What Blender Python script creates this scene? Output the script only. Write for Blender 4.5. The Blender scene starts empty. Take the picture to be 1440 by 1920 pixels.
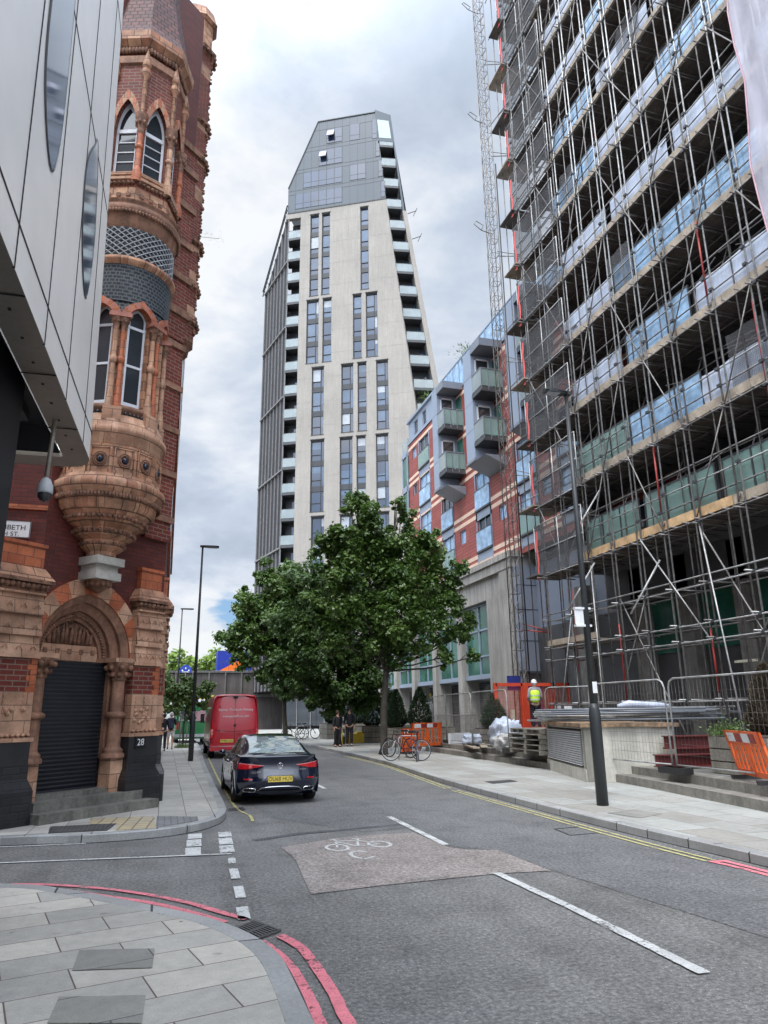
import bpy, math, random
from mathutils import Vector, Matrix, noise
R_ = math.radians
sc = bpy.context.scene
COL = sc.collection
random.seed(7)

# ------------------------------------------------------------------ camera, sky, sun, exposure
PITCH, ROLL, YAW, EYE = R_(15.7), R_(0.775), R_(16.75), 1.75
cam_d = bpy.data.cameras.new('camera'); cam = bpy.data.objects.new('camera', cam_d); COL.objects.link(cam)
fw = Vector((math.sin(YAW)*math.cos(PITCH), math.cos(YAW)*math.cos(PITCH), math.sin(PITCH)))
rt = Vector((math.cos(YAW), -math.sin(YAW), 0)); up = rt.cross(fw)
r2 = rt*math.cos(ROLL) - up*math.sin(ROLL); u2 = rt*math.sin(ROLL) + up*math.cos(ROLL)
cam.matrix_world = Matrix(((r2.x, u2.x, -fw.x, 0), (r2.y, u2.y, -fw.y, 0), (r2.z, u2.z, -fw.z, EYE), (0, 0, 0, 1)))
cam_d.sensor_fit = 'VERTICAL'; cam_d.sensor_height = 24.0; cam_d.lens = 24.0*1330/1920
cam_d.clip_start = 0.05; cam_d.clip_end = 3000
sc.camera = cam

SUN_EL, SUN_AZ = 64, 215        # degrees; azimuth measured from +Y towards +X: the sun stands behind the camera, high
sun_d = bpy.data.lights.new('sun', 'SUN'); sun = bpy.data.objects.new('sun', sun_d); COL.objects.link(sun)
sun_d.energy = 1.5; sun_d.angle = R_(14); sun_d.color = (1.0, .95, .88)
sv = Vector((math.sin(R_(SUN_AZ))*math.cos(R_(SUN_EL)), math.cos(R_(SUN_AZ))*math.cos(R_(SUN_EL)), math.sin(R_(SUN_EL))))
sun.rotation_euler = sv.to_track_quat('Z', 'Y').to_euler(); sun.location = sv*100

world = bpy.data.worlds.new('World'); sc.world = world; world.use_nodes = True
wn, wl = world.node_tree.nodes, world.node_tree.links
wn.clear()
def N(t, **k):
    n = wn.new(t)
    for a, b in k.items(): setattr(n, a, b)
    return n
out = N('ShaderNodeOutputWorld'); bg = N('ShaderNodeBackground'); bg.inputs[1].default_value = 0.1
sky = N('ShaderNodeTexSky', sky_type='NISHITA'); sky.sun_disc = False
sky.sun_elevation = R_(SUN_EL); sky.sun_rotation = R_(SUN_AZ); sky.air_density = 1.0; sky.dust_density = 1.0
tc = N('ShaderNodeTexCoord'); sep = N('ShaderNodeSeparateXYZ'); wl.new(tc.outputs['Generated'], sep.inputs[0])
def wmath(op, a, b=None, c=None):
    n = N('ShaderNodeMath', operation=op)
    for i, x in enumerate((a, b, c)):
        if x is None: continue
        if isinstance(x, (int, float)): n.inputs[i].default_value = x
        else: wl.new(x, n.inputs[i])
    return n.outputs[0]
zc = wmath('MAXIMUM', sep.outputs[2], 0.0)
den = wmath('ADD', zc, 0.32)
cx = wmath('DIVIDE', sep.outputs[0], den); cy = wmath('DIVIDE', sep.outputs[1], den)
comb = N('ShaderNodeCombineXYZ'); wl.new(cx, comb.inputs[0]); wl.new(cy, comb.inputs[1]); wl.new(zc, comb.inputs[2])
def wnoise(scale, detail, rough, off, dist=0.0):
    mp = N('ShaderNodeMapping'); mp.inputs['Location'].default_value = off; wl.new(comb.outputs[0], mp.inputs[0])
    n = N('ShaderNodeTexNoise'); n.inputs['Scale'].default_value = scale; n.inputs['Detail'].default_value = detail
    n.inputs['Roughness'].default_value = rough; n.inputs['Distortion'].default_value = dist
    wl.new(mp.outputs[0], n.inputs['Vector']); return n.outputs[0]
n1 = wnoise(2.6, 8, .58, (3.1, 1.7, 0), .35); n2 = wnoise(5.2, 6, .58, (7.3, 2.2, 1), .3); n3 = wnoise(1.0, 3, .5, (11.4, 5.0, 0))
mixn = wmath('MULTIPLY_ADD', n2, 0.32, wmath('MULTIPLY', n1, 0.68))
rmp = N('ShaderNodeValToRGB'); wl.new(mixn, rmp.inputs[0])
e = rmp.color_ramp.elements
e[0].position = .36; e[0].color = (.43, .50, .61, 1); e[1].position = .62; e[1].color = (.82, .845, .88, 1)
x = e.new(.45); x.color = (.52, .59, .70, 1); x = e.new(.53); x.color = (.66, .71, .79, 1)
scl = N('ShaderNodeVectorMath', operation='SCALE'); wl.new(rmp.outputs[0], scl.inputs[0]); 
# added glow in unseen clouds behind the camera, round the sun, brightens the street
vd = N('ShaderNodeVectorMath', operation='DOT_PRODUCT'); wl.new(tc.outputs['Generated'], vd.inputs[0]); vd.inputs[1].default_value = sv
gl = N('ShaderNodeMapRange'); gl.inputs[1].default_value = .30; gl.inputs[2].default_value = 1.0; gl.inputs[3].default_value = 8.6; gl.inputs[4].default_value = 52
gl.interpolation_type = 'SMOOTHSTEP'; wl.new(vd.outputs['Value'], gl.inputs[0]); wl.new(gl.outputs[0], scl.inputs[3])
# gaps of blue low over the horizon and a few thin ones higher
gz = N('ShaderNodeMapRange'); gz.inputs[1].default_value = .10; gz.inputs[2].default_value = .22; gz.inputs[3].default_value = .045; gz.inputs[4].default_value = 0.; wl.new(zc, gz.inputs[0])
gap = wmath('ADD', n3, gz.outputs[0])
gm0 = N('ShaderNodeMapRange'); gm0.inputs[1].default_value = .72; gm0.inputs[2].default_value = .80; wl.new(gap, gm0.inputs[0])
def lobe(az, el, r0, r1):
    v = (math.sin(R_(az))*math.cos(R_(el)), math.cos(R_(az))*math.cos(R_(el)), math.sin(R_(el)))
    d = N('ShaderNodeVectorMath', operation='DISTANCE'); wl.new(tc.outputs['Generated'], d.inputs[0]); d.inputs[1].default_value = v
    nz = wmath('MULTIPLY_ADD', n2, .16, wmath('SUBTRACT', d.outputs['Value'], .08)); mr = N('ShaderNodeMapRange', interpolation_type='SMOOTHSTEP')
    mr.inputs[1].default_value = r0; mr.inputs[2].default_value = r1; mr.inputs[3].default_value = 1; mr.inputs[4].default_value = 0; wl.new(nz, mr.inputs[0]); return mr.outputs[0]
blue1 = lobe(4.6, 7.4, .018, .05); gm = N('ShaderNodeMath', operation='MAXIMUM'); wl.new(gm0.outputs[0], gm.inputs[0]); wl.new(blue1, gm.inputs[1])
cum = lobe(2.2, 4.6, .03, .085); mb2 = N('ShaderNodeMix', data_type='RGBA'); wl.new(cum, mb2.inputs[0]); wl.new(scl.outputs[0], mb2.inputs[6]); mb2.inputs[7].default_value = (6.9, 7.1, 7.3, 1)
bl = N('ShaderNodeMix', data_type='RGBA'); bl.inputs[0].default_value = .6; wl.new(sky.outputs[0], bl.inputs[6]); bl.inputs[7].default_value = (2.0, 3.8, 6.4, 1)
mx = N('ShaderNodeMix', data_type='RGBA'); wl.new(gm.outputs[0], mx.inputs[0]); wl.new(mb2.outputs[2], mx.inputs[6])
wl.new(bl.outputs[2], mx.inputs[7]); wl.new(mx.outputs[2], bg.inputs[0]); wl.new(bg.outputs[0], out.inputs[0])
vs = sc.view_settings; vs.view_transform = 'Standard'; vs.look = 'None'; vs.gamma = 1; vs.exposure = 0.42; vs.use_curve_mapping = False
try:
    sc.cycles.max_bounces = 6; sc.cycles.transparent_max_bounces = 16; sc.cycles.use_denoising = True
    sc.cycles.sample_clamp_indirect = 4
except Exception: pass

# ------------------------------------------------------------------ materials
def _mat(name):
    m = bpy.data.materials.new(name); m.use_nodes = True
    nt = m.node_tree; return m, nt.nodes, nt.links, nt.nodes['Principled BSDF']
def tex_coord(nd, lk, space, scale=(1, 1, 1), rot=(0, 0, 0)):
    t = nd.new('ShaderNodeTexCoord'); mp = nd.new('ShaderNodeMapping')
    lk.new(t.outputs[space], mp.inputs[0]); mp.inputs['Scale'].default_value = scale; mp.inputs['Rotation'].default_value = rot
    return mp.outputs[0]
def noise_n(nd, lk, vec, scale, detail=4, rough=.55):
    n = nd.new('ShaderNodeTexNoise'); n.inputs['Scale'].default_value = scale; n.inputs['Detail'].default_value = detail
    n.inputs['Roughness'].default_value = rough; lk.new(vec, n.inputs['Vector']); return n.outputs[0]
def ramp(nd, lk, fac, stops):
    r = nd.new('ShaderNodeValToRGB'); lk.new(fac, r.inputs[0]); e = r.color_ramp.elements
    e[0].position, e[0].color = stops[0][0], (*stops[0][1], 1); e[1].position, e[1].color = stops[-1][0], (*stops[-1][1], 1)
    for p, c in stops[1:-1]: q = e.new(p); q.color = (*c, 1)
    return r.outputs[0]
def mixc(nd, lk, fac, a, b, mode='MIX'):
    m = nd.new('ShaderNodeMix'); m.data_type = 'RGBA'; m.blend_type = mode
    for i, v in ((0, fac), (6, a), (7, b)):
        if isinstance(v, (int, float)): m.inputs[i].default_value = v
        elif isinstance(v, tuple): m.inputs[i].default_value = (*v, 1)
        else: lk.new(v, m.inputs[i])
    return m.outputs[2]
def sc_(c, k): return tuple(min(1, x*k) for x in c)
def bump_n(nd, lk, bs, h, strength, dist=.01):
    b = nd.new('ShaderNodeBump'); b.inputs['Strength'].default_value = strength; b.inputs['Distance'].default_value = dist
    lk.new(h, b.inputs['Height']); lk.new(b.outputs[0], bs.inputs['Normal'])
def pbr(name, col, rough=.6, metal=0., var=.14, scale=2.5, fine=22, bump=.0, streak=0., spec=.5, coat=0.):
    m, nd, lk, bs = _mat(name); v = tex_coord(nd, lk, 'Object')
    n1 = noise_n(nd, lk, v, scale, 5); n2 = noise_n(nd, lk, v, fine, 3)
    c = ramp(nd, lk, n1, [(.3, sc_(col, 1-var)), (.7, sc_(col, 1+var))])
    d = ramp(nd, lk, n2, [(.3, (1-var*.7,)*3), (.7, (1+var*.3,)*3)])
    c = mixc(nd, lk, 1.0, c, d, 'MULTIPLY')
    if streak:
        vs_ = tex_coord(nd, lk, 'Object', (4, 4, .25)); s = noise_n(nd, lk, vs_, 1.6, 6, .6)
        s = ramp(nd, lk, s, [(.42, (1-streak,)*3), (.6, (1, 1, 1))]); c = mixc(nd, lk, 1.0, c, s, 'MULTIPLY')
    lk.new(c, bs.inputs['Base Color']); bs.inputs['Roughness'].default_value = rough; bs.inputs['Metallic'].default_value = metal
    bs.inputs['Specular IOR Level'].default_value = spec
    if coat: bs.inputs['Coat Weight'].default_value = coat; bs.inputs['Coat Roughness'].default_value = .04
    if bump: bump_n(nd, lk, bs, n2, bump)
    return m
def brick(name, c1, c2, mortar, bw=.225, bh=.075, mo=.010, rough=.75, bump=.5, var=.25, offset=.5, spec=.4, big=1.1):
    m, nd, lk, bs = _mat(name); v = tex_coord(nd, lk, 'UV')
    b = nd.new('ShaderNodeTexBrick'); lk.new(v, b.inputs['Vector']); b.offset = offset
    b.inputs['Color1'].default_value = (*c1, 1); b.inputs['Color2'].default_value = (*c2, 1); b.inputs['Mortar'].default_value = (*mortar, 1)
    b.inputs['Scale'].default_value = 1; b.inputs['Mortar Size'].default_value = mo; b.inputs['Mortar Smooth'].default_value = .2
    b.inputs['Brick Width'].default_value = bw; b.inputs['Row Height'].default_value = bh; b.inputs['Bias'].default_value = -.1
    o = tex_coord(nd, lk, 'Object'); n1 = noise_n(nd, lk, o, big, 6, .6)
    d = ramp(nd, lk, n1, [(.32, (1-var,)*3), (.68, (1+var*.4,)*3)])
    n2 = noise_n(nd, lk, o, 35, 3); d2 = ramp(nd, lk, n2, [(.3, (.85,)*3), (.7, (1.08,)*3)])
    c = mixc(nd, lk, 1., mixc(nd, lk, 1., b.outputs[0], d, 'MULTIPLY'), d2, 'MULTIPLY'); lk.new(c, bs.inputs['Base Color'])
    bs.inputs['Roughness'].default_value = rough; bs.inputs['Specular IOR Level'].default_value = spec
    inv = nd.new('ShaderNodeMath'); inv.operation = 'SUBTRACT'; inv.inputs[0].default_value = 1; lk.new(b.outputs[1], inv.inputs[1])
    bump_n(nd, lk, bs, inv.outputs[0], bump, .006)
    return m
def asphalt(name, lo, hi, spk, patch=.16, sc1=.5, tint=None):
    m, nd, lk, bs = _mat(name); o = tex_coord(nd, lk, 'Object')
    a = noise_n(nd, lk, o, sc1, 6, .62); c = ramp(nd, lk, a, [(.3, lo), (.7, hi)])
    f = noise_n(nd, lk, o, 26, 5, .85); c = mixc(nd, lk, 1., c, ramp(nd, lk, f, [(.36, (.45,)*3), (.5, (.95,)*3), (.64, (1.75,)*3)]), 'MULTIPLY')
    vo = nd.new('ShaderNodeTexVoronoi'); vo.inputs['Scale'].default_value = 38; lk.new(o, vo.inputs['Vector'])
    s1 = ramp(nd, lk, vo.outputs['Distance'], [(.08, (1, 1, 1)), (.22, (0, 0, 0))])
    vr = nd.new('ShaderNodeSeparateColor'); lk.new(vo.outputs['Color'], vr.inputs[0])
    s2 = ramp(nd, lk, vr.outputs[0], [(.5, (0, 0, 0)), (.9, (1, 1, 1))])
    s = mixc(nd, lk, 1., s1, s2, 'MULTIPLY'); c = mixc(nd, lk, s, c, spk)
    bl_ = noise_n(nd, lk, o, 1.7, 6, .7); c = mixc(nd, lk, 1., c, ramp(nd, lk, bl_, [(.36, (.80,)*3), (.5, (1.,)*3), (.7, (1.07,)*3)]), 'MULTIPLY')
    st = noise_n(nd, lk, tex_coord(nd, lk, 'Object', (.9, .05, 1)), 2.2, 5, .6); c = mixc(nd, lk, 1., c, ramp(nd, lk, st, [(.35, (1-patch,)*3), (.65, (1+patch*.5,)*3)]), 'MULTIPLY')
    cr = nd.new('ShaderNodeTexVoronoi'); cr.feature = 'DISTANCE_TO_EDGE'; cr.inputs['Scale'].default_value = .33
    wv = nd.new('ShaderNodeVectorMath'); wv.operation = 'ADD'; wn_ = nd.new('ShaderNodeTexNoise'); wn_.inputs['Scale'].default_value = 1.5; wn_.inputs['Detail'].default_value = 5
    lk.new(o, wn_.inputs['Vector']); lk.new(o, wv.inputs[0]); lk.new(wn_.outputs['Color'], wv.inputs[1]); lk.new(wv.outputs[0], cr.inputs['Vector'])
    ck = ramp(nd, lk, cr.outputs['Distance'], [(.0, (.80,)*3), (.004, (1,)*3)]); c = mixc(nd, lk, 1., c, ck, 'MULTIPLY')
    lk.new(c, bs.inputs['Base Color']); bs.inputs['Roughness'].default_value = .82; bs.inputs['Specular IOR Level'].default_value = .35
    bump_n(nd, lk, bs, f, .55, .006)
    return m
def paving(name, c1, c2, mortar, w, h, rot=0., mo=.007, big=.8, offset=.5):
    m, nd, lk, bs = _mat(name); v = tex_coord(nd, lk, 'Object', rot=(0, 0, rot))
    b = nd.new('ShaderNodeTexBrick'); lk.new(v, b.inputs['Vector']); b.offset = offset
    b.inputs['Color1'].default_value = (*c1, 1); b.inputs['Color2'].default_value = (*c2, 1); b.inputs['Mortar'].default_value = (*mortar, 1)
    b.inputs['Scale'].default_value = 1; b.inputs['Mortar Size'].default_value = mo; b.inputs['Mortar Smooth'].default_value = .3
    b.inputs['Brick Width'].default_value = w; b.inputs['Row Height'].default_value = h
    o = tex_coord(nd, lk, 'Object'); n1 = noise_n(nd, lk, o, big, 6, .65); n2 = noise_n(nd, lk, o, 9, 5, .65); n3 = noise_n(nd, lk, o, 90, 2)
    c = mixc(nd, lk, 1., b.outputs[0], ramp(nd, lk, n1, [(.3, (.82,)*3), (.7, (1.1,)*3)]), 'MULTIPLY')
    c = mixc(nd, lk, 1., c, ramp(nd, lk, n2, [(.3, (.88,)*3), (.7, (1.07,)*3)]), 'MULTIPLY')
    c = mixc(nd, lk, 1., c, ramp(nd, lk, n3, [(.3, (.88,)*3), (.7, (1.08,)*3)]), 'MULTIPLY')
    gv = nd.new('ShaderNodeTexVoronoi'); gv.inputs['Scale'].default_value = 4.2; lk.new(o, gv.inputs['Vector']); gs = nd.new('ShaderNodeSeparateColor'); lk.new(gv.outputs['Color'], gs.inputs[0])
    g1 = ramp(nd, lk, gv.outputs['Distance'], [(.055, (1, 1, 1)), (.075, (0, 0, 0))]); g2 = ramp(nd, lk, gs.outputs[0], [(.55, (0, 0, 0)), (.6, (1, 1, 1))])
    c = mixc(nd, lk, mixc(nd, lk, 1., g1, g2, 'MULTIPLY'), c, (.13, .125, .12))
    sp = noise_n(nd, lk, o, 6.5, 2, .4); c = mixc(nd, lk, 1., c, ramp(nd, lk, sp, [(.70, (1,)*3), (.75, (.72,)*3)]), 'MULTIPLY')
    lk.new(c, bs.inputs['Base Color']); bs.inputs['Roughness'].default_value = .8
    inv = nd.new('ShaderNodeMath'); inv.operation = 'SUBTRACT'; inv.inputs[0].default_value = 1; lk.new(b.outputs[1], inv.inputs[1])
    bump_n(nd, lk, bs, inv.outputs[0], .5, .006)
    return m
def paint(name, col, wear=.5, under=(.08, .08, .082)):
    m, nd, lk, bs = _mat(name); o = tex_coord(nd, lk, 'Object'); n = noise_n(nd, lk, o, 28, 5, .7); n2 = noise_n(nd, lk, o, 3, 4)
    a = nd.new('ShaderNodeMath'); a.operation = 'ADD'; lk.new(n, a.inputs[0])
    b = nd.new('ShaderNodeMath'); b.operation = 'MULTIPLY'; lk.new(n2, b.inputs[0]); b.inputs[1].default_value = .5; lk.new(b.outputs[0], a.inputs[1])
    f = ramp(nd, lk, a.outputs[0], [(1.0-wear, (0, 0, 0)), (1.1-wear, (1, 1, 1))])
    iv = nd.new('ShaderNodeMath'); iv.operation = 'SUBTRACT'; iv.inputs[0].default_value = 1; lk.new(f, iv.inputs[1]); lk.new(iv.outputs[0], bs.inputs['Alpha'])
    g_ = noise_n(nd, lk, o, 7, 5, .6); g2 = noise_n(nd, lk, o, 70, 3, .7)
    c = mixc(nd, lk, 1., ramp(nd, lk, g_, [(.3, sc_(col, .74)), (.65, col)]), ramp(nd, lk, g2, [(.35, (.75,)*3), (.6, (1.05,)*3)]), 'MULTIPLY'); lk.new(c, bs.inputs['Base Color']); bs.inputs['Roughness'].default_value = .8
    return m
def glassy(name, col, rough=.05, metal=0., spec=.8, var=.2, scale=.6):
    m = pbr(name, col, rough, metal, var, scale, 3, spec=spec); return m
def see_glass(name, col=(.55, .75, .72), alpha=.35, rough=.03):
    m, nd, lk, bs = _mat(name); bs.inputs['Base Color'].default_value = (*col, 1); bs.inputs['Roughness'].default_value = rough
    o = tex_coord(nd, lk, 'Object'); n = noise_n(nd, lk, o, .9, 3); r = ramp(nd, lk, n, [(.3, sc_(col, .85)), (.7, sc_(col, 1.1))]); lk.new(r, bs.inputs['Base Color'])
    bs.inputs['Alpha'].default_value = alpha; bs.inputs['Specular IOR Level'].default_value = 1.0
    return m
def net_mat(name, col, alpha, cell=.06, fold=.4):
    m, nd, lk, bs = _mat(name); v = tex_coord(nd, lk, 'UV')
    o = tex_coord(nd, lk, 'Object', (1, 1, .25)); n = noise_n(nd, lk, o, 1.3, 5); c = ramp(nd, lk, n, [(.3, sc_(col, .75)), (.7, sc_(col, 1.15))])
    lk.new(c, bs.inputs['Base Color']); bs.inputs['Roughness'].default_value = .85
    br = nd.new('ShaderNodeTexBrick'); lk.new(v, br.inputs['Vector']); br.offset = 0; br.inputs['Scale'].default_value = 1
    br.inputs['Brick Width'].default_value = cell; br.inputs['Row Height'].default_value = cell; br.inputs['Mortar Size'].default_value = cell*.17
    ad = nd.new('ShaderNodeMath'); ad.operation = 'MULTIPLY_ADD'; lk.new(br.outputs[1], ad.inputs[0]); ad.inputs[1].default_value = .35; ad.inputs[2].default_value = alpha
    ad.use_clamp = True
    fo = nd.new('ShaderNodeMath'); fo.operation = 'MULTIPLY_ADD'; lk.new(n, fo.inputs[0]); fo.inputs[1].default_value = fold; lk.new(ad.outputs[0], fo.inputs[2]); fo.use_clamp = True
    lk.new(fo.outputs[0], bs.inputs['Alpha']); return m
def leafy(name, cols, rough=.5, trans=.25, big=.9):
    m, nd, lk, bs = _mat(name); o = tex_coord(nd, lk, 'Object'); n = noise_n(nd, lk, o, 11, 2, .6); n2 = noise_n(nd, lk, o, big, 3)
    a = nd.new('ShaderNodeMath'); a.operation = 'MULTIPLY_ADD'; lk.new(n, a.inputs[0]); a.inputs[1].default_value = .6
    b = nd.new('ShaderNodeMath'); b.operation = 'MULTIPLY'; lk.new(n2, b.inputs[0]); b.inputs[1].default_value = .4; lk.new(b.outputs[0], a.inputs[2])
    c = ramp(nd, lk, a.outputs[0], [(.33, cols[0]), (.5, cols[1]), (.66, cols[2])]); lk.new(c, bs.inputs['Base Color'])
    bs.inputs['Roughness'].default_value = rough
    tr = nd.new('ShaderNodeBsdfTranslucent'); lk.new(c, tr.inputs[0]); mxs = nd.new('ShaderNodeMixShader'); mxs.inputs[0].default_value = trans
    ou = nd['Material Output'] if 'Material Output' in nd else None
    for q in nd:
        if q.type == 'OUTPUT_MATERIAL': ou = q
    lk.new(bs.outputs[0], mxs.inputs[1]); lk.new(tr.outputs[0], mxs.inputs[2]); lk.new(mxs.outputs[0], ou.inputs[0])
    return m

# ------------------------------------------------------------------ mesh builder
ZW = [None]          # optional remapping of heights while one building stage is made
class MB:
    def __init__(s, f=None): s.v = []; s.f = []; s.mi = []; s.sm = []; s.map = f; s.cur = 0
    def pt(s, p):
        p = Vector(p)
        if s.map: p = Vector(s.map(p))
        if ZW[0]: p.z = ZW[0](p.z)
        s.v.append(p); return len(s.v)-1
    def face(s, idx, smooth=False): s.f.append(idx); s.mi.append(s.cur); s.sm.append(smooth)
    def poly(s, pts, smooth=False): s.face([s.pt(p) for p in pts], smooth)
    def box(s, a, b):
        (x0, y0, z0), (x1, y1, z1) = a, b
        x0, x1 = sorted((x0, x1)); y0, y1 = sorted((y0, y1)); z0, z1 = sorted((z0, z1))
        i = [s.pt(p) for p in ((x0, y0, z0), (x1, y0, z0), (x1, y1, z0), (x0, y1, z0), (x0, y0, z1), (x1, y0, z1), (x1, y1, z1), (x0, y1, z1))]
        for q in ((3, 2, 1, 0), (4, 5, 6, 7), (0, 1, 5, 4), (1, 2, 6, 5), (2, 3, 7, 6), (3, 0, 4, 7)): s.face([i[k] for k in q])
        return s
    def obox(s, c, ax, ay, az):            # centre and three half-axes
        c, ax, ay, az = map(Vector, (c, ax, ay, az)); i = []
        for sz in (-1, 1):
            for sx, sy in ((-1, -1), (1, -1), (1, 1), (-1, 1)): i.append(s.pt(c+ax*sx+ay*sy+az*sz))
        for q in ((3, 2, 1, 0), (4, 5, 6, 7), (0, 1, 5, 4), (1, 2, 6, 5), (2, 3, 7, 6), (3, 0, 4, 7)): s.face([i[k] for k in q])
        return s
    def region(s, pts):        # flat outline, cut into clean triangles
        from mathutils.geometry import tessellate_polygon
        P = [Vector(p) for p in pts]; i = [s.pt(p) for p in P]
        for t in tessellate_polygon([P]):
            a, b, c = (P[k] for k in t)
            if (b-a).cross(c-a).z < 0: t = t[::-1]
            s.face([i[k] for k in t])
        return s
    def prism(s, poly, z0, z1, caps=True, smooth=False, scale1=1., c=None):     # plan polygon up z
        n = len(poly)
        if c is None: c = (sum(p[0] for p in poly)/n, sum(p[1] for p in poly)/n)
        a = [s.pt((p[0], p[1], z0)) for p in poly]; b = [s.pt((c[0]+(p[0]-c[0])*scale1, c[1]+(p[1]-c[1])*scale1, z1)) for p in poly]
        for k in range(n): s.face([a[k], a[(k+1) % n], b[(k+1) % n], b[k]], smooth)
        if caps: s.face(a[::-1]); s.face(b)
        return s
    def bar(s, p, q, w, h=None):
        p, q = Vector(p), Vector(q); h = h or w; d = (q-p); L = d.length
        if L < 1e-6: return s
        d.normalize(); u = d.cross(Vector((0, 0, 1)));
        if u.length < 1e-3: u = Vector((1, 0, 0))
        u.normalize(); w_ = u.cross(d)
        return s.obox((p+q)/2, d*L/2, u*w/2, w_*h/2)
    def tube(s, p, q, r, n=6, r1=None, caps=True):
        return s.path([p, q], r, n, r1, caps)
    def path(s, pts, r, n=6, r1=None, caps=True):
        pts = [Vector(p) for p in pts]; rings = []
        prev = None
        for k, p in enumerate(pts):
            if k == 0: d = pts[1]-p
            elif k == len(pts)-1: d = p-pts[k-1]
            else: d = (pts[k+1]-p).normalized()+(p-pts[k-1]).normalized()
            d.normalize()
            if prev is None:
                u = d.cross(Vector((0, 0, 1)))
                if u.length < 1e-3: u = d.cross(Vector((0, 1, 0)))
            else: u = prev-d*prev.dot(d)
            u.normalize(); prev = u; w = d.cross(u)
            rr = r if not isinstance(r, (list, tuple)) else r[k]
            if r1 is not None and not isinstance(r, (list, tuple)): rr = r+(r1-r)*k/(len(pts)-1)
            rings.append([s.pt(p+(u*math.cos(2*math.pi*j/n)+w*math.sin(2*math.pi*j/n))*rr) for j in range(n)])
        for a, b in zip(rings, rings[1:]):
            for j in range(n): s.face([a[j], a[(j+1) % n], b[(j+1) % n], b[j]], True)
        if caps: s.face(rings[0][::-1]); s.face(rings[-1])
        return s
    def lathe(s, prof, c=(0, 0), n=24, a0=0., a1=2*math.pi, smooth=True, caps=False):   # profile of (radius, z)
        full = abs(a1-a0-2*math.pi) < 1e-6; m = n if full else n+1; rings = []
        for r, z in prof: rings.append([s.pt((c[0]+r*math.cos(a0+(a1-a0)*j/n), c[1]+r*math.sin(a0+(a1-a0)*j/n), z)) for j in range(m)])
        for a, b in zip(rings, rings[1:]):
            for j in range(n): s.face([a[j], a[(j+1) % m], b[(j+1) % m], b[j]], smooth)
        if caps: s.face(rings[0][::-1]); s.face(rings[-1])
        return s
    def ball(s, c, r, n=8, m=6, sz=1.):
        c = Vector(c); s0 = [( r*math.sin(math.pi*k/m), r*sz*-math.cos(math.pi*k/m)) for k in range(m+1)]
        rings = [[s.pt((c.x+max(a, 1e-4)*math.cos(2*math.pi*j/n), c.y+max(a, 1e-4)*math.sin(2*math.pi*j/n), c.z+b)) for j in range(n)] for a, b in s0]
        for a, b in zip(rings, rings[1:]):
            for j in range(n): s.face([a[j], a[(j+1) % n], b[(j+1) % n], b[j]], True)
        return s
    def grid(s, rows, smooth=True, closed=False):
        idx = [[s.pt(p) for p in r] for r in rows]
        for a, b in zip(idx, idx[1:]):
            n = len(a)
            for j in range(n if closed else n-1): s.face([a[j], a[(j+1) % n], b[(j+1) % n], b[j]], smooth)
        return s
    def build(s, name, mat, parent=None, label=None):
        me = bpy.data.meshes.new(name); me.from_pydata([tuple(v) for v in s.v], [], s.f)
        mats = mat if isinstance(mat, (list, tuple)) else [mat]
        for m in mats: me.materials.append(m)
        me.polygons.foreach_set('material_index', s.mi); me.polygons.foreach_set('use_smooth', s.sm)
        uv = me.uv_layers.new(name='UVMap'); data = [0.]*(2*len(me.loops)); V = s.v
        for p in me.polygons:
            nx, ny, nz = p.normal; h = math.hypot(nx, ny)
            if h < .5: tx, ty = 1., 0.; flat = True
            else: tx, ty = -ny/h, nx/h; flat = False
            for li in p.loop_indices:
                v = V[me.loops[li].vertex_index]
                if flat: data[2*li], data[2*li+1] = v.x, v.y
                else: data[2*li], data[2*li+1] = v.x*tx+v.y*ty, v.z
        uv.data.foreach_set('uv', data)
        me.update()
        o = bpy.data.objects.new(name, me); COL.objects.link(o)
        if parent is not None: attach(o, parent)
        if label: o['label'] = label
        return o
def world_loc(o):
    v = Vector((0, 0, 0))
    while o is not None:
        v += o.location if o.parent is None or o.matrix_parent_inverse == Matrix() else Vector((0, 0, 0)); o = o.parent
    return v
def attach(o, parent):          # o was built in world coordinates: keep it where it is
    o.parent = parent
    top = parent
    while top.parent is not None: top = top.parent
    if parent.parent is None: o.matrix_parent_inverse = Matrix.Translation(-Vector(parent.location))
    return o
def tag(o, label, cat, group=None, kind=None):
    if label: o['label'] = label
    if cat: o['category'] = cat
    if group: o['group'] = group
    if kind: o['kind'] = kind
    return o
def thing(name, loc, label, cat, group=None):
    o = bpy.data.objects.new(name, None); COL.objects.link(o); o.location = loc; o.empty_display_size = .2
    return tag(o, label, cat, group)
def struct(o, label=None, cat=None):
    o['kind'] = 'structure'
    if label: o['label'] = label
    if cat: o['category'] = cat
    return o
def copy_tree(o, parent=None):
    c = o.copy(); COL.objects.link(c)
    if parent is not None: c.parent = parent
    for ch in list(o.children): copy_tree(ch, c)
    return c
def frame(o, ux, uy=None):        # local (s, z, off) frame on a vertical wall: s along ux, off along its normal
    o = Vector(o); ux = Vector(ux).normalized(); n = Vector((ux.y, -ux.x, 0))
    return lambda p: o+ux*p[0]+n*p[2]+Vector((0, 0, p[1]))
def arch(cx, w, zs, h, z0, n=8):   # pointed arch outline, bottom-left to bottom-right
    r = (w*w+h*h)/(2*w); a1 = math.asin(min(1, h/r)); L = [(cx-w, z0), (cx-w, zs)]
    for k in range(1, n+1): a = a1*k/n; L.append((cx-w+r-r*math.cos(a), zs+r*math.sin(a)))
    Rr = [(2*cx-x, z) for x, z in L[:-1]][::-1]
    return L+Rr
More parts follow.
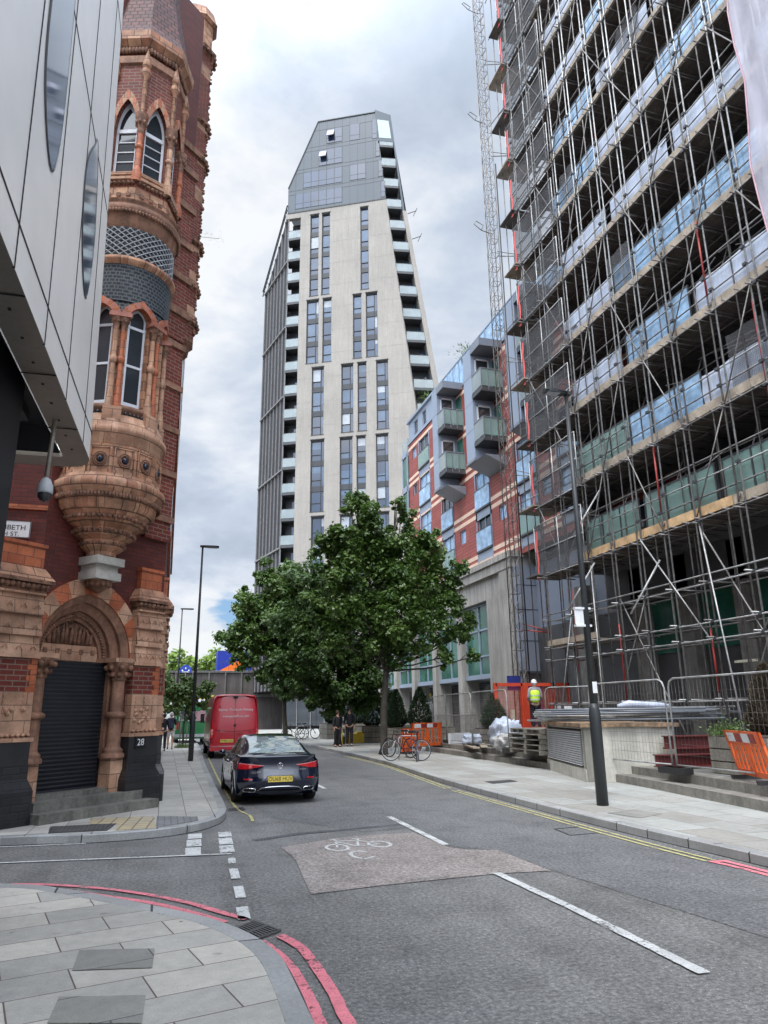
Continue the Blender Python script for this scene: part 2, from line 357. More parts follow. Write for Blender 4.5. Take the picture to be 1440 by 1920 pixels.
def holed(mb, rect, outline, off=0.):      # rectangle with one outline cut out; coordinates (s, z, off)
    s0, s1, z0, z1 = rect; n = len(outline); outer = []
    cx = sum(p[0] for p in outline)/n; zt = max(p[1] for p in outline)
    for k, (x, z) in enumerate(outline):
        if k == 0: q = (s0, z0)
        elif k == n-1: q = (s1, z0)
        else:
            t = k/(n-1)
            if t < .30: q = (s0, z0+(z1-z0)*t/.30)
            elif t > .70: q = (s1, z0+(z1-z0)*(1-t)/.30)
            else: q = (s0+(s1-s0)*(t-.30)/.40, z1)
        outer.append(q)
    for k in range(n-1):
        mb.poly([(outline[k][0], outline[k][1], off), (outer[k][0], outer[k][1], off), (outer[k+1][0], outer[k+1][1], off), (outline[k+1][0], outline[k+1][1], off)])
    # corners
    return mb
def reveal(mb, outline, o0, o1, closed=False):
    n = len(outline)
    for k in range(n if closed else n-1):
        a, b = outline[k], outline[(k+1) % n]
        mb.poly([(a[0], a[1], o0), (a[0], a[1], o1), (b[0], b[1], o1), (b[0], b[1], o0)])
def band(mb, inner, outer, off, off2=None, alt=None):   # ring between two outlines
    off2 = off if off2 is None else off2
    for k in range(len(inner)-1):
        if alt: mb.cur = alt(k)
        a, b, c, d = inner[k], inner[k+1], outer[k+1], outer[k]
        mb.poly([(a[0], a[1], off), (b[0], b[1], off), (c[0], c[1], off2), (d[0], d[1], off2)])
    mb.cur = 0
def wall_grid(mb, s0, s1, z0, z1, holes, off=0., depth=.25):   # wall face with rectangular openings (a,b,c,d) and their reveals
    ss = sorted({s0, s1, *[h[0] for h in holes], *[h[1] for h in holes]}); zs = sorted({z0, z1, *[h[2] for h in holes], *[h[3] for h in holes]})
    ss = [x for x in ss if s0 <= x <= s1]; zs = [x for x in zs if z0 <= x <= z1]
    for i in range(len(ss)-1):
        run = None
        for j in range(len(zs)-1):
            cs, cz = (ss[i]+ss[i+1])/2, (zs[j]+zs[j+1])/2
            solid = not any(h[0] < cs < h[1] and h[2] < cz < h[3] for h in holes)
            if solid and run is None: run = zs[j]
            if run is not None and (not solid): mb.poly([(ss[i], run, off), (ss[i+1], run, off), (ss[i+1], zs[j], off), (ss[i], zs[j], off)]); run = None
        if run is not None: mb.poly([(ss[i], run, off), (ss[i+1], run, off), (ss[i+1], z1, off), (ss[i], z1, off)])
    for a, b, c, d in holes: reveal(mb, [(a, c), (a, d), (b, d), (b, c)], off, off-depth, True)
def text_mesh(s, size, font_scale=1.):        # flat lettering as geometry, centred, in (x, y); returns verts, faces
    c = bpy.data.curves.new('lettering', 'FONT'); c.body = s; c.size = size; c.align_x = 'CENTER'; c.align_y = 'CENTER'
    o = bpy.data.objects.new('lettering', c); COL.objects.link(o)
    dg = bpy.context.evaluated_depsgraph_get(); dg.update(); me = bpy.data.meshes.new_from_object(o.evaluated_get(dg))
    vs_ = [tuple(v.co) for v in me.vertices]; fs = [tuple(p.vertices) for p in me.polygons]
    bpy.data.objects.remove(o); bpy.data.curves.remove(c); bpy.data.meshes.remove(me); return vs_, fs
def put_text(mb, s, size, origin, ux, uy, sx=1.):
    origin, ux, uy = Vector(origin), Vector(ux), Vector(uy); vs_, fs = text_mesh(s, size)
    idx = [mb.pt(origin+ux*v[0]*sx+uy*v[1]) for v in vs_]
    for f in fs: mb.face([idx[k] for k in f])

# ------------------------------------------------------------------ palette
m_buff = brick('buff terracotta', (.55, .31, .19), (.35, .15, .085), (.16, .085, .055), .30, .19, .010, .65, .7, .52, big=3.4)
m_buffd = pbr('weathered terracotta', (.30, .155, .098), .75, var=.35, scale=3, fine=14, bump=.8, streak=.3)
m_carve = pbr('carved terracotta', (.25, .125, .078), .75, var=.6, scale=6, fine=30, bump=1., streak=.2)
m_orange = brick('orange terracotta', (.52, .155, .065), (.38, .10, .045), (.2, .08, .05), .30, .16, .008, .6, .5, .35, big=3)
m_rose = pbr('rose terracotta', (.36, .14, .10), .65, var=.25, scale=3, bump=.4)
m_pinkst = brick('pinkish stone', (.56, .34, .225), (.40, .21, .13), (.22, .13, .09), .42, .24, .008, .75, .6, .42, big=2.6)
m_redbrick = brick('dark red brick', (.15, .030, .022), (.095, .018, .015), (.06, .025, .02), .225, .075, .008, .55, .5)
m_redbrick2 = brick('red facing brick', (.20, .035, .022), (.13, .022, .016), (.22, .16, .12), .24, .085, .010, .7, .5)
m_blkbrick = brick('black engineering brick', (.022, .023, .026), (.012, .013, .016), (.004, .004, .004), .3, .11, .008, .35, .6, spec=.6)
m_black = pbr('black glazed plinth', (.02, .021, .024), .35, var=.3, spec=.6)
m_scaletile = brick('dark scale tiles', (.022, .032, .042), (.010, .016, .022), (.10, .11, .12), .10, .075, .014, .6, 1., spec=.3)
m_rooftile = brick('clay roof tiles', (.15, .065, .058), (.085, .04, .042), (.025, .015, .015), .17, .13, .014, .7, 1.)
m_lattice = pbr('pale leadwork', (.42, .44, .47), .5)
m_white = pbr('white paint', (.72, .73, .74), .45, var=.06)
m_sash = pbr('sash white', (.62, .65, .70), .45, var=.06)
m_blind = pbr('pale blinds behind glass', (.34, .37, .40), .12, spec=.8)
m_darkglass = glassy('dusky blue glass', (.018, .035, .075), .05, spec=.9, var=.3, scale=.4)
m_winglass = glassy('dark window glass', (.035, .042, .05), .04)
m_shutter = pbr('black roller shutter', (.012, .014, .019), .45, var=.3)
m_steel = pbr('brushed cladding', (.84, .81, .77), .28, .3, var=.07, scale=.7, fine=2.2)
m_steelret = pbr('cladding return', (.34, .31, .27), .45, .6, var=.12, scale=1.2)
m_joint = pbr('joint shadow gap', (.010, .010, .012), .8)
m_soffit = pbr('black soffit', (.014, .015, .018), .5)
m_dkgrey = pbr('dark grey metal', (.055, .058, .062), .5)
m_lamp = pbr('lamp post paint', (.030, .034, .036), .45, var=.2)
m_tube = pbr('galvanised tube', (.40, .40, .39), .5, .4, var=.35, scale=4, fine=30)
m_tubed = pbr('weathered tube', (.22, .205, .195), .55, .3, var=.4, scale=4)
m_tuber = pbr('red painted tube', (.30, .03, .025), .5, var=.3)
m_board = pbr('scaffold board', (.36, .295, .225), .8, var=.3, scale=2.5, fine=14, bump=.4)
m_boardo = pbr('fresh scaffold board', (.58, .38, .20), .8, var=.25, scale=2.5, fine=14)
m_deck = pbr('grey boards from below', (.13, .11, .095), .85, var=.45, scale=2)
m_netd = net_mat('dark debris mesh', (.11, .11, .115), .12, .05, .24)
m_netw = net_mat('white debris netting', (.66, .64, .72), .24, .03, .40)
m_sheet = pbr('white polythene sheet', (.56, .62, .74), .35, var=.12, scale=2.5, bump=.6, streak=.15)
m_blue = glassy('glass with blue film', (.30, .46, .64), .12, spec=.8, var=.3, scale=1.5)
m_greenglass = see_glass('green balcony glass', (.26, .40, .36), .62)
m_balglass = see_glass('pale balcony glass', (.29, .345, .35), .72, .12)
m_conc = pbr('podium concrete', (.36, .34, .31), .8, var=.16, scale=.8, fine=12, bump=.3, streak=.28)
m_cladblue = pbr('pale blue grey cladding', (.27, .32, .40), .45, .1, var=.05, scale=.5)
m_cladgrey = pbr('grey panel cladding', (.20, .22, .25), .45, .2, var=.08, scale=.4)
m_panelred = brick('red terracotta cladding', (.34, .088, .072), (.27, .066, .054), (.11, .03, .025), 1.1, .20, .014, .6, .3, .12, 0, spec=.4)
m_cream = pbr('cream band', (.70, .50, .38), .7, var=.12)
m_green = glassy('green spandrel glass', (.025, .12, .085), .12, spec=.5, var=.35, scale=.5)
m_skyglass = glassy('window glass blue', (.045, .085, .15), .05, spec=.9, var=.35, scale=.35)
m_towerconc = pbr('tower precast concrete', (.335, .31, .278), .85, var=.09, scale=.25, fine=3, streak=.10)
m_crown = pbr('crown cladding', (.06, .075, .09), .4, .1, var=.10, scale=.2)
m_frame = pbr('dark frame', (.035, .038, .042), .5)
m_finl = pbr('pale fin', (.20, .195, .19), .5)
m_red = pbr('red van paint', (.50, .010, .025), .28, var=.06, coat=.6)
m_navy = pbr('deep blue black car paint', (.006, .010, .028), .14, .2, var=.05, coat=1., spec=.7)
m_cargl = pbr('car glass', (.42, .52, .53), .02, .75, var=.1, spec=1., coat=1.)  # pale metallic base put in to imitate a bright sky reflection
m_dullgreen = pbr('green paint', (.02, .20, .07), .4, coat=.3)
m_rubber = pbr('tyre rubber', (.015, .015, .016), .8)
m_rim = pbr('alloy', (.35, .35, .36), .3, .9)
m_chrome = pbr('chrome', (.7, .7, .72), .12, 1., var=.03)
m_plate = pbr('yellow number plate', (.72, .55, .09), .4, var=.05)
m_ink = pbr('black lettering', (.012, .012, .012), .5)
m_tail = pbr('tail lamp red', (.55, .012, .02), .12, coat=1.)
m_plastic = pbr('black plastic', (.02, .02, .021), .55)
m_orangeb = pbr('orange barrier plastic', (.80, .13, .02), .45, var=.1)
m_orangered = pbr('orange red gate paint', (.55, .06, .025), .5)
m_wood = pbr('weathered timber', (.26, .24, .20), .85, var=.3, scale=2, fine=18, bump=.6, streak=.25)
m_soil = pbr('soil', (.05, .035, .025), .95)
m_bark = pbr('bark', (.055, .048, .038), .9, var=.4, scale=5, fine=20, bump=.9)
m_leaf = leafy('plane leaves', ((.026, .062, .012), (.075, .15, .025), (.24, .32, .11)), .34, .35)
m_leafdk = leafy('dark leaves', ((.024, .055, .013), (.055, .118, .024), (.15, .22, .065)), .42, .32)
m_leafyel = leafy('far bright leaves', ((.09, .16, .025), (.17, .27, .04), (.30, .40, .08)), .6, .3)
m_leafhedge = leafy('hedge leaves', ((.035, .07, .015), (.10, .17, .04), (.22, .29, .10)), .5, .25)
m_conif = leafy('tree-shaded conifer green', ((.008, .022, .008), (.016, .04, .013), (.032, .065, .022)), .7, .1)  # colour darkened to carry the shade of the trees
m_brownc = leafy('dying conifer', ((.045, .035, .02), (.08, .06, .035), (.12, .10, .055)), .8, .1)
m_skin = pbr('skin', (.52, .30, .21), .55, var=.06)
m_hiviz = pbr('hi-vis yellow', (.62, .95, .05), .6, var=.05)
m_reflect = pbr('reflective tape', (.6, .62, .6), .3)
m_dkcloth = pbr('dark clothing', (.014, .014, .02), .8)
m_grcloth = pbr('grey clothing', (.25, .25, .27), .8)
m_ltcloth = pbr('pale shorts', (.55, .53, .50), .8)
m_kerb = brick('granite kerb', (.36, .36, .35), (.27, .27, .265), (.05, .05, .05), .9, 2.0, .012, .75, .4, .2, 0)
# ------------------------------------------------------------------ the ground, roads, pavements and markings
def sheet(name, pts, z, mat, label=None, cat=None):
    m = MB(); m.region([(x, y, z) for x, y in pts]); return struct(m.build(name, mat), label, cat)
def offset(line, d):
    res = []
    for k, p in enumerate(line):
        a = Vector(line[max(k-1, 0)]); b = Vector(line[min(k+1, len(line)-1)]); t = (b-a).normalized(); res.append((p[0]+t.y*d, p[1]-t.x*d))
    return res
def smooth_line(line, n=4):
    P = [Vector(p) for p in line]; res = []
    for i in range(len(P)-1):
        p0, p1, p2, p3 = P[max(i-1, 0)], P[i], P[i+1], P[min(i+2, len(P)-1)]
        for k in range(n):
            t = k/n; q = .5*((2*p1)+(p2-p0)*t+(2*p0-5*p1+4*p2-p3)*t*t+(3*p1-p0-3*p2+p3)*t**3); res.append((q.x, q.y))
    res.append(tuple(P[-1])); return res
def strip_sheet(mb, a, b, z):
    mb.grid([[(x, y, z) for x, y in a], [(x, y, z) for x, y in b]], False)
def kerb(name, line, d, z1=.12, label=None):
    m = MB(); inner = offset(line, d)
    acc = 0.
    for i in range(len(line)-1):
        a, b, c, e = line[i], line[i+1], inner[i+1], inner[i]; w = .012
        m.poly([(*a, 0), (*b, 0), (*b, z1-w), (*a, z1-w)]); 
        ia = (a[0]+(e[0]-a[0])*.12, a[1]+(e[1]-a[1])*.12); ib = (b[0]+(c[0]-b[0])*.12, b[1]+(c[1]-b[1])*.12)
        m.poly([(*a, z1-w), (*b, z1-w), (*ib, z1+.002), (*ia, z1+.002)]); m.poly([(*ia, z1+.002), (*ib, z1+.002), (*c, z1+.002), (*e, z1+.002)])
    struct(m.build(name, m_kerb), label, 'kerb'); return inner
m_road = asphalt('worn asphalt', (.13, .127, .12), (.19, .186, .178), (.56, .55, .52))
m_road2 = asphalt('smoother asphalt', (.112, .112, .112), (.158, .158, .157), (.36, .36, .35), .1, .3)
m_patch = asphalt('brown surfacing', (.215, .188, .172), (.285, .25, .23), (.44, .40, .37), .08, 1.3)
m_pave1 = paving('large concrete slabs', (.54, .505, .44), (.34, .33, .30), (.12, .085, .08), .80, .41, R_(-13), .006)
m_pave2 = paving('mixed slabs', (.47, .45, .405), (.34, .325, .29), (.12, .088, .08), .62, .45, R_(90), .006)
m_pave3 = paving('pale york slabs', (.38, .385, .36), (.28, .265, .235), (.10, .10, .09), 1.0, .62, R_(90), .006)
m_pave4 = paving('plaza slabs', (.17, .165, .15), (.12, .115, .105), (.05, .05, .045), .6, .6, 0, .006)
m_gravelg = pbr('ground', (.16, .16, .15), .9)
g = MB(); g.poly([(-900, -900, -.04), (900, -900, -.04), (900, 900, -.04), (-900, 900, -.04)]); struct(g.build('ground', m_gravelg), 'grey town ground beyond the street', 'ground')
sheet('road', [(-60, -30), (20, -30), (20, 110), (-60, 110)], 0, m_road, 'worn grey asphalt road with pale aggregate', 'road')
L_right = [(6.64, 0), (6.64, 2.4), (6.63, 4.8), (6.62, 7.2), (6.52, 10.7), (6.72, 17.2), (7.1, 22), (7.38, 26.2), (7.45, 37.8), (7.5, 75)]
L_left = [(-30, 12.5), (-6, 12.1), (-2.09, 11.92), (-1.03, 11.72), (-.3, 11.75), (.35, 12.0), (.85, 12.6), (1.12, 13.5), (1.2, 15), (1.24, 17.4), (1.42, 25.9), (1.6, 32), (1.9, 42.65), (2.3, 75)]
L_near = [(-30, 11.2), (-8, 9.9), (-3, 9.05), (-1.45, 8.52), (-.91, 8.09), (-.49, 7.63), (.07, 6.96), (.38, 6.53), (.61, 6.01), (.71, 5.54), (.73, 4.93), (.72, 4.4), (.72, 3.7), (.72, 3.0), (.72, 2.2)]
L_right, L_left, L_near = [smooth_line(l) for l in (L_right, L_left, L_near)]
L_near.append((.72, -12)); L_right.insert(0, (6.64, -12))
# smoother resurfaced lane on the far side of the centre line
sheet('road_resurfacing', [(3.0, 11.2), (3.75, 11.35), (3.8, 9.6), (4.24, 9.17), (4.3, 7.8), (4.6, 5.5), (5.0, 2), (6.55, 2), (6.50, 10.7), (6.68, 17.2), (7.08, 22.2), (7.3, 26.2), (7.4, 37.8), (7.45, 70), (2.5, 70), (1.95, 42), (1.7, 30), (1.45, 20), (1.9, 13.2)], .004, m_road2, 'smoother blue grey asphalt of the through lane', 'road')
sheet('road_patch', [(1.62, 10.37), (2.47, 10.82), (3.07, 10.9), (3.66, 10.86), (3.72, 9.66), (3.84, 9.36), (4.24, 9.17), (4.26, 7.85), (3.65, 7.93), (2.3, 7.84), (1.51, 7.72), (1.58, 8.6), (1.66, 9.5)], .008, m_patch, 'rectangle of brown anti skid surfacing under the painted bicycle', 'road surface')
inner_r = kerb('kerb', L_right, .15, label='long granite kerb along the right pavement')
inner_l = kerb('kerb', L_left, -.15, label='granite kerb round the corner of the red brick building')
inner_n = kerb('kerb', L_near, -.17, label='curved pale granite kerb of the near corner')
steps_l = [(9.35, -12), (9.3, 5), (9.3, 9.86), (9.95, 14.24), (10.45, 19.5), (10.65, 29.75)]
m = MB(); m.region([(x, y, .12) for x, y in inner_r]+[(x, y, .12) for x, y in ((18, 75), (18, 31), (10.65, 30.2), *steps_l[::-1][0:])]); struct(m.build('pavement', m_pave3), 'pale slab pavement along the kerb below the steps', 'pavement')
m = MB(); m.region([(x, y, .12) for x, y in inner_l]+[(-30, 75, .12)]); struct(m.build('pavement', m_pave2), 'slab pavement beside the red brick corner building', 'pavement')
m = MB(); m.region([(x, y, .12) for x, y in inner_n]+[(-30, -12, .12)]); struct(m.build('pavement', m_pave1), 'large concrete slabs of the near street corner', 'pavement')
# two long steps and the plaza behind them
for k, nm in ((0, 'lower stone step along the right pavement'), (1, 'upper stone step at the edge of the plaza')):
    a = offset(steps_l, .38*k); b = offset(steps_l, .38*(k+1)); z0, z1 = .12+.17*k, .12+.17*(k+1); m = MB()
    for i in range(len(a)-1):
        m.poly([(*a[i], z0), (*a[i+1], z0), (*a[i+1], z1), (*a[i], z1)]); m.poly([(*a[i], z1), (*a[i+1], z1), (*b[i+1], z1), (*b[i], z1)])
    m.poly([(*a[-1], z0), (b[-1][0], b[-1][1], z0), (b[-1][0], b[-1][1], z1), (*a[-1], z1)])
    m.poly([(a[-1][0], a[-1][1], z0), (18, 31, z0), (18, 31, z1), (a[-1][0], a[-1][1], z1)])
    struct(m.build('stone_step', pbr('stone step', (.24, .225, .195), .85, var=.3, scale=1.5, fine=14, bump=.5, streak=.2)), nm, 'step')
pl = offset(steps_l, .76)
m = MB(); m.region([(x, y, .458) for x, y in pl]+[(x, y, .458) for x, y in ((18, 30.5), (60, 60), (60, -12))]); struct(m.build('plaza', m_pave4), 'raised slab plaza under the scaffolding', 'plaza')
# trench repairs in the road
m_rep = asphalt('dark road repair', (.075, .075, .078), (.10, .10, .104), (.2, .2, .2), .1, .9)
sheet('road_repair', [(1.3, 11.15), (2.0, 11.5), (3.7, 11.75), (3.72, 11.62), (2.1, 11.35), (1.35, 11.0)], .006, m_rep, 'thin dark trench line above the brown surfacing', 'road surface')
# darker and yellow paving laid into the pavements
m_slabd = paving('dark slabs', (.27, .262, .235), (.22, .215, .195), (.08, .08, .08), .9, .47, R_(-13), .006)
m_tact = paving('yellow tactile paving', (.46, .37, .22), (.38, .33, .24), (.14, .12, .09), .2, .2, R_(5), .012, offset=0)
m_tactg = paving('grey tactile paving', (.24, .24, .24), (.19, .19, .19), (.07, .07, .07), .2, .1, R_(0), .012)
m_iron = paving('cast iron cover', (.085, .083, .08), (.065, .063, .06), (.035, .035, .035), .06, .06, 0, .01, offset=0)
for pts, mt, lb in (([(-1.06, 13.41), (-.06, 13.27), (-.03, 11.9), (-.30, 11.93), (-.60, 11.93), (-.58, 12.61), (-1.01, 12.72)], m_tact, 'patch of yellow tactile paving before the dropped kerb'),
                    ([(-.02, 13.26), (.62, 12.95), (.62, 12.5), (.3, 12.2), (-.02, 12.0)], m_tactg, 'grey tactile paving beside the yellow patch'),
                    ([(-.48, 6.16), (.04, 6.02), (.03, 5.6), (-.48, 5.72)], m_slabd, 'darker slab in the near pavement'),
                    ([(-.5, 5.25), (0., 5.11), (-.01, 4.69), (-.51, 4.86)], m_slabd, 'second darker slab nearer the bottom of the near pavement'),
                    ([(6.95, 10.83), (7.6, 11.0), (7.7, 10.4), (7.08, 10.15)], m_slabd, 'brownish slab in front of the lamp post')):
    sheet('paving_patch', pts, .126, mt, lb, 'paving')
def cover(name, pts, z, label, cat='manhole cover', mat=None):
    m = MB(); n = len(pts); c = (sum(p[0] for p in pts)/n, sum(p[1] for p in pts)/n)
    m.prism(pts, z-.02, z+.004); o = m.build(name, m_dkgrey); tag(o, label, cat)
    q = [(c[0]+(x-c[0])*.88, c[1]+(y-c[1])*.88) for x, y in pts]; w = MB(); w.prism(q, z-.01, z+.008); w.build('lid', mat or m_iron, o); return o
cover('manhole_cover', [(-1.56, 12.65), (-.62, 12.61), (-.70, 11.95), (-1.5, 12.0)], .128, 'large dark iron cover in the pavement before the black doorway')
cover('manhole_cover', [(7.35, 16.45), (8.1, 16.6), (8.05, 16.15), (7.3, 15.9)], .124, 'brown iron cover in the far right pavement')
# outline of a covered chamber in the road
m = MB()
q = [(5.76, 10.41), (5.68, 9.82), (6.18, 9.86), (6.22, 10.45)]
for a, b in zip(q, q[1:]+q[:1]): m.bar((*a, .008), (*b, .008), .03, .006)
tag(m.build('chamber_outline', m_dkgrey), 'thin square iron frame set in the road near the yellow lines', 'manhole cover')
# drain grates
def grate(corners, z, label, n=9):
    A, B, Cc, D = [Vector((*c, z)) for c in corners]
    m = MB()
    for a, b in ((A, B), (B, Cc), (Cc, D), (D, A)): m.bar(a, b, .025, .012)
    o = m.build('drain_grate', pbr('iron', (.12, .12, .12), .4, .6, var=.3)); tag(o, label, 'drain')
    p = MB(); p.poly([A-Vector((0, 0, .002)), B-Vector((0, 0, .002)), Cc-Vector((0, 0, .002)), D-Vector((0, 0, .002))]); p.build('pit', m_joint, o)
    s = MB()
    for k in range(1, n):
        t = k/n; s.bar(A.lerp(B, t), D.lerp(Cc, t), .018, .012)
    s.bar(A.lerp(D, .5), B.lerp(Cc, .5), .03, .013)
    s.build('bars', bpy.data.materials['iron'], o)
grate([(.65, 6.72), (.86, 6.93), (1.03, 6.58), (.77, 6.38)], .012, 'rusty slotted drain grate at the near kerb between the red lines')
grate([(1.26, 14.74), (1.55, 14.82), (1.55, 14.46), (1.27, 14.41)], .010, 'dark drain grate by the kerb behind the dark car', 6)
# painted markings
m_wht = paint('worn white paint', (.62, .62, .60), .20, (.16, .16, .16)); m_yel = paint('worn yellow paint', (.55, .50, .22), .22, (.14, .14, .14)); m_rdp = paint('red line paint', (.76, .22, .26), .19, (.14, .13, .13))
rm_ = random.Random(77)
def mark(mb, line, w, z=.0125):
    P = [Vector(p) for p in line]; L2 = [P[0]]
    for p, q in zip(P, P[1:]):
        n = max(1, int((q-p).length/.06)); L2 += [p.lerp(q, k/n) for k in range(1, n+1)]
    L2 = [(p.x, p.y) for p in L2]; a, b = offset(L2, -w/2), offset(L2, w/2); j = lambda p: (p[0]+rm_.gauss(0, w*.035), p[1]+rm_.gauss(0, w*.035))
    strip_sheet(mb, [j(p) for p in a], [j(p) for p in b], z)
def mk(name, mb, mat, label): struct(mb.build(name, mat), label, 'road marking')
z_ = .0125
m = MB(); mark(m, [(3.80, 12.6), (3.77, 11.2), (3.74, 9.75)], .10); mk('road_marking', m, m_wht, 'short white centre dash above the brown surfacing')
m = MB(); mark(m, [(3.64, 7.95), (3.66, 6.4), (3.63, 4.65)], .10); mk('road_marking', m, m_wht, 'long white centre dash in the near road')
m = MB(); mark(m, [(3.74, 17.6), (3.76, 20.5)], .10); mk('road_marking', m, m_wht, 'far white centre dash right of the dark car')
m = MB(); mark(m, [(3.9, 26), (4.0, 30)], .10); mk('road_marking', m, m_wht, 'faint farthest white centre dash')
m = MB(); mark(m, [(-9, 11.3), (-1.83, 10.57), (-.9, 10.43), (.35, 10.23), (.94, 10.15)], .06); mk('road_marking', m, m_wht, 'thin white line across the mouth of the side street')
m = MB(); mark(m, [(-9, 12.0), (-2.08, 11.80), (-.95, 11.66)], .05); mk('road_marking', m, m_wht, 'thin white line along the far kerb of the side street')
for x0, x1, lb in ((.36, .56, 'short column of three white blocks, the left one'), (.80, .99, 'short column of three white blocks, the right one')):
    m = MB()
    for a, b in ((10.24, 10.78), (10.86, 11.42), (11.50, 11.95)):
        dx = (a-10.2)*.055; m.poly([(x0+dx, a, z_), (x1+dx, a, z_), (x1+dx+.02, b, z_), (x0+dx+.02, b, z_)])
    mk('road_marking', m, m_wht, lb)
for k, (a, b, c, d) in enumerate(((.85, .94, 9.52, 9.86), (.81, .91, 8.67, 9.21), (.78, .88, 7.80, 8.30), (.73, .84, 7.03, 7.45))):
    m = MB(); m.poly([(a, c, z_), (b, c, z_), (b+.02, d, z_), (a+.02, d, z_)])
    mk('road_marking', m, m_wht, 'white give way dash, %s from the drain grate' % ['fourth', 'third', 'second', 'first'][k])
for ln, lb in (([(-1.48, 9.25), (-1.03, 9.05), (-.46, 8.65), (-.03, 8.23), (.32, 7.80), (.54, 7.44), (.80, 7.02)], 'outer red line curving up to the drain grate'), ([(-1.48, 9.18), (-.99, 8.85), (-.44, 8.32), (-.03, 7.92), (.31, 7.47), (.62, 6.99)], 'inner red line curving along the near kerb'),
               ([(.84, 6.37), (.95, 5.89), (.985, 5.42), (.99, 5.04), (.98, 4.6), (.97, 2)], 'inner red line below the drain grate'), ([(1.01, 6.46), (1.12, 6.08), (1.15, 5.53), (1.155, 5.07), (1.14, 4.6), (1.14, 2)], 'outer red line below the drain grate'),
               ([(6.24, 7.62), (6.30, 6.9), (6.3, 4)], 'inner red line at the right edge of the road'), ([(6.40, 7.60), (6.42, 6.9), (6.42, 4)], 'outer red line at the right edge of the road')):
    m = MB(); mark(m, smooth_line(ln), .082 if ln[0][0] > 2 or ln[0][1] < 7 else .075); mk('road_marking', m, m_rdp, lb)
m = MB(); mark(m, [(6.2, 7.62), (6.45, 7.60)], .08, .0135); mk('road_marking', m, m_rdp, 'red end bar joining the two right red lines')
for d, lb in ((0, 'inner yellow line along the right kerb'), (.13, 'outer yellow line along the right kerb')):
    m = MB(); mark(m, smooth_line([(6.20+d, 7.68), (6.17+d, 8.8), (6.2+d, 10.9), (6.33+d, 16.0)]), .05)
    mark(m, smooth_line([(6.34+d, 16.4), (6.7+d, 20), (7.08+d, 24.2), (7.14+d, 30)]), .05); mk('road_marking', m, m_yel, lb)
m = MB(); mark(m, smooth_line([(1.52, 12.9), (1.55, 13.7), (1.42, 15), (1.5, 20), (1.66, 26), (1.9, 34)]), .05); mk('road_marking', m, m_yel, 'single worn yellow line beside the parked car and van')
# painted bicycle symbol and letter
def ring(mb, c, r, w, z, sy=1., n=28, a0=0, a1=2*math.pi):
    a = [(c[0]+(r)*math.cos(a0+(a1-a0)*k/n), c[1]+r*sy*math.sin(a0+(a1-a0)*k/n)) for k in range(n+1)]
    b = [(c[0]+(r-w)*math.cos(a0+(a1-a0)*k/n), c[1]+(r*sy-w*1.3)*math.sin(a0+(a1-a0)*k/n)) for k in range(n+1)]; strip_sheet(mb, a, b, z)
m = MB(); zz = .0125
ring(m, (2.32, 10.08), .165, .045, zz, 1.55); ring(m, (2.92, 10.12), .165, .045, zz, 1.55)
for a, b in (((2.32, 10.08), (2.42, 10.62)), ((2.42, 10.62), (2.38, 10.72)), ((2.36, 10.72), (2.50, 10.70)), ((2.41, 10.55), (2.72, 10.50)), ((2.41, 10.5), (2.60, 10.06)), ((2.60, 10.06), (2.74, 10.62)), ((2.60, 10.06), (2.92, 10.12)), ((2.72, 10.50), (2.92, 10.12)), ((2.66, 10.64), (2.80, 10.62))):
    mark(m, [a, b], .035, zz)
mk('road_marking', m, m_wht, 'white painted bicycle symbol on the brown surfacing')
m = MB(); ring(m, (2.50, 9.48), .155, .05, zz, 1.85, 20, R_(38), R_(322)); mk('road_marking', m, m_wht, 'white painted letter C below the bicycle symbol')
# ------------------------------------------------------------------ metal-clad building overhead on the near corner
P_A, P_C = Vector((-.97, 8.30, 0)), Vector((-1.47, -8.0, 0))          # facade line, street corner to behind the camera
dA = (P_C-P_A).normalized(); nA = Vector((-dA.y, dA.x, 0))
if nA.x < 0: nA = -nA
def FM(p):      # s metres along the facade from the corner towards the camera, z, off outwards; upper part leans back slightly
    s, z, o = p; return P_A+dA*s+nA*(o-(z-4.4)*.028)+Vector((0, (z-4.4)*.012, z))
mb_root = thing('office_building', (-3.5, 0, .12), 'silvery metal clad building overhanging the near left corner', 'building')
ZB, ZT, RC = 4.47, 19.0, .34
def metal_path(inset=0.):      # plan outline: along facade, round the corner, then back to the left
    pts = [(sv, -inset) for sv in (15, 12, 9, 6, 4, 3, 2, 1)]; c = (RC, -RC); r = RC-inset
    for k in range(0, 9):
        a = R_(90*k/8); pts.append((c[0]-r*math.sin(a), c[1]+r*math.cos(a)))
    pts += [(inset, -1.2), (inset, -3), (inset, -9)]
    return pts
w = MB(FM); rows = []
for z in (ZB, 4.79, 7.65, 10.5, 13.4, 16.2, ZT): rows.append([(s, z, o) for s, o in metal_path()])
w.grid(rows, False)
for f in range(len(w.sm)): w.sm[f] = False
w.build('cladding', m_steel, mb_root)
j = MB(FM)          # joints between the panels
for s in (2.93-2.1, 1.92, 2.93, 3.93, 4.93, 5.93, 6.93, 8, 9): j.box((s-.009, ZB, -.01), (s+.009, ZT, .004))
for z in (4.79, 7.65, 10.5, 13.4): 
    for a, b in ((RC, 15),): j.box((a, z-.009, -.01), (b, z+.009, .004))
    for (s0, o0), (s1, o1) in zip(metal_path()[8:16], metal_path()[9:17]): j.bar((s0, z, o0), (s1, z, o1), .014, .018)
j.build('panel_joint', m_joint, mb_root)
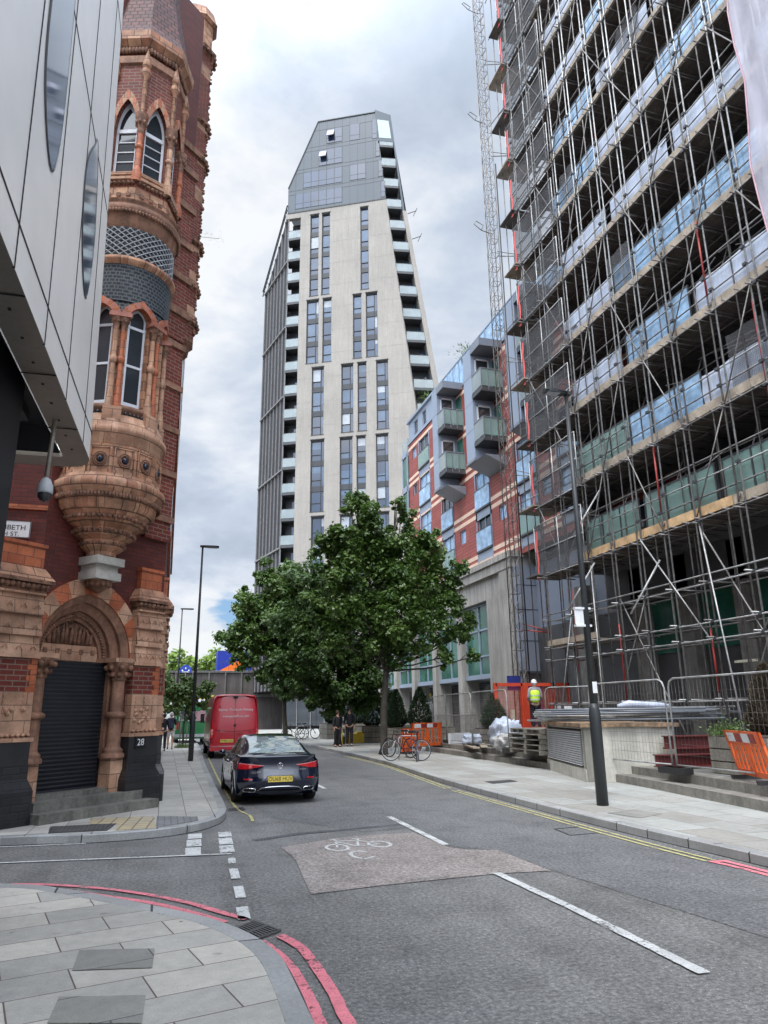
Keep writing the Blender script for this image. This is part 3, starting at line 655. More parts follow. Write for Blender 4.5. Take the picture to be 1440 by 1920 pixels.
# lens shaped windows let into the cladding
for nm, pts in (('a', [(3.76, 9.2), (3.80, 7.4), (3.79, 6.4), (3.6, 5.95), (3.30, 5.75), (3.12, 6.0), (3.03, 6.6), (3.05, 8), (3.1, 9.2)]), ('b', [(1.55, 7.6), (1.88, 7.15), (1.96, 6.75), (1.88, 6.3), (1.66, 5.95), (1.38, 5.82), (1.22, 6.1), (1.12, 6.6), (1.2, 7.15), (1.33, 7.6), (1.45, 7.75)]),
                 ('c', [(5.9, 9.2), (5.95, 7), (5.7, 6.2), (5.4, 6.1), (5.1, 6.8), (5.1, 9.2)])):
    pts = smooth_line([pts[-1]]+pts+[pts[0], pts[1]], 4)[4:-4]
    pts = pts[:-1] if pts[0] == pts[-1] else pts
    f = MB(FM); n = len(pts); c = (sum(p[0] for p in pts)/n, sum(p[1] for p in pts)/n); inn = [(c[0]+(x-c[0])*.93, c[1]+(z-c[1])*.985) for x, z in pts]
    for k in range(n):
        a, b, d, e = pts[k], pts[(k+1) % n], inn[(k+1) % n], inn[k]
        f.poly([(a[0], a[1], .006), (b[0], b[1], .006), (d[0], d[1], .012), (e[0], e[1], .012)])
    fo = f.build('window', m_chrome if False else m_dkgrey, mb_root)
    g_ = MB(FM); g_.poly([(x, z, .009) for x, z in inn]); g_.build('pane', m_skyglass, fo)
# beige return strip, black recess, soffit fittings
outer, inn = metal_path(), metal_path(.27)
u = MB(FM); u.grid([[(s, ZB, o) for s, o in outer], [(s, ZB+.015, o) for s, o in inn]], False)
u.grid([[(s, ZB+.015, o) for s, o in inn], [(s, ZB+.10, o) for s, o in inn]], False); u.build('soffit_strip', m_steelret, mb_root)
u = MB(FM)
for s in (1.2, 2.4, 3.6, 4.8, 6.0): u = MB(FM); u.box((s-.007, ZB-.006, -.27), (s+.007, ZB, 0)); u.build('strip_joint', m_joint, mb_root)
for k in range(16): u = MB(FM); u.box((.6+k*.4-.01, ZB-.005, -.15), (.6+k*.4+.01, ZB+.002, -.13)); u.build('bolt', m_joint, mb_root)
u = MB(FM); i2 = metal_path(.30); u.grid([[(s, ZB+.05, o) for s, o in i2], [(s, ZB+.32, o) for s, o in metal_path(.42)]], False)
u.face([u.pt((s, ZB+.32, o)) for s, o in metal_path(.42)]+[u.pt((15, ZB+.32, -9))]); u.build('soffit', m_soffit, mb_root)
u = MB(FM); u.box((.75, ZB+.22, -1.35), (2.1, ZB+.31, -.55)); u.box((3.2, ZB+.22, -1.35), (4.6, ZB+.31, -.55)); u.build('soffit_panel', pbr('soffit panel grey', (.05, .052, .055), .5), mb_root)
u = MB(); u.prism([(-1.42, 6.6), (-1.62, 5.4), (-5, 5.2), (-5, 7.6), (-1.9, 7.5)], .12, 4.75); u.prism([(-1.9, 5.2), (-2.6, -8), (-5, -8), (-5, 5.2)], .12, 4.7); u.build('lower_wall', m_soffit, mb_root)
# hanging camera under the soffit
cr = thing('security_camera', (-1.2, 6.95, 3.3), 'white dome camera hanging on a pole below the metal soffit', 'camera')
MB().tube((-1.19, 6.95, 4.75), (-1.21, 6.95, 3.85), .022, 8).build('pole', m_steelret, cr)
MB().lathe([(.02, 3.90), (.04, 3.885), (.068, 3.82), (.072, 3.76), (.066, 3.745)], (-1.21, 6.95), 16, caps=True).build('hood', m_lattice, cr)
MB().lathe([(.062, 3.745), (.058, 3.71), (.04, 3.68), (.01, 3.67)], (-1.21, 6.95), 16).build('dome', pbr('smoked dome', (.03, .03, .035), .15), cr)

# ------------------------------------------------------------------ ornate red brick corner building
ch0 = Vector((-1.1, 14.35, 0)); cht = Vector((2.0, 1.9, 0)).normalized(); chn = Vector((cht.y, -cht.x, 0))
def FC(p): return ch0+cht*p[0]+chn*p[2]+Vector((0, 0, p[1]))        # chamfered corner: (s, z, off)
FS = frame((-.2, 15.6, 0), (0, 1, 0))                                  # street side, off towards the road
FL = frame((-2.45, 13.55, 0), (1, 0, 0))                                # side-street face, off towards the camera
FL = (lambda p: Vector((-2.45+p[0], 13.55-p[2], p[1])))
vb = thing('corner_building', (-3, 17, .12), 'ornate dark red brick and terracotta building with round turret on the corner', 'building')
S0, S1, HT = -1.55, 1.25, 19.5
# main brick walls: side street, street side, chamfer above and around the doorway
dc, dw = -.52, .64                                                     # door centre and half width on the chamfer
w = MB(FC); hole = arch(dc, .98, 2.75, 1.12, .12, 9); holed(w, (S0, S1, .12, 5.2), hole, 0); w.poly([(S0, 5.2, 0), (S1, 5.2, 0), (S1, HT, 0), (S0, HT, 0)])
w.build('corner_wall', m_redbrick, vb)
a_, b_ = FC((S0, 0, 0)), FC((S1, 0, 0))
w = MB(); w.poly([(-16, a_.y, .12), (a_.x, a_.y, .12), (a_.x, a_.y, HT), (-16, a_.y, HT)]); w.poly([(b_.x, b_.y, .12), (b_.x, 36, .12), (b_.x, 36, HT), (b_.x, b_.y, HT)])
w.poly([(b_.x, 36, .12), (-16, 36, .12), (-16, 36, HT), (b_.x, 36, HT)]); w.poly([(-16, a_.y, HT), (a_.x, a_.y, HT), (b_.x, b_.y, HT), (b_.x, 36, HT), (-16, 36, HT)])
w.build('wall', m_redbrick, vb)
# doorway: shutter, mouldings, tympanum, polychrome voussoirs
w = MB(FC); w.box((dc-.98, .12, -.62), (dc-dw, 2.85, -.60)); w.box((dc+dw, .12, -.62), (dc+.98, 2.85, -.60)); reveal(w, arch(dc, .98, 2.75, 1.12, .12, 9), 0, -.6); w.build('door_reveal', m_carve, vb)
d = MB(FC)
for k in range(32): z = .46+k*.07; d.poly([(dc-.73, z, -.27), (dc+.73, z, -.27), (dc+.73, z+.045, -.25), (dc-.73, z+.045, -.25)]); d.poly([(dc-.73, z+.045, -.25), (dc+.73, z+.045, -.25), (dc+.73, z+.07, -.27), (dc-.73, z+.07, -.27)])
d.box((dc-.73, .44, -.30), (dc+.73, .50, -.22)); d.build('roller_shutter', m_shutter, vb)
b1, b2, b3, b4, b5 = [arch(dc, x, 2.75, h, 2.75, 9) for x, h in ((.62, .70), (.76, .86), (.88, 1.0), (1.0, 1.14), (1.27, 1.45))]
m = MB(FC); band(m, b1, b2, -.36, -.30); reveal(m, b2, -.30, -.22); band(m, b2, b3, -.22, -.14); reveal(m, b3, -.14, -.06); band(m, b3, b4, -.06, .02); reveal(m, b1, -.36, -.5)
for bb, off, r in ((b2, -.27, .032), (b3, -.11, .030), (b4, .02, .028), (b1, -.34, .03)): m.path([(x, z, off) for x, z in bb], r, 6)
for bb, off in ((arch(dc, .69, 2.75, .78, 2.75, 20), -.31),):
    for x, z in bb: m.ball((x, z, off), .034, 6, 4)
m.build('arch_moulding', m_buffd, vb)
vo_in, vo_out = arch(dc, 1.0, 2.75, 1.14, 2.75, 12), arch(dc, 1.27, 2.75, 1.45, 2.75, 12)
m = MB(FC); band(m, vo_in, vo_out, .05, .05, alt=lambda k: (k//2) % 2 if k > 0 else 0); reveal(m, vo_out, .05, 0); reveal(m, vo_in, .05, -.02); m.build('arch_voussoirs', [m_orange, m_pinkst], vb)
ty = arch(dc, .62, 3.0, .55, 3.0, 8); m = MB(FC); m.poly([(x, z, -.44) for x, z in ty])
rnd = random.Random(3)
for k in range(11):      # relief of small standing figures
    x = dc-.44+k*.088; h = .46*math.sqrt(max(0.05, 1-((x-dc)/.56)**2)); b0 = 3.02
    m.path([(x, b0, -.42), (x+rnd.uniform(-.02, .02), b0+h*.45, -.40), (x+rnd.uniform(-.03, .03), b0+h*.8, -.41)], [.045, .036, .02], 6); m.ball((x+rnd.uniform(-.02, .02), b0+h*.9, -.40), .028, 6, 5)
    m.tube((x, b0+h*.6, -.39), (x+rnd.choice((-.07, .07)), b0+h*.75, -.39), .014, 5)
m.build('tympanum', m_carve, vb)
m = MB(FC); m.box((dc-.62, 2.72, -.50), (dc+.62, 3.0, -.40)); m.build('door_lintel', m_pinkst, vb)
m = MB(FC)
for k in range(5): x = dc-.5+k*.25; m.obox((x, 2.88, -.398), (.04, 0, 0), (0, .045, 0), (0, 0, .012))
for k in range(20): x = dc-.58+k*.061; m.poly([(x, 2.72, -.39), (x+.05, 2.72, -.39), (x+.025, 2.66, -.39)])
m.build('lintel_studs', m_carve, vb)
def column(fr, s, z0, z1, r, off, mat, cap=.34, ringz=None, nm='column'):     # shaft, base, ring, foliate capital
    m = MB(); c = fr((s, 0, off)); cc = (c.x, c.y)
    m.lathe([(r*1.7, z0), (r*1.7, z0+.06), (r*1.35, z0+.10), (r*1.5, z0+.13), (r*1.1, z0+.17), (r, z0+.2), (r*.96, (z0+z1)/2), (r*.94, z1-cap)], cc, 14)
    zr = ringz or (z0+z1)/2
    m.lathe([(r, zr-.06), (r*1.45, zr-.03), (r*1.5, zr+.03), (r, zr+.06)], cc, 14)
    o = m.build(nm, mat, vb); k = MB(); z = z1-cap
    k.lathe([(r*.95, z), (r*1.25, z+.03), (r*1.05, z+.06), (r*1.3, z+cap*.55), (r*1.9, z+cap*.8), (r*1.9, z1)], cc, 14)
    for a in range(8):
        an = a*math.pi/4
        for zz, rr in ((z+cap*.35, 1.35), (z+cap*.7, 1.9)):
            k.ball((cc[0]+r*rr*math.cos(an+zz), cc[1]+r*rr*math.sin(an+zz), zz), r*.42, 6, 5)
    k.build('capital', m_carve, o); return o
for sgn in (-1, 1):
    column(FC, dc+sgn*.84, 1.0, 2.70, .125, -.02, m_buffd, .34, 1.75)
    m = MB(FC); m.box((dc+sgn*.86-.14, .3, -.20), (dc+sgn*.86+.14, 1.0, .10)); m.build('column_pedestal', m_pinkst, vb); m = MB(FC); m.box((dc+sgn*.84-.24, 2.70, -.45), (dc+sgn*.84+.24, 2.78, .16)); m.build('abacus', m_pinkst, vb)
    m = MB(FC); m.box((dc+sgn*.82-.09, 1.0, -.5), (dc+sgn*.82+.12, 2.7, -.16)); m.build('door_jamb', m_buffd, vb)
m_step = pbr('worn door step', (.17, .165, .145), .85, var=.3, scale=2, fine=16, bump=.6, streak=.2)
for k, (z0, z1, o1, w0, w1) in enumerate(((.12, .27, .62, -1.5, .92), (.27, .42, .34, -1.42, .78), (.42, .50, .05, -1.2, .2))):
    m = MB(FC); m.box((w0, z0, -.6), (w1, z1, o1)); m.build('door_step', m_step, vb)
# piers either side of the doorway
def pier(fr, s0, s1, off, nm='pier', tall=True):
    m = MB(fr); m.cur = 0
    m.box((s0-.10, .12, -.1), (s1+.10, .62, off+.14)); 
    i0 = [(s0-.10, .62), (s1+.10, .62)]
    m.poly([(s0-.10, .62, off+.14), (s1+.10, .62, off+.14), (s1+.03, .80, off+.06), (s0-.03, .80, off+.06)]); m.box((s0-.03, .80, -.1), (s1+.03, 1.0, off+.06)); m.poly([(s1+.10, .62, off+.14), (s1+.10, .62, -.1), (s1+.03, .80, -.1), (s1+.03, .80, off+.06)]); m.poly([(s0-.10, .62, -.1), (s0-.10, .62, off+.14), (s0-.03, .80, off+.06), (s0-.03, .80, -.1)])
    o = m.build('plinth', [m_blkbrick], vb)
    m = MB(fr); m.box((s0-.02, 1.0, -.1), (s1+.02, 1.36, off+.05)); m.build('plinth_panel', m_black, vb)
    m = MB(fr); zf = 1.36
    m.box((s0-.05, zf, -.1), (s1+.05, zf+.06, off+.08)); m.box((s0, zf+.06, -.1), (s1, 2.12, off+.02))
    n = max(2, int((s1-s0)/.09))
    for k in range(n): x = s0+(k+.5)*(s1-s0)/n; m.ball((x, zf+.10, off+.05), .035, 6, 4)
    for k in range(14): m.ball((s0+(.12+.76*rnd.random())*(s1-s0), zf+.22+.28*rnd.random(), off+.02), .05, 6, 4, .8)
    for i in range(3):
        for jx in range(4): m.box((s0+(i+.5)*(s1-s0)/3-.02, 1.80+jx*.08, off+.02), (s0+(i+.5)*(s1-s0)/3+.02, 1.84+jx*.08, off+.032))
    m.build('carved_panel', m_pinkst, vb)
    m = MB(fr); m.box((s0, 2.12, -.1), (s1, 2.66, off)); m.build('brick_panel', m_redbrick2, vb)
    m = MB(fr)
    for k in range(6): m.box((s1-.10 if k % 2 else s1-.16, 2.12+k*.09, off), (s1+.012, 2.12+k*.09+.085, off+.014))
    m.build('quoin', m_orange, vb)
    m = MB(fr); m.box((s0-.03, 2.66, -.1), (s1+.03, 2.72, off+.05)); z = 2.72
    for k in range(3):
        m.poly([(s0, z, off+.05), (s1, z, off+.05), (s1, z+.30, off-.01), (s0, z+.30, off-.01)]); m.box((s0, z, -.1), (s1, z+.31, off-.02)); m.box((s0-.01, z+.30, -.1), (s1+.01, z+.335, off+.05))
        for q in range(4):
            x = s0+(q+.5)*(s1-s0)/4; m.path([(x-.05, z+.08, off+.055), (x, z+.15, off+.05), (x+.05, z+.08, off+.055)], .012, 4, caps=False)
        z += .335
    m.build('carved_course', m_pinkst, vb)
    m = MB(fr); m.box((s0-.02, z, -.1), (s1+.02, z+.05, off+.02))
    for k in range(n+1): x = s0+k*(s1-s0)/n; m.ball((x, z+.10, off+.05), .055, 7, 5)
    m.box((s0-.05, z+.05, -.1), (s1+.05, z+.15, off+.03)); m.box((s0-.10, z+.15, -.1), (s1+.10, z+.21, off+.12)); m.build('carved_frieze', m_carve, vb)
    m = MB(fr); m.poly([(s0-.10, z+.21, off+.12), (s1+.10, z+.21, off+.12), (s1-.02, z+.42, off-.02), (s0+.02, z+.42, off-.02)]); m.poly([(s1+.10, z+.21, off+.12), (s1+.10, z+.21, -.1), (s1-.02, z+.42, -.1), (s1-.02, z+.42, off-.02)]); m.poly([(s0-.10, z+.21, -.1), (s0-.10, z+.21, off+.12), (s0+.02, z+.42, off-.02), (s0+.02, z+.42, -.1)]); m.build('pier_cap', m_buff, vb)
    m = MB(fr); m.box((s0+.05, z+.42, -.1), (s1-.05, z+.78, off-.04)); m.box((s0+.02, z+.78, -.1), (s1-.02, z+.84, off-.01)); m.build('pier_top', m_orange, vb)
pier(FC, .50, 1.13, .16)
pier(FC, -2.62, -1.63, .30)
pier(FS, .02, .55, .12)
# street-side buttresses and string courses, seen edge on
for y in (3.2, 6.6, 10.0, 13.4, 16.8):
    m = MB(FS); m.box((y, .12, 0), (y+.7, 1.3, .13)); m.build('buttress_plinth', m_blkbrick, vb)
    m = MB(FS); m.box((y+.03, 1.3, 0), (y+.67, 4.2, .09)); m.box((y-.03, 3.9, 0), (y+.73, 4.1, .15)); m.box((y-.03, 2.6, 0), (y+.73, 2.72, .13)); m.build('buttress', m_pinkst, vb)
m = MB(FS)
for z, h, o in ((4.35, .12, .06), (5.5, .12, .07), (8.3, .18, .08), (9.9, .10, .05)): m.box((.2, z, 0), (20, z+h, o))
m.build('string_course', m_orange, vb)
for y in (1.2, 4.6, 8.0, 11.4, 14.8):      # windows of the street side
    for z0, z1 in ((1.9, 3.8), (5.9, 8.0), (11.4, 13.6), (15.0, 17)):
        m = MB(FS); m.box((y, z0, -.02), (y+1.1, z1, .02)); o = m.build('window', m_sash, vb); q = MB(FS); q.box((y+.08, z0+.08, 0), (y+.52, z1-.08, .025)); q.box((y+.58, z0+.08, 0), (y+1.02, z1-.08, .025)); q.build('pane', m_winglass, o)
# side-street face: brick details
m = MB(); 
for z in (4.3, 5.25): m.box((-16, a_.y-.05, z), (a_.x, a_.y, z+.08))
m.build('string_course', m_orange, vb)

# ---- the round oriel and turret
def zwarp(z, T=((0, 0), (4.1, 4.02), (5.36, 5.32), (5.66, 5.82), (5.84, 5.96), (6.34, 6.52), (6.54, 6.80), (6.84, 7.12), (7.02, 7.36), (7.77, 8.2), (8.30, 8.85), (8.60, 9.12), (8.72, 9.22), (9.12, 9.52), (9.34, 9.9), (9.75, 10.3), (9.96, 10.48), (10.85, 11.18), (11.02, 11.5), (11.36, 11.8), (11.95, 12.3), (12.2, 12.52), (13.35, 13.65), (13.75, 14.42), (13.97, 14.8), (14.62, 15.35), (14.98, 16.1), (16.6, 17.6), (21.6, 23.2), (40, 41.6))):
    for (a, b), (c, d) in zip(T, T[1:]):
        if z <= c: return b+(d-b)*(z-a)/(c-a)
    return z
oc = Vector((-1.34, 13.94, 0)); OC = (oc.x, oc.y)
ANG = lambda psi: R_(psi-90)          
ZW[0] = lambda z: zwarp(z)
#          # psi degrees measured from straight towards the camera (-Y) round to +X
def cyl(R): return lambda p: Vector((oc.x+(R+p[2])*math.cos(ANG(math.degrees(p[0]/R))), oc.y+(R+p[2])*math.sin(ANG(math.degrees(p[0]/R))), p[1]))
A0, A1 = ANG(-110), ANG(130)
def L(prof, nm, mat, n=40): m = MB(); m.lathe(prof, OC, n, A0, A1); return m.build(nm, mat, vb)
m = MB(); m.lathe([(.02, 4.06), (.10, 4.10), (.17, 4.16), (.20, 4.24)], (oc.x+.12, oc.y-.42+.1), 10)
kc = FC((-.52, 0, .22)); KC = (kc.x, kc.y)
m = MB(); m.lathe([(.03, 3.98), (.14, 4.05), (.20, 4.13), (.24, 4.20)], KC, 12)
for k in range(12): a = k*math.pi/6; m.ball((KC[0]+.19*math.cos(a), KC[1]+.19*math.sin(a), 4.13), .05, 6, 5)
m.build('corbel_pendant', m_carve, vb)
m = MB(FC)
m.box((-.80, 4.20, -.1), (-.24, 4.34, .48)); m.box((-.76, 4.34, -.1), (-.28, 4.46, .42)); m.box((-.82, 4.46, -.1), (-.22, 4.60, .52)); m.build('corbel_block', pbr('pale stone', (.42, .40, .36), .8, var=.2, bump=.5), vb)
def ngon(r, n, rot, c): return [(c[0]+r*math.cos(rot+2*math.pi*k/n), c[1]+r*math.sin(rot+2*math.pi*k/n)) for k in range(n)]
rot = R_(45-90)+math.pi/8
lev = [(.25, 4.60, .12), (.27, 4.70, .22), (.38, 4.78, .34), (.40, 4.86, .40), (.39, 4.90, .44), (.53, 4.97, .56), (.56, 5.06, .62), (.55, 5.10, .68), (.72, 5.20, .82), (.76, 5.28, .88), (.84, 5.36, .92)]
cm = (OC[0]*.4+KC[0]*.6, OC[1]*.4+KC[1]*.6)
m = MB(); prev = None
for r, z, t in lev:
    c = (KC[0]+(OC[0]-KC[0])*t, KC[1]+(OC[1]-KC[1])*t); ring_ = [m.pt((x, y, z)) for x, y in ngon(r, 16, rot, c)]
    if prev:
        for k in range(16): m.face([prev[k], prev[(k+1) % 16], ring_[(k+1) % 16], ring_[k]])
    prev = ring_
m.build('corbel', m_buff, vb)
for r, z, t, rr in ((.39, 4.83, .37, .035), (.55, 5.03, .59, .04), (.75, 5.25, .85, .045)):
    c = (KC[0]+(OC[0]-KC[0])*t, KC[1]+(OC[1]-KC[1])*t); m = MB(); n = int(2*math.pi*r/.085)
    for k in range(n): a = 2*math.pi*k/n; m.ball((c[0]+(r+.01)*math.cos(a), c[1]+(r+.01)*math.sin(a), z), rr, 6, 5)
    m.build('corbel_frieze', m_carve, vb)
L([(.84, 5.36), (.90, 5.40), (.93, 5.48), (1.00, 5.56), (1.06, 5.60), (1.06, 5.66), (1.0, 5.72), (.97, 5.76), (.955, 5.84)], 'corbel_ring', m_buff)
m = MB()
for k in range(70): a = A0+(A1-A0)*k/69; m.ball((OC[0]+.985*math.cos(a), OC[1]+.985*math.sin(a), 5.50), .034, 6, 5)
m.build('ring_beads', m_carve, vb)
dm = L([(.93, 5.84), (.93, 6.34)], 'drum', m_buff)
m = MB(cyl(.93)); pan = MB(cyl(.93)); boss = MB(cyl(.93)); rnga = []
for k in range(-4, 5):
    s = R_(21+k*26)*.93
    for x0, x1, z0, z1 in ((s-.19, s-.155, 5.88, 6.26), (s+.155, s+.19, 5.88, 6.26)): m.box((x0, z0, 0), (x1, z1, .035))
    m.box((s-.19, 6.26, 0), (s+.19, 6.31, .035)); m.box((s-.19, 5.84, 0), (s+.19, 5.89, .035))
    for r, o in ((.115, .02), (.085, .028)):
        pts = [(s+r*math.cos(t*math.pi/8), 6.07+r*math.sin(t*math.pi/8), o) for t in range(17)]; pan.path(pts, .012, 4, caps=False)
    boss.map = cyl(.93); c = cyl(.93)((s, 6.07, .0)); boss.map = None; boss.ball(c, .06, 8, 6); boss.build('roundel_boss', bpy.data.materials.get('blue black tile') or pbr('blue black tile', (.012, .016, .035), .25), vb); boss = MB()
m.build('drum_panel', m_buff, vb); pan.build('roundel', m_buffd, vb)
L([(.93, 6.34), (.95, 6.36), (.95, 6.46), (1.02, 6.50), (1.02, 6.58), (.94, 6.62), (.94, 6.74), (.90, 6.76), (.90, 6.84)], 'drum_cornice', m_pinkst)
m = MB()
for k in range(60): a = A0+(A1-A0)*k/59; m.ball((OC[0]+.985*math.cos(a), OC[1]+.985*math.sin(a), 6.54), .036, 6, 5)
m.build('leaf_frieze', m_rose, vb)
L([(.80, 6.74), (.80, 6.92), (.86, 6.94), (.86, 7.0), (.74, 7.02)], 'window_sill', m_buffd)
m = MB()
for k in range(44): a = A0+(A1-A0)*k/43; m.ball((OC[0]+.84*math.cos(a), OC[1]+.84*math.sin(a), 6.88), .03, 6, 5)
m.build('sill_beads', m_black, vb)
# window storey: five pointed windows between clustered shafts
RW = .80; bays = [-73, -23, 27, 77]; piers = [-98, -48, 2, 52, 102]
w = MB(cyl(RW)); vv = MB(cyl(RW)); hw = R_(50)*RW/2
for b in bays:
    s = R_(b)*RW; holed(w, (s-hw, s+hw, 7.0, 9.75), arch(s, .21, 8.72, .33, 7.02, 9), 0); reveal(w, arch(s, .21, 8.72, .33, 7.02, 9), 0, -.14)
w.build('turret_wall', m_buff, vb)
for b in bays:
    s = R_(b)*RW; v = MB(cyl(RW)); band(v, arch(s, .205, 8.66, .34, 8.66, 12), arch(s, .352, 8.66, .50, 8.66, 12), .09, .09, alt=lambda k: (k//2) % 2); reveal(v, arch(s, .352, 8.66, .50, 8.66, 12), .09, 0); reveal(v, arch(s, .205, 8.66, .34, 8.66, 12), .09, 0)
    v.build('window_arch', [m_orange, m_rose], vb)
    f = MB(cyl(RW)); inn = arch(s, .155, 8.72, .25, 7.1, 9); out_ = arch(s, .21, 8.72, .33, 7.02, 9); band(f, inn, out_, -.10); f.box((s-.2, 7.02, -.12), (s+.2, 7.12, -.09)); f.box((s-.2, 8.50, -.12), (s+.2, 8.56, -.085)); f.box((s-.2, 7.78, -.12), (s+.2, 7.82, -.09)); fo = f.build('window', m_sash, vb)
    q = MB(cyl(RW)); q.poly([(x, z, -.115) for x, z in inn]); q.build('pane', m_winglass, fo)
for p in piers:
    for dx in (-.062, .062):
        s = R_(p)*RW+dx; c = cyl(RW)((s, 0, .055)); m = MB(); cc = (c.x, c.y); r = .047
        m.lathe([(.075, 6.95), (.075, 7.10), (.055, 7.16), (.065, 7.2), (r, 7.25), (r, 8.35)], cc, 10); m.lathe([(r, 7.74), (.07, 7.77), (.07, 7.84), (r, 7.87)], cc, 10); col_ = m.build('column', m_orange if dx > 0 else m_pinkst, vb)
        k = MB(); k.lathe([(r, 8.30), (.055, 8.33), (r, 8.37), (.07, 8.46), (.10, 8.56), (.10, 8.60)], cc, 10)
        for a in range(6): k.ball((cc[0]+.075*math.cos(a*1.05), cc[1]+.075*math.sin(a*1.05), 8.5), .03, 6, 4)
        k.build('capital', m_carve, col_)
    s = R_(p)*RW; m = MB(cyl(RW)); m.box((s-.17, 8.60, -.05), (s+.17, 8.70, .18)); m.build('impost', m_rose, vb); m = MB(cyl(RW)); m.box((s-.14, 6.72, -.05), (s+.14, 6.95, .15)); m.build('column_base', m_pinkst, vb)
L([(.815, 9.05), (.83, 9.75)], 'tiled_band', m_scaletile)
m = MB(cyl(.81))
for k in range(-12, 14):       # scale tiles fill the spandrels between the arches
    pass
for p in piers:
    s = R_(p)*RW; m = MB(cyl(RW)); m.poly([(s-.26, 9.2, .06), (s-.14, 9.04, .06), (s, 8.8, .06), (s+.14, 9.04, .06), (s+.26, 9.2, .06)]); m.build('tiled_spandrel', m_scaletile, vb)
L([(.86, 9.2), (.87, 9.75), (.90, 9.78), (.96, 9.84), (.96, 9.92), (.90, 9.98)], 'turret_moulding', m_buff)
L([(.872, 9.10), (.885, 9.76)], 'scale_tiles', m_scaletile)
L([(.84, 9.96), (.86, 10.85)], 'lattice_backing', m_scaletile)
m = MB(cyl(.87)); Rl = .87
s0l, s1l = R_(-108)*Rl, R_(128)*Rl; st = .155; z0l, z1l = 10.0, 10.82; Hh = z1l-z0l
k = 0; sx = s0l-Hh
while sx < s1l:
    for d in (1, -1):
        pts = []
        for q in range(7):
            t = q/6; s = sx+(Hh*t if d == 1 else Hh*(1-t)); pts.append((s, z0l+Hh*t, .01))
        pts = [p for p in pts if s0l <= p[0] <= s1l]
        if len(pts) > 1: m.path(pts, .012, 4, caps=False)
    sx += st
m.build('lattice', m_lattice, vb)
L([(.86, 10.84), (.90, 10.88), (.92, 10.98), (.98, 11.04), (1.0, 11.14), (.96, 11.2), (.96, 11.26), (1.0, 11.30), (.90, 11.36), (.8, 11.4)], 'turret_cornice', m_buffd)
m = MB()
for k in range(64): a = A0+(A1-A0)*k/63; m.ball((OC[0]+.965*math.cos(a), OC[1]+.965*math.sin(a), 11.02), .034, 6, 5)
m.build('cornice_beads', m_carve, vb)
# octagonal upper stage
ro = .86; oct_rot = ANG(27)+math.pi/8
def octf(R): 
    return lambda k: None
def facet(k, R):      # frame of facet k: psi = 27 + 45 k
    ps = 27+45*k; a = ANG(ps); nrm = Vector((math.cos(a), math.sin(a), 0)); t = Vector((-math.sin(a), math.cos(a), 0)); c = Vector((oc.x, oc.y, 0))+nrm*R
    return lambda p: c+t*p[0]+nrm*p[2]+Vector((0, 0, p[1]))
AP = .78; hwf = AP*math.tan(math.pi/8)
for k in range(-3, 3):
    f = facet(k, AP); fw_ = hwf
    for q in (-.2, 0, .2): m = MB(f); m.obox((q, 11.55, .045), (.045, 0, 0), (0, .05, 0), (0, 0, .01)); m.build('parapet_stud', m_carve, vb)
    m = MB(f)
    for q in range(7): m.ball((-fw_+(q+.5)*2*fw_/7, 11.86, .06), .048, 6, 5)
    m.build('carved_band', m_carve, vb)
    m = MB(f); m.box((-fw_, 11.75, -.1), (fw_, 11.95, .02)); m.build('parapet_course', m_rose, vb)
    m = MB(f); holed(m, (-fw_, fw_, 12.1, 14.9), arch(0, .235, 13.35, .40, 12.2, 6), 0); reveal(m, arch(0, .235, 13.35, .40, 12.2, 6), 0, -.14); m.build('turret_wall', m_redbrick2, vb)
    v = MB(f); band(v, arch(0, .235, 13.3, .42, 13.3, 12), arch(0, .325, 13.3, .56, 13.3, 12), .06, .06, alt=lambda k: (k//2) % 2); reveal(v, arch(0, .325, 13.3, .56, 13.3, 12), .06, 0); v.build('window_arch', [m_orange, m_pinkst], vb)
    g_ = MB(f); inn = arch(0, .18, 13.35, .31, 12.3, 6); band(g_, inn, arch(0, .235, 13.35, .40, 12.2, 6), -.09); g_.box((-.2, 12.2, -.1), (.2, 12.3, -.08))
    for z in (13.3,): g_.box((-.2, z, -.12), (.2, z+.07, -.075))
    for z in (12.55, 12.8, 13.05): g_.box((-.2, z, -.12), (.2, z+.022, -.09))
    fo = g_.build('window', m_sash, vb); q = MB(f); q.poly([(x, z, -.11) for x, z in inn]); q.build('pane', m_winglass, fo)
    # corner shaft
    c = f((hwf, 0, .03)); cc = (c.x, c.y); m = MB(); m.lathe([(.10, 11.9), (.10, 12.15), (.075, 12.25), (.062, 12.3), (.062, 13.2)], cc, 10); m.lathe([(.062, 12.75), (.085, 12.78), (.085, 12.84), (.062, 12.87)], cc, 10); o = m.build('column', m_orange if k % 2 else m_pinkst, vb)
    q = MB(); q.lathe([(.062, 13.15), (.08, 13.2), (.065, 13.24), (.09, 13.35), (.13, 13.46), (.13, 13.5)], cc, 10)
    for a in range(7): q.ball((cc[0]+.10*math.cos(a*.9), cc[1]+.10*math.sin(a*.9), 13.38), .035, 6, 4)
    q.build('capital', m_carve, o)
    m = MB(); m.lathe([(.05, 13.5), (.05, 14.1), (.09, 14.18), (.11, 14.3), (.08, 14.4), (.10, 14.42), (.085, 14.62), (.01, 14.8)], cc, 8); m.build('pinnacle', m_buff, vb)
    m = MB(f)
    for q in range(9): m.ball((-fw_+(q+.5)*2*fw_/9, 14.78, .05), .045, 6, 5)
    m.build('eave_frieze', m_carve, vb)
def octo(prof, nm, mat): m = MB(); m.lathe([(r*1.0824, z) for r, z in prof], OC, 8, oct_rot, oct_rot+2*math.pi, smooth=False); m.build(nm, mat, vb)
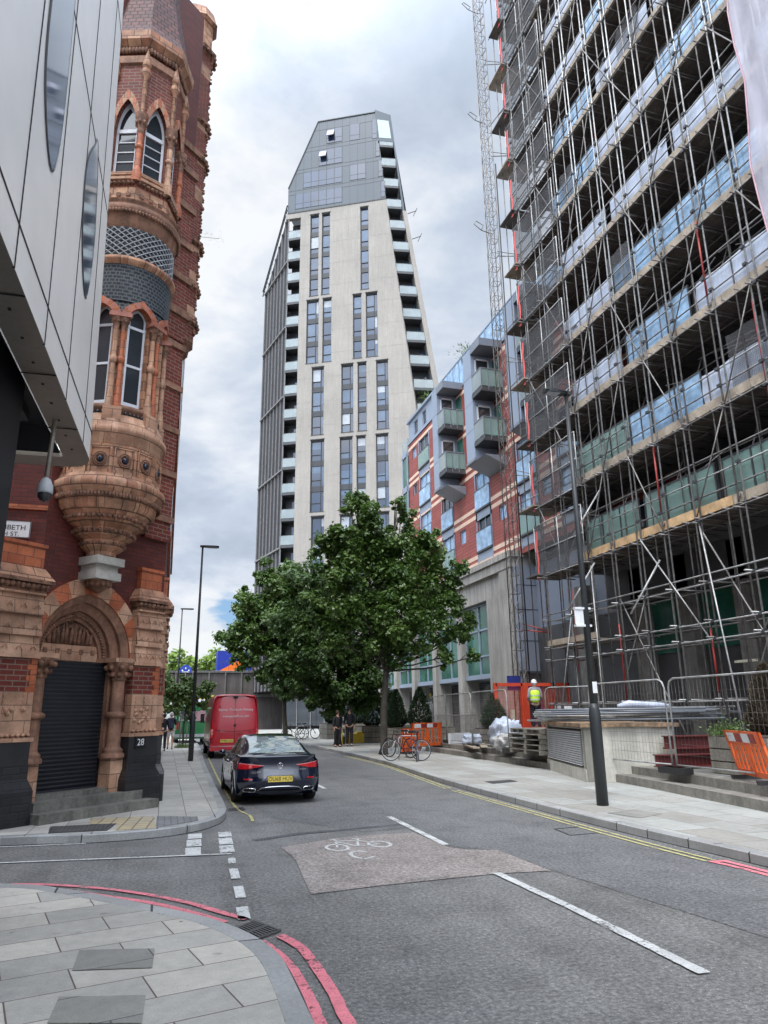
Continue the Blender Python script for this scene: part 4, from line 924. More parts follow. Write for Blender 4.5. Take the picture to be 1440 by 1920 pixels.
octo([(.70, 11.36), (.82, 11.36), (.82, 11.75), (.79, 11.78)], 'parapet', m_buff); octo([(.80, 11.94), (.87, 11.96), (.87, 12.03), (.78, 12.10), (.83, 12.12), (.83, 12.2), (.78, 12.21)], 'sill_moulding', m_pinkst)
octo([(.78, 14.58), (.83, 14.62), (.83, 14.70), (.785, 14.74)], 'eave_moulding', m_buffd); octo([(.785, 14.80), (.94, 14.88), (.95, 14.99), (.80, 15.0)], 'turret_eave', m_buff)
m = MB(); m.lathe([(1.02, 14.98), (.90, 15.3), (.66, 16.6), (.46, 18.0), (.28, 19.6), (.05, 21.6)], OC, 8, oct_rot, oct_rot+2*math.pi, smooth=False); m.build('turret_roof', m_rooftile, vb)
# the square-banded stair turret behind it on the street side
ZW[0] = None
tc_ = (-.36, 16.55); TR = .46
m = MB(); zz = 10.6; k = 0
m.lathe([(.05, 9.9), (.16, 10.0), (.20, 10.15), (.34, 10.3), (.36, 10.45), (TR, 10.55), (TR, 10.65)], tc_, 8, R_(22.5), R_(382.5), False); m.build('turret_bracket', m_carve, vb)
bands = [(10.65, 11.2, 1), (11.2, 11.5, 0), (11.5, 12.2, 1), (12.2, 12.5, 0), (12.5, 13.1, 1), (13.1, 13.4, 0), (13.4, 14.6, 1), (14.6, 15.0, 0), (15.0, 15.7, 1), (15.7, 16.1, 0), (16.1, 16.8, 1), (16.8, 17.2, 0), (17.2, 18.6, 1), (18.6, 19.0, 0), (19.0, 19.6, 1)]
for a, b, t in bands:
    m = MB(); m.lathe([(TR, a), (TR, b)], tc_, 8, R_(22.5), R_(382.5), False); m.build('turret_course', m_redbrick2 if t else m_pinkst, vb)
for z, s_ in ((13.35, .10), (15.9, .09), (12.1, .07), (17.1, .08), (19.5, .13), (11.1, .09)):
    m = MB(); m.lathe([(TR, z-.12), (TR+s_*.7, z-.04), (TR+s_, z+.04), (TR, z+.12)], tc_, 8, R_(22.5), R_(382.5), False)
    for q in range(20): a = q*math.pi/10; m.ball((tc_[0]+(TR+s_*.6)*math.cos(a), tc_[1]+(TR+s_*.6)*math.sin(a), z-.06), .055, 6, 4)
    m.build('turret_frieze', m_carve, vb)
m = MB()
for q in range(95): m.ball((tc_[0]+TR-.045+rnd.uniform(-.02, .03), tc_[1]-.15+rnd.uniform(-.06, .06), 10.8+q*.092+rnd.uniform(-.03, .03)), rnd.uniform(.025, .055), 6, 4, rnd.uniform(.7, 1.5))
m.build('crocket', m_carve, vb)['kind'] = 'stuff'
m = MB(); m.lathe([(TR-.02, 19.6), (TR-.02, 20.5), (TR+.10, 20.6), (TR+.06, 20.7), (TR-.02, 21.0), (.12, 21.35), (.02, 21.4)], tc_, 8, R_(22.5), R_(382.5), False); m.build('turret_cap', m_buff, vb)
# small upper gable pieces between the turrets
m = MB(FC); m.box((.55, 5.2, 0), (1.2, 9.8, .12)); m.build('wall_panel', m_redbrick2, vb)
m = MB(FC)
for z in (5.6, 6.6, 7.6, 8.6, 9.6): m = MB(FC); m.box((.52, z, 0), (1.24, z+.13, .17)); m.build('panel_course', m_buffd, vb)
m = MB(FC); m.box((.35, 9.8, 0), (1.2, 14.9, .15)); m.build('wall_panel', m_redbrick2, vb)
m = MB(FC)
for z in (10.4, 11.3, 12.2, 13.2, 14.2, 14.9): m = MB(FC); m.box((.33, z, 0), (1.24, z+.16, .21)); m.build('panel_course', m_buffd, vb)
m = MB(); m.tube((-.27, 15.3, 1.2), (-.27, 15.3, 18), .045, 8); m.build('downpipe', m_rose, vb)
# street sign and house number
ys = a_.y-.02
sg = thing('street_sign', (-3.0, ys, 4.74), 'white enamel street name sign on the dark brick wall', 'sign')
m = MB(); m.box((-3.55, ys-.03, 4.73), (-2.46, ys, 5.03)); m.build('board', m_white, sg)
m = MB()
for a, b in (((-3.55, 4.735), (-2.46, 4.735)), ((-3.55, 5.025), (-2.46, 5.025)), ((-2.465, 4.73), (-2.465, 5.03))): m.bar((a[0], ys-.033, a[1]), (b[0], ys-.033, b[1]), .008, .008)
put_text(m, 'LAMBETH', .125, (-2.80, ys-.036, 4.90), (1, 0, 0), (0, 0, 1), 1.0)
put_text(m, 'HIGH ST.', .115, (-2.85, ys-.036, 4.785), (1, 0, 0), (0, 0, 1), 1.0)
m.build('lettering', m_ink, sg)
ns = thing('house_number', FC((.74, 1.25, .22)), 'small black plaque with white number 28 on the pier plinth', 'sign')
m = MB(FC); m.box((.62, 1.145, .20), (.86, 1.355, .232)); m.build('plaque', pbr('plaque black', (.01, .01, .012), .3), ns)
m = MB(); put_text(m, '28', .17, FC((.74, 1.25, .236)), cht, (0, 0, 1), 1.); m.build('numerals', m_white, ns)
# ------------------------------------------------------------------ the tall tower
T0 = Vector((17.04, 73.04, 0)); Tt = Vector((.88, -.475, 0)).normalized()
FT = frame(T0, Tt)                                     # s to the right, z, off towards the street
tw = thing('tower', (20, 80, 0), 'tall tapering pale concrete tower with grey glass crown and stacked balconies', 'building')
FL_H = 3.03; tr_ = random.Random(21)
def s_edge(z): return 5.62+(62.6-z)*(8.62-5.62)/(62.6-34.3)             # slanting right edge of the concrete face
SL, SR = -5.35, 5.56
groups = [((-4.08, -2.97), 50.3, 61.9), ((-2.57, -1.53), 50.3, 61.9), ((2.34, 3.36), 50.3, 61.9),
          ((-4.36, -2.84), 41.3, 49.75), ((-2.35, -1.25), 41.3, 49.75), ((1.39, 2.43), 41.3, 49.75), ((2.96, 4.37), 41.3, 49.75),
          ((-3.57, -2.1), 32.2, 40.7), ((-.01, 1.42), 32.2, 40.7), ((1.93, 2.98), 32.2, 40.7), ((4.13, 5.54), 32.2, 40.7),
          ((-3.58, -1.98), 23.1, 31.6), ((-.16, 1.32), 23.1, 31.6), ((1.78, 2.84), 23.1, 31.6), ((4.01, 5.42), 23.1, 31.6),
          ((-3.4, -1.9), 13.9, 22.55), ((-.1, 1.35), 13.9, 22.55), ((1.8, 2.9), 13.9, 22.55), ((4.0, 5.4), 13.9, 22.55),
          ((-3.4, -1.9), 4.8, 13.4), ((-.1, 1.35), 4.8, 13.4), ((4.0, 5.4), 4.8, 13.4)]
holes = [(a, b, c, d) for (a, b), c, d in groups]
w = MB(FT); wall_grid(w, SL, 5.6, 4.2, 62.6, holes, 0, .35)
w.poly([(5.6, 4.2, 0), (s_edge(4.2), 4.2, 0), (s_edge(62.6), 62.6, 0), (5.6, 62.6, 0)])
w.poly([(s_edge(4.2), 4.2, 0), (s_edge(4.2), 4.2, -1.2), (s_edge(62.6), 62.6, -1.2), (s_edge(62.6), 62.6, 0)])
w.poly([(SL, 4.2, 0), (SL, 4.2, -1.4), (SL, 62.6, -1.4), (SL, 62.6, 0)]); w.poly([(SL, 4.2, 0), (s_edge(4.2), 4.2, 0), (s_edge(4.2), 4.2, -1.2), (SL, 4.2, -1.2)])
w.box((-7.35, 61.8, -.5), (SL, 62.6, .0))
w.build('concrete_face', m_towerconc, tw)
j = MB(FT)
for k in range(19):
    z = 4.2+1.85+k*FL_H
    segs = [(SL, s_edge(z))]
    for a, b, c, d in holes:
        if c < z < d:
            ns = []
            for p, q in segs:
                if a >= q or b <= p: ns.append((p, q))
                else:
                    if a > p: ns.append((p, a))
                    if b < q: ns.append((b, q))
            segs = ns
    for p, q in segs: j.box((p, z-.025, -.01), (q, z+.025, .006))
for s in (-4.75, -3.1, -.7, .85, 2.0, 3.9, 4.9, 6.2, 7.2, 8.3):
    z1 = 62.6
    if s > 5.6: z1 = 62.6-(s-5.62)*(62.6-34.3)/3.0
    runs = [(4.2, z1)]
    for a, b, c, d in holes:
        if a-.05 < s < b+.05:
            nr = []
            for p, q in runs:
                if c >= q or d <= p: nr.append((p, q))
                else:
                    if c > p: nr.append((p, c))
                    if d < q: nr.append((d, q))
            runs = nr
    for p, q in runs: j.box((s-.018, p, -.01), (s+.018, q, .005))
j.build('panel_joint', pbr('precast joint', (.30, .28, .25), .9), tw)
for (a, b), c, d in groups:
    f = MB(FT); wd = .075
    f.box((a, c, -.35), (a+wd, d, -.20)); f.box((b-wd, c, -.35), (b, d, -.20)); f.box((a, c, -.35), (b, c+wd, -.20)); f.box((a, d-.18, -.35), (b, d, -.18)); f.box((a-.05, c-.05, -.02), (b+.05, c, .05)); f.box((a-.06, d, -.02), (b+.06, d+.08, .07))
    n = round((d-c)/FL_H); wide = (b-a) > 1.3
    for k in range(n):
        zf = d-(k+1)*FL_H+.25 if k < n-1 else c
        if k < n-1: f.box((a, zf-.33, -.36), (b, zf+.33, -.22))
        zt = zf+.98 if k < n-1 else c+1.0
        f.box((a, zt, -.35), (b-(0.42 if wide else 0), zt+.06, -.22))
    if wide: f.box((b-.46, c, -.35), (b-.40, d, -.22))
    fo = f.build('window', m_frame, tw); q = MB(FT)
    for k in range(n):
        for p_, (xa, xb) in enumerate(((a+wd, b-.43), (b-.43, b-wd)) if wide else ((a+wd, b-wd),)):
            zb_, ze = c+(d-c)*k/n, c+(d-c)*(k+1)/n; cut = zb_+(ze-zb_)*(.62 if tr_.random() < .3 else .38)
            for u0, u1 in ((zb_, cut), (cut, ze)):
                q.cur = tr_.choice((0, 0, 1, 1, 2)) if u1 == ze else tr_.choice((0, 1, 1)); q.poly([(xa, max(u0, c+wd), -.31), (xb, max(u0, c+wd), -.31), (xb, min(u1, d-.18), -.31), (xa, min(u1, d-.18), -.31)])
    q.build('pane', [m_skyglass, m_darkglass, m_blind], fo)
# core set back behind the balconies, left balcony stack and its faceted left side
Ta = R_(-12); Ld = Vector((math.sin(Ta), math.cos(Ta), 0)); LC = FT((-7.05, 0, 0))     # left front corner
def FLt(p): n = Vector((-Ld.y, Ld.x, 0)); return LC+Ld*p[0]+n*p[2]+Vector((0, 0, p[1]))
w = MB(FT); w.box((-6.9, 4.2, -7), (SL+.1, 61.9, -1.5)); w.build('balcony_wall', m_dkgrey, tw)
w = MB(FT); w.box((-6.6, .4, -3), (s_edge(5), 4.3, -1.2)); w.build('ground_floor', m_winglass, tw)
w = MB(FT)
for s in (-6.5, -5, -3.5, -2, -.5, 1, 2.5, 4, 5.5, 7, 8.5): w.box((s-.04, 0, -1.25), (s+.04, 4.2, -1.1))
w.build('mullion', m_finl, tw)
def balcony(fr, s0, s1, z, dep, cut=0.):
    m = MB(fr); m.poly([(s0+cut, z-.30, 0), (s1, z-.30, 0), (s1, z, 0), (s0+cut, z, 0)]); m.poly([(s0+cut, z-.30, 0), (s0+cut, z, 0), (s0, z, -cut*1.6), (s0, z-.30, -cut*1.6)])
    pts = [(s0+cut, 0), (s1, 0), (s1, -dep), (s0, -dep), (s0, -cut*1.6)]
    m.poly([(s, z-.30, o) for s, o in pts]); m.poly([(s, z, o) for s, o in pts]); o_ = m.build('balcony', m_dkgrey, tw)
    g_ = MB(fr); g_.box((s0+cut, z+.04, -.05), (s1-.02, z+1.08, -.03)); g_.poly([(s0+cut, z+.04, -.04), (s0+cut, z+1.08, -.04), (s0, z+1.08, -cut*1.6), (s0, z+.04, -cut*1.6)]); g_.build('glass', m_balglass, o_)
    r = MB(fr); r.bar((s0+cut, z+1.1, -.04), (s1, z+1.1, -.04), .05); n = 3
    for k in range(n+1): x = s0+cut+.03+(s1-s0-cut-.06)*k/n; r.bar((x, z, -.06), (x, z+1.1, -.06), .03)
    r.build('rail', m_frame, o_)
    if dep > 1.3: d_ = MB(fr); d_.box((s1-.75, z+.02, -dep-.08), (s1-.1, z+2.4, -dep+.12)); d_.build('door', m_skyglass, o_)
    return o_
for k in range(19): balcony(FT, -7.25, SL, 58.9-k*FL_H+.0, 1.5, .35)
# left side: fins and dark strips, falling roofline
def zr(s): return 63.4-7.6*s/8.0 if s < 8 else 55.8
w = MB(FLt); ns = 8; SW = 8.2
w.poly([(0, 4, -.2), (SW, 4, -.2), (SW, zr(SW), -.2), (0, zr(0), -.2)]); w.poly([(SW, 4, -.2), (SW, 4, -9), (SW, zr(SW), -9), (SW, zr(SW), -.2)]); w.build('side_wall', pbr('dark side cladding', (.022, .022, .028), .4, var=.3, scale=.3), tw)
w = MB(FLt)
for k in range(ns):
    s = SW*k/(ns-1); w.box((s-.05, 4, -.2), (s+.05, zr(s), -.08))
for k in range(6):
    z = 10+k*9.1; w.box((0, z, -.2), (SW, z+.18, .05))
w.build('side_fins', m_finl, tw)
w = MB(FLt); rp = Vector((0, 0, 0)); n_ = 18
w.bar((-.1, zr(0)+.35, .15), (SW+.3, zr(8)+.35, .15), .14); w.bar((-.1, zr(0)-.35, .15), (SW+.3, zr(8)-.35, .15), .1)
for k in range(n_+1): s = SW*k/n_; w.bar((s, zr(s)+.4, .15), (s, zr(s)-.4, .15), .08)
w.build('roof_rail', m_frame, tw)
w = MB(FLt); w.poly([(0, zr(0)+.3, .1), (SW+.2, zr(8)+.3, .1), (SW+.2, zr(8)-.3, .1), (0, zr(0)-.3, .1)]); w.build('rail_infill', m_sheet, tw)
# chamfered right face with the raking stack of balconies
pe = FT((5.62, 0, 0)); az2 = R_(100); t2 = Vector((math.sin(az2), math.cos(az2), 0)); n2 = Vector((t2.y, -t2.x, 0))
def FR(p): return pe+t2*p[0]+n2*p[2]+Vector((0, 0, p[1]))
def rl(z): return -.2+(62.6-z)*(3.07+.2)/(62.68-34.5) if z < 62.6 else -.2-(z-62.6)*(1.02)/13.0      # left edge on this face
def rr(z): return 1.95+(62.0-z)*(5.3-1.95)/(62.0-37.0) if z < 62 else 1.95-(z-62)*1.27/13.1
w = MB(FR); w.poly([(rl(4), 4, -1.6), (rr(4), 4, -1.6), (rr(75.2), 75.2, -1.6), (rl(75.2), 75.2, -1.6)]); w.poly([(rr(4), 4, -9), (rr(4), 4, .0), (rr(75.2), 75.2, 0), (rr(75.2), 75.2, -9)]); w.build('balcony_wall', m_dkgrey, tw)
w = MB(FR); w.poly([(rr(4)-.06, 4, .03), (rr(4)+.75, 4, .03), (rr(61)+.42, 61, .03), (rr(61)-.06, 61, .03)]); w.poly([(rr(4)+.75, 4, .03), (rr(4)+.75, 4, -9), (rr(61)+.42, 61, -9), (rr(61)+.42, 61, .03)]); w.poly([(rr(4)-.06, 4, .03), (rr(4)-.06, 4, -1.6), (rr(61)-.06, 61, -1.6), (rr(61)-.06, 61, .03)]); w.poly([(rr(61)-.06, 61, .03), (rr(61)+.42, 61, .03), (rr(61)+.42, 61, -9), (rr(61)-.06, 61, -9)]); w.build('concrete_blade', m_towerconc, tw)
w = MB(FR); w.poly([(rr(61)-.05, 61, .02), (rr(61)+.2, 61, .02), (rr(75.4)+.1, 75.4, .02), (rr(75.4)-.05, 75.4, .02)]); w.build('crown_blade', m_crown, tw)
for k in range(22):
    z = 70.6-k*FL_H
    if z < 5: break
    s0, s1 = rl(z)+.12, rr(z)-.10; balcony(FR, s0, s1, z, 1.55)
# crown: grey glass and panel top with a raked left edge
def cl(z): return -7.1+(z-66.4)*(3.85)/(9.9) if z > 66.4 else -7.1
zt = 76.1; crown = [(-7.1, 62.6), (5.62, 62.6), (4.42, zt-.1), (-3.25, zt), (-7.1, 66.4)]
w = MB(FT); w.poly([(s, z, .0) for s, z in crown]); w.poly([(-3.25, zt, 0), (4.42, zt-.1, 0), (4.42, zt-.1, -8), (-3.25, zt, -8)]); w.poly([(-7.1, 66.4, 0), (-3.25, zt, 0), (-3.25, zt, -8), (-7.1, 66.4, -8)])
w.poly([(-7.1, 62.6, 0), (-7.1, 66.4, 0), (-7.1, 66.4, -6), (-7.1, 62.6, -6)]); w.build('crown', m_crown, tw)
w = MB(FR); w.poly([(rl(71.2), 71.2, 0), (rr(71.2), 71.2, 0), (rr(75.4), 75.4, 0), (rl(75.9)-.02, 76.0, 0)]); w.poly([(rl(71.2), 71.2, 0), (rr(71.2), 71.2, 0), (rr(71.2), 71.2, -1.6), (rl(71.2), 71.2, -1.6)]); w.poly([(rl(76), 76.0, 0), (rr(75.4), 75.4, 0), (rr(75.4), 75.4, -8), (rl(76), 76, -8)]); w.build('crown_return', m_crown, tw)
w = MB(FR); w.poly([(rl(71.6)+.15, 71.7, .012), (rr(71.6)-.25, 71.7, .012), (rr(74.5)-.25, 74.4, .012), (rl(74.5)+.15, 74.5, .012)]); w.build('window', pbr('pale green glazing', (.38, .47, .42), .15, spec=.8), tw)
j = MB(FT)
lv = [65.3, 65.9, 68.45, 69.0, 71.6, 72.2, 74.7]
def crt(z): return 5.62-(z-62.6)*1.2/13.4
for z in lv: j.box((cl(z), z-.03, -.01), (crt(z), z+.03, .012))
for s in [x*1.02 for x in range(-6, 6)]:
    z0 = 62.6; zt_ = zt if s > -3.25 else 66.4+(s+7.1)*(9.7/3.85)
    if s > 4.4: zt_ = 62.6+(5.62-s)/1.2*13.4
    j.box((s-.02, z0, -.01), (s+.02, min(zt_, zt)-.05, .012))
j.box((-7.1, 62.55, -.05), (5.62, 62.7, .06)); j.bar((-3.25, zt, .03), (4.42, zt-.1, .03), .12); j.bar((-7.1, 66.4, .03), (-3.25, zt, .03), .10)
j.build('crown_joint', m_frame, tw)
for a, b, c, d in ((-2.04, 0, 72.4, 74.6), (1.02, 2.3, 72.2, 74.7), (3.95, 4.6, 71.9, 74.9), (-3.06, 0, 69.1, 71.5), (4.4, 4.9, 69.1, 71.5), (-5.1, 0, 66.1, 68.4), (1.02, 3.06, 66.1, 68.4), (4.7, 5.25, 66.0, 68.4), (-6.1, 0, 63.1, 65.3), (5.0, 5.5, 62.9, 65.2)):
    f = MB(FT); n = max(1, round((b-a)/1.02))
    for k in range(n+1): x = a+(b-a)*k/n; f.box((x-.04, c, 0), (x+.04, d, .03))
    f.box((a, c, 0), (b, c+.06, .03)); f.box((a, c+.75, 0), (b, c+.80, .03)); fo = f.build('window', m_frame, tw); q = MB(FT); q.box((a, c, -.01), (b, d, .018)); q.build('pane', m_darkglass, fo)
for a, z in ((-2.0, 73.4), (-3.0, 70.3)):
    f = MB(FT); f.obox((a+.5, z+.35, .30), (.46, 0, 0), (0, .55, -.22), (0, .02, .04)); f.build('open_casement', pbr('mauve reflection glass', (.30, .29, .36), .15), tw)
for z in (60.6, 57.0):
    f = MB(FR); f.bar((rr(z)+.5, z, 0), (rr(z)+1.6, z+.5, 0), .07); f.bar((rr(z)+1.2, z-.3, 0), (rr(z)+1.7, z+.9, 0), .07); f.build('aerial', m_frame, tw)

# ------------------------------------------------------------------ red clad apartment building on its concrete podium
XF = 16.5
FB = lambda p: Vector((XF-p[2], p[0], p[1]))           # s = distance up the street, z, off towards the street
rb = thing('apartment_building', (18, 40, .12), 'red and cream striped apartment building with grey bays above a concrete podium', 'building')
Y0, Y1, ZP, ZG, ZTp = 27.2, 48.1, 9.2, 21.3, 23.4
heads = [20.75, 17.95, 15.1, 12.5]
fb = []; sm = []
for y0, y1, hs in ((43.7, 45.7, (20.75, 17.95, 15.1)), (39.8, 41.6, (15.1, 12.4)), (34.4, 36.2, (15.0, 12.6)), (29.1, 30.9, (14.1+.9, 12.3)), (25.2, 27.0, (15.0, 12.4))):
    for h in hs: fb.append((y0, y1, h-2.15, h))
for y0, hs in ((46.35, (20.65, 17.8)), (43.75, (15.0-2.8,)), (37.95, (15.0, 12.2)), (32.5, (15.0, 12.3)), (27.8, (15., 12.3)), (43.9, ())):
    for h in hs: sm.append((y0, y0+.85, h-.85, h))
w = MB(FB); wall_grid(w, Y0-8, Y1, ZP, ZG, fb+sm, 0, .25); w.poly([(Y1, ZP, 0), (Y1, ZG, 0), (Y1, ZG, -9), (Y1, ZP, -9)]); w.build('red_cladding', m_panelred, rb)
w = MB(FB)
for k, z in enumerate((20.85, 18.45, 18.0+.0, 15.62, 15.15, 12.95, 12.5, 10.15, 9.75)):
    segs = [(Y0-8, Y1)]
    for a, b, c, d in fb+sm:
        if c-.14 < z < d+.02:
            ns_ = []
            for p, q in segs:
                if a >= q or b <= p: ns_.append((p, q))
                else:
                    if a > p: ns_.append((p, a))
                    if b < q: ns_.append((b, q))
            segs = ns_
    for p, q in segs: w.box((p, z-.13, -.01), (q, z+.10, .012))
w.build('cream_band', m_cream, rb)
def win(a, b, c, d, mat, off=-.12, mull=1, par=None, fr=FB, fm=None):
    f = MB(fr); t = .06
    f.box((a, c, off-.04), (a+t, d, off+.06)); f.box((b-t, c, off-.04), (b, d, off+.06)); f.box((a, c, off-.04), (b, c+t, off+.06)); f.box((a, d-t, off-.04), (b, d, off+.06))
    for k in range(1, mull+1): x = a+(b-a)*k/(mull+1); f.box((x-t/2, c, off-.04), (x+t/2, d, off+.05))
    fo = f.build('window', fm or m_cladblue, par or rb); q = MB(fr); q.poly([(a+t, c+t, off), (b-t, c+t, off), (b-t, d-t, off), (a+t, d-t, off)]); q.build('pane', mat, fo); return fo
for i, (a, b, c, d) in enumerate(fb):
    fo = win(a, b, c, d, m_blue if i % 3 else m_winglass)
    g_ = MB(FB); g_.box((a-.08, c-.05, .06), (b+.08, c+1.05, .085)); g_.build('balustrade', m_blue if i % 4 else m_greenglass, fo)
    r = MB(FB); r.bar((a-.1, c+1.08, .07), (b+.1, c+1.08, .07), .05); r.bar((a-.1, c-.08, .07), (b+.1, c-.08, .07), .06); r.box((a-.1, c-.16, -.02), (b+.1, c-.05, .12)); r.build('rail', m_dkgrey, fo)
    s_ = MB(FB); s_.box((a-.12, c-.7, -.01), (a-.02, d+.05, .03)); s_.box((b+.02, c-.7, -.01), (b+.12, d+.05, .03)); s_.box((a, c-.65, -.01), (b, c-.18, .015)); s_.build('surround', m_cladgrey if False else m_cladblue, fo)
for i, (a, b, c, d) in enumerate(sm): win(a, b, c, d, m_winglass if i % 2 else m_blue, mull=0)
# grey attic storey, glass parapet and roof planting
w = MB(FB); ah = [(46.0, 46.9, 21.6, 22.7), (44.2, 45.0, 21.6, 22.7), (42, 42.7, 21.6, 22.7)]; wall_grid(w, 41, Y1, ZG, 23.0, ah, -.05, .2); w.box((Y0-8, ZG, -3), (41, ZG+.25, .02)); w.box((41, 23.0, -3), (Y1+.1, 23.15, .12)); w.box((41, ZG-.05, -.05), (Y1+.05, ZG+.10, .06))
w.poly([(Y1, ZG, -.05), (Y1, 23.0, -.05), (Y1, 23.0, -9), (Y1, ZG, -9)]); w.build('attic', m_cladblue, rb)
for h in ah: win(*h, m_winglass, -.15, 0)
w = MB(FB); w.box((Y0-8, ZG+.25, -.12), (41, 23.3, -.08)); o = w.build('glass_screen', m_blue, rb)
r = MB(FB)
for y in range(20, 42): r.bar((y, ZG+.2, -.06), (y, 23.35, -.06), .035)
r.bar((Y0-8, 23.35, -.08), (48.2, 23.35, -.08), .07); r.build('screen_frame', m_cladblue, o)
w = MB(FB); w.box((Y0-8, ZP, -9), (Y1, ZG, -8.5)); w.box((Y0-8, ZG-.1, -9), (Y1, ZG, 0)); w.build('back_wall', m_cladgrey, rb)
# corner glass bow at the far end
w = MB(FB)
cw = (XF+1.2, Y1+.1)
for z in (9.4, 12.2, 15.0, 17.8, 20.6): w.map = None; w.prism([(XF-.15, Y1), (XF-.15, Y1+1.2), (XF+.5, Y1+2.6), (XF+2, Y1+3.2), (XF+3, Y1)], z-.14, z+.30)
w.prism([(XF-.15, Y1+.02), (XF-.05, Y1+.02), (XF-.05, Y1+.12), (XF-.15, Y1+.12)], 9.4, 20.6); w.prism([(XF-.15, Y1+1.1), (XF-.05, Y1+1.1), (XF-.05, Y1+1.2), (XF-.15, Y1+1.2)], 9.4, 20.6); w.prism([(XF+.45, Y1+2.5), (XF+.55, Y1+2.5), (XF+.55, Y1+2.6), (XF+.45, Y1+2.6)], 9.4, 20.6)
bo = w.build('glazed_corner', m_cladblue, rb)
w = MB(); w.prism([(XF-.08, Y1+.05), (XF-.08, Y1+1.2), (XF+.55, Y1+2.5), (XF+2, Y1+3.1), (XF+3, Y1+.05)], 9.4, 20.5, caps=False); w.build('glass', m_green, bo)
w = MB(); w.prism([(XF-.12, Y1+.05), (XF-.12, Y1+1.2), (XF+.5, Y1+2.6), (XF+2, Y1+3.1), (XF+3, Y1+.05)], 20.9, 21.9, caps=False); w.build('balustrade', m_balglass, bo)
# two projecting bays, each with two balconies on its near side
def bay(ye, dp, bw, XO=15.2):
    OF = XF-XO; yb0 = ye+dp; yb1 = yb0+bw
    w = MB(FB); w.box((yb0, 14.9, 0), (yb1, 21.45, OF)); b = w.build('projecting_bay', m_cladblue, rb)
    for z in (18.2, 16.6, 19.8): t = MB(FB); t.box((yb0-.005, z-.012, 0), (yb1+.005, z+.012, OF+.006)); t.build('panel_joint', m_cladgrey, b)
    t = MB(FB); t.box((yb0-.03, 14.76, -.01), (yb1+.04, 14.90, OF+.04)); t.build('trim', m_cladgrey, b)
    t = MB(FB); t.poly([(ye+.1, 14.75, OF*.95), (yb1, 14.75, OF*.95), (yb1, 14.2, 0), (ye+.1, 14.2, 0)]); t.poly([(ye+.1, 14.75, 0), (ye+.1, 14.75, OF*.95), (ye+.1, 14.2, 0)]); t.poly([(ye+.1, 14.75, 0), (yb1, 14.75, 0), (yb1, 14.75, OF*.95), (ye+.1, 14.75, OF*.95)]); t.build('bay_soffit', m_cladgrey, b)
    t = MB(FB); t.box((ye-.05, 21.05, -.02), (yb0, 21.5, OF+.03)); t.build('canopy', m_cladgrey, b)
    for z0 in (15.75, 18.6):
        t = MB(FB); t.box((ye, z0-.26, 0), (yb0, z0, OF+.02)); bb = t.build('balcony', m_dkgrey, rb)
        t = MB(FB); t.box((yb0-.03, z0+.05, .30), (yb0-.01, z0+2.15, 1.0)); t.build('door', m_winglass, bb)
        t = MB(FB)
        for o0, o1, a, c in ((.22, .30, 0, 2.25), (1.0, 1.08, 0, 2.25), (.22, 1.08, 2.15, 2.25)): t.box((yb0-.05, z0+a, o0), (yb0-.005, z0+c, o1))
        t.build('door_frame', m_white, bb)
        t = MB(FB); t.box((ye+.01, z0+.06, .03), (ye+.03, z0+1.05, OF-.02)); t.build('glass', m_greenglass, bb)
        t = MB(FB); t.box((ye+.03, z0+.06, OF-.02), (yb0, z0+1.05, OF)); t.build('side_glass', m_balglass, bb)
        t = MB(FB); t.bar((ye, z0+1.08, 0), (ye, z0+1.08, OF), .05); t.bar((ye, z0+1.08, OF), (yb0, z0+1.08, OF), .05)
        for k in range(4): o = .02+(OF-.04)*k/3; t.bar((ye-.01, z0-.2, o), (ye-.01, z0+1.08, o), .04)
        t.build('rail', m_cladgrey, bb)
        if z0 < 17 or True:
            q = MB(FB); q.box((ye+.25, z0+.05, -.02), (yb0-.05, z0+2.2, .03)); q.build('side_door', m_green, bb)
bay(37.5, 1.1, .9); bay(32.0, 1.2, 1.1); bay(26.6, 1.2, 1.2)
# podium: columns, glazed first floor, deep ground floor
ZB0 = .12
w = MB(FB); w.box((Y0+4, 8.55, -2), (58, 9.2, .65)); w.box((Y0+3.9, 9.05, -2), (58, 9.35, .75)); w.box((Y0+4, 7.4, -1), (58, 8.55, .45)); w.build('podium_cornice', m_conc, rb)
for y in (38.5, 42.7, 46.8, 50.9, 55.0):
    w = MB(FB); w.box((y-.32, ZB0, -.5), (y+.32, 8.6, .5)); w.build('column', m_conc, rb)
w = MB(FB); w.box((31.3, ZB0, -.9), (32.6, 9.0, .62)); w.box((32.75, ZB0, -.9), (34.5, 7.4, .5)); w.box((32.6, ZB0, -.9), (32.75, 9.0, .4)); w.build('corner_column', m_conc, rb)
for a, b in ((34.5, 38.2), (38.8, 42.4), (43.0, 46.5), (47.1, 50.6), (51.2, 54.7)):
    f = MB(FB); 
    for k in range(3): x = a+(b-a)*k/2; f.box((x-.05, 3.55, .10), (x+.05, 7.4, .2))
    for z in (3.55, 4.55, 5.95, 7.3): f.box((a, z-.04, .1), (b, z+.05, .2))
    f.box((a, 3.35, -1), (b, 3.55, .3)); fo = f.build('window', m_cladblue, rb); q = MB(FB); q.poly([(a, 3.6, .13), (b, 3.6, .13), (b, 7.4, .13), (a, 7.4, .13)]); q.build('pane', m_green, fo)
w = MB(FB); w.box((31, ZB0, -4), (60, 3.4, -2.2)); w.build('ground_floor', m_winglass, rb)
w = MB(FB); w.box((31, 3.38, -4), (60, 3.5, .1)); w.build('colonnade_soffit', m_dkgrey, rb)
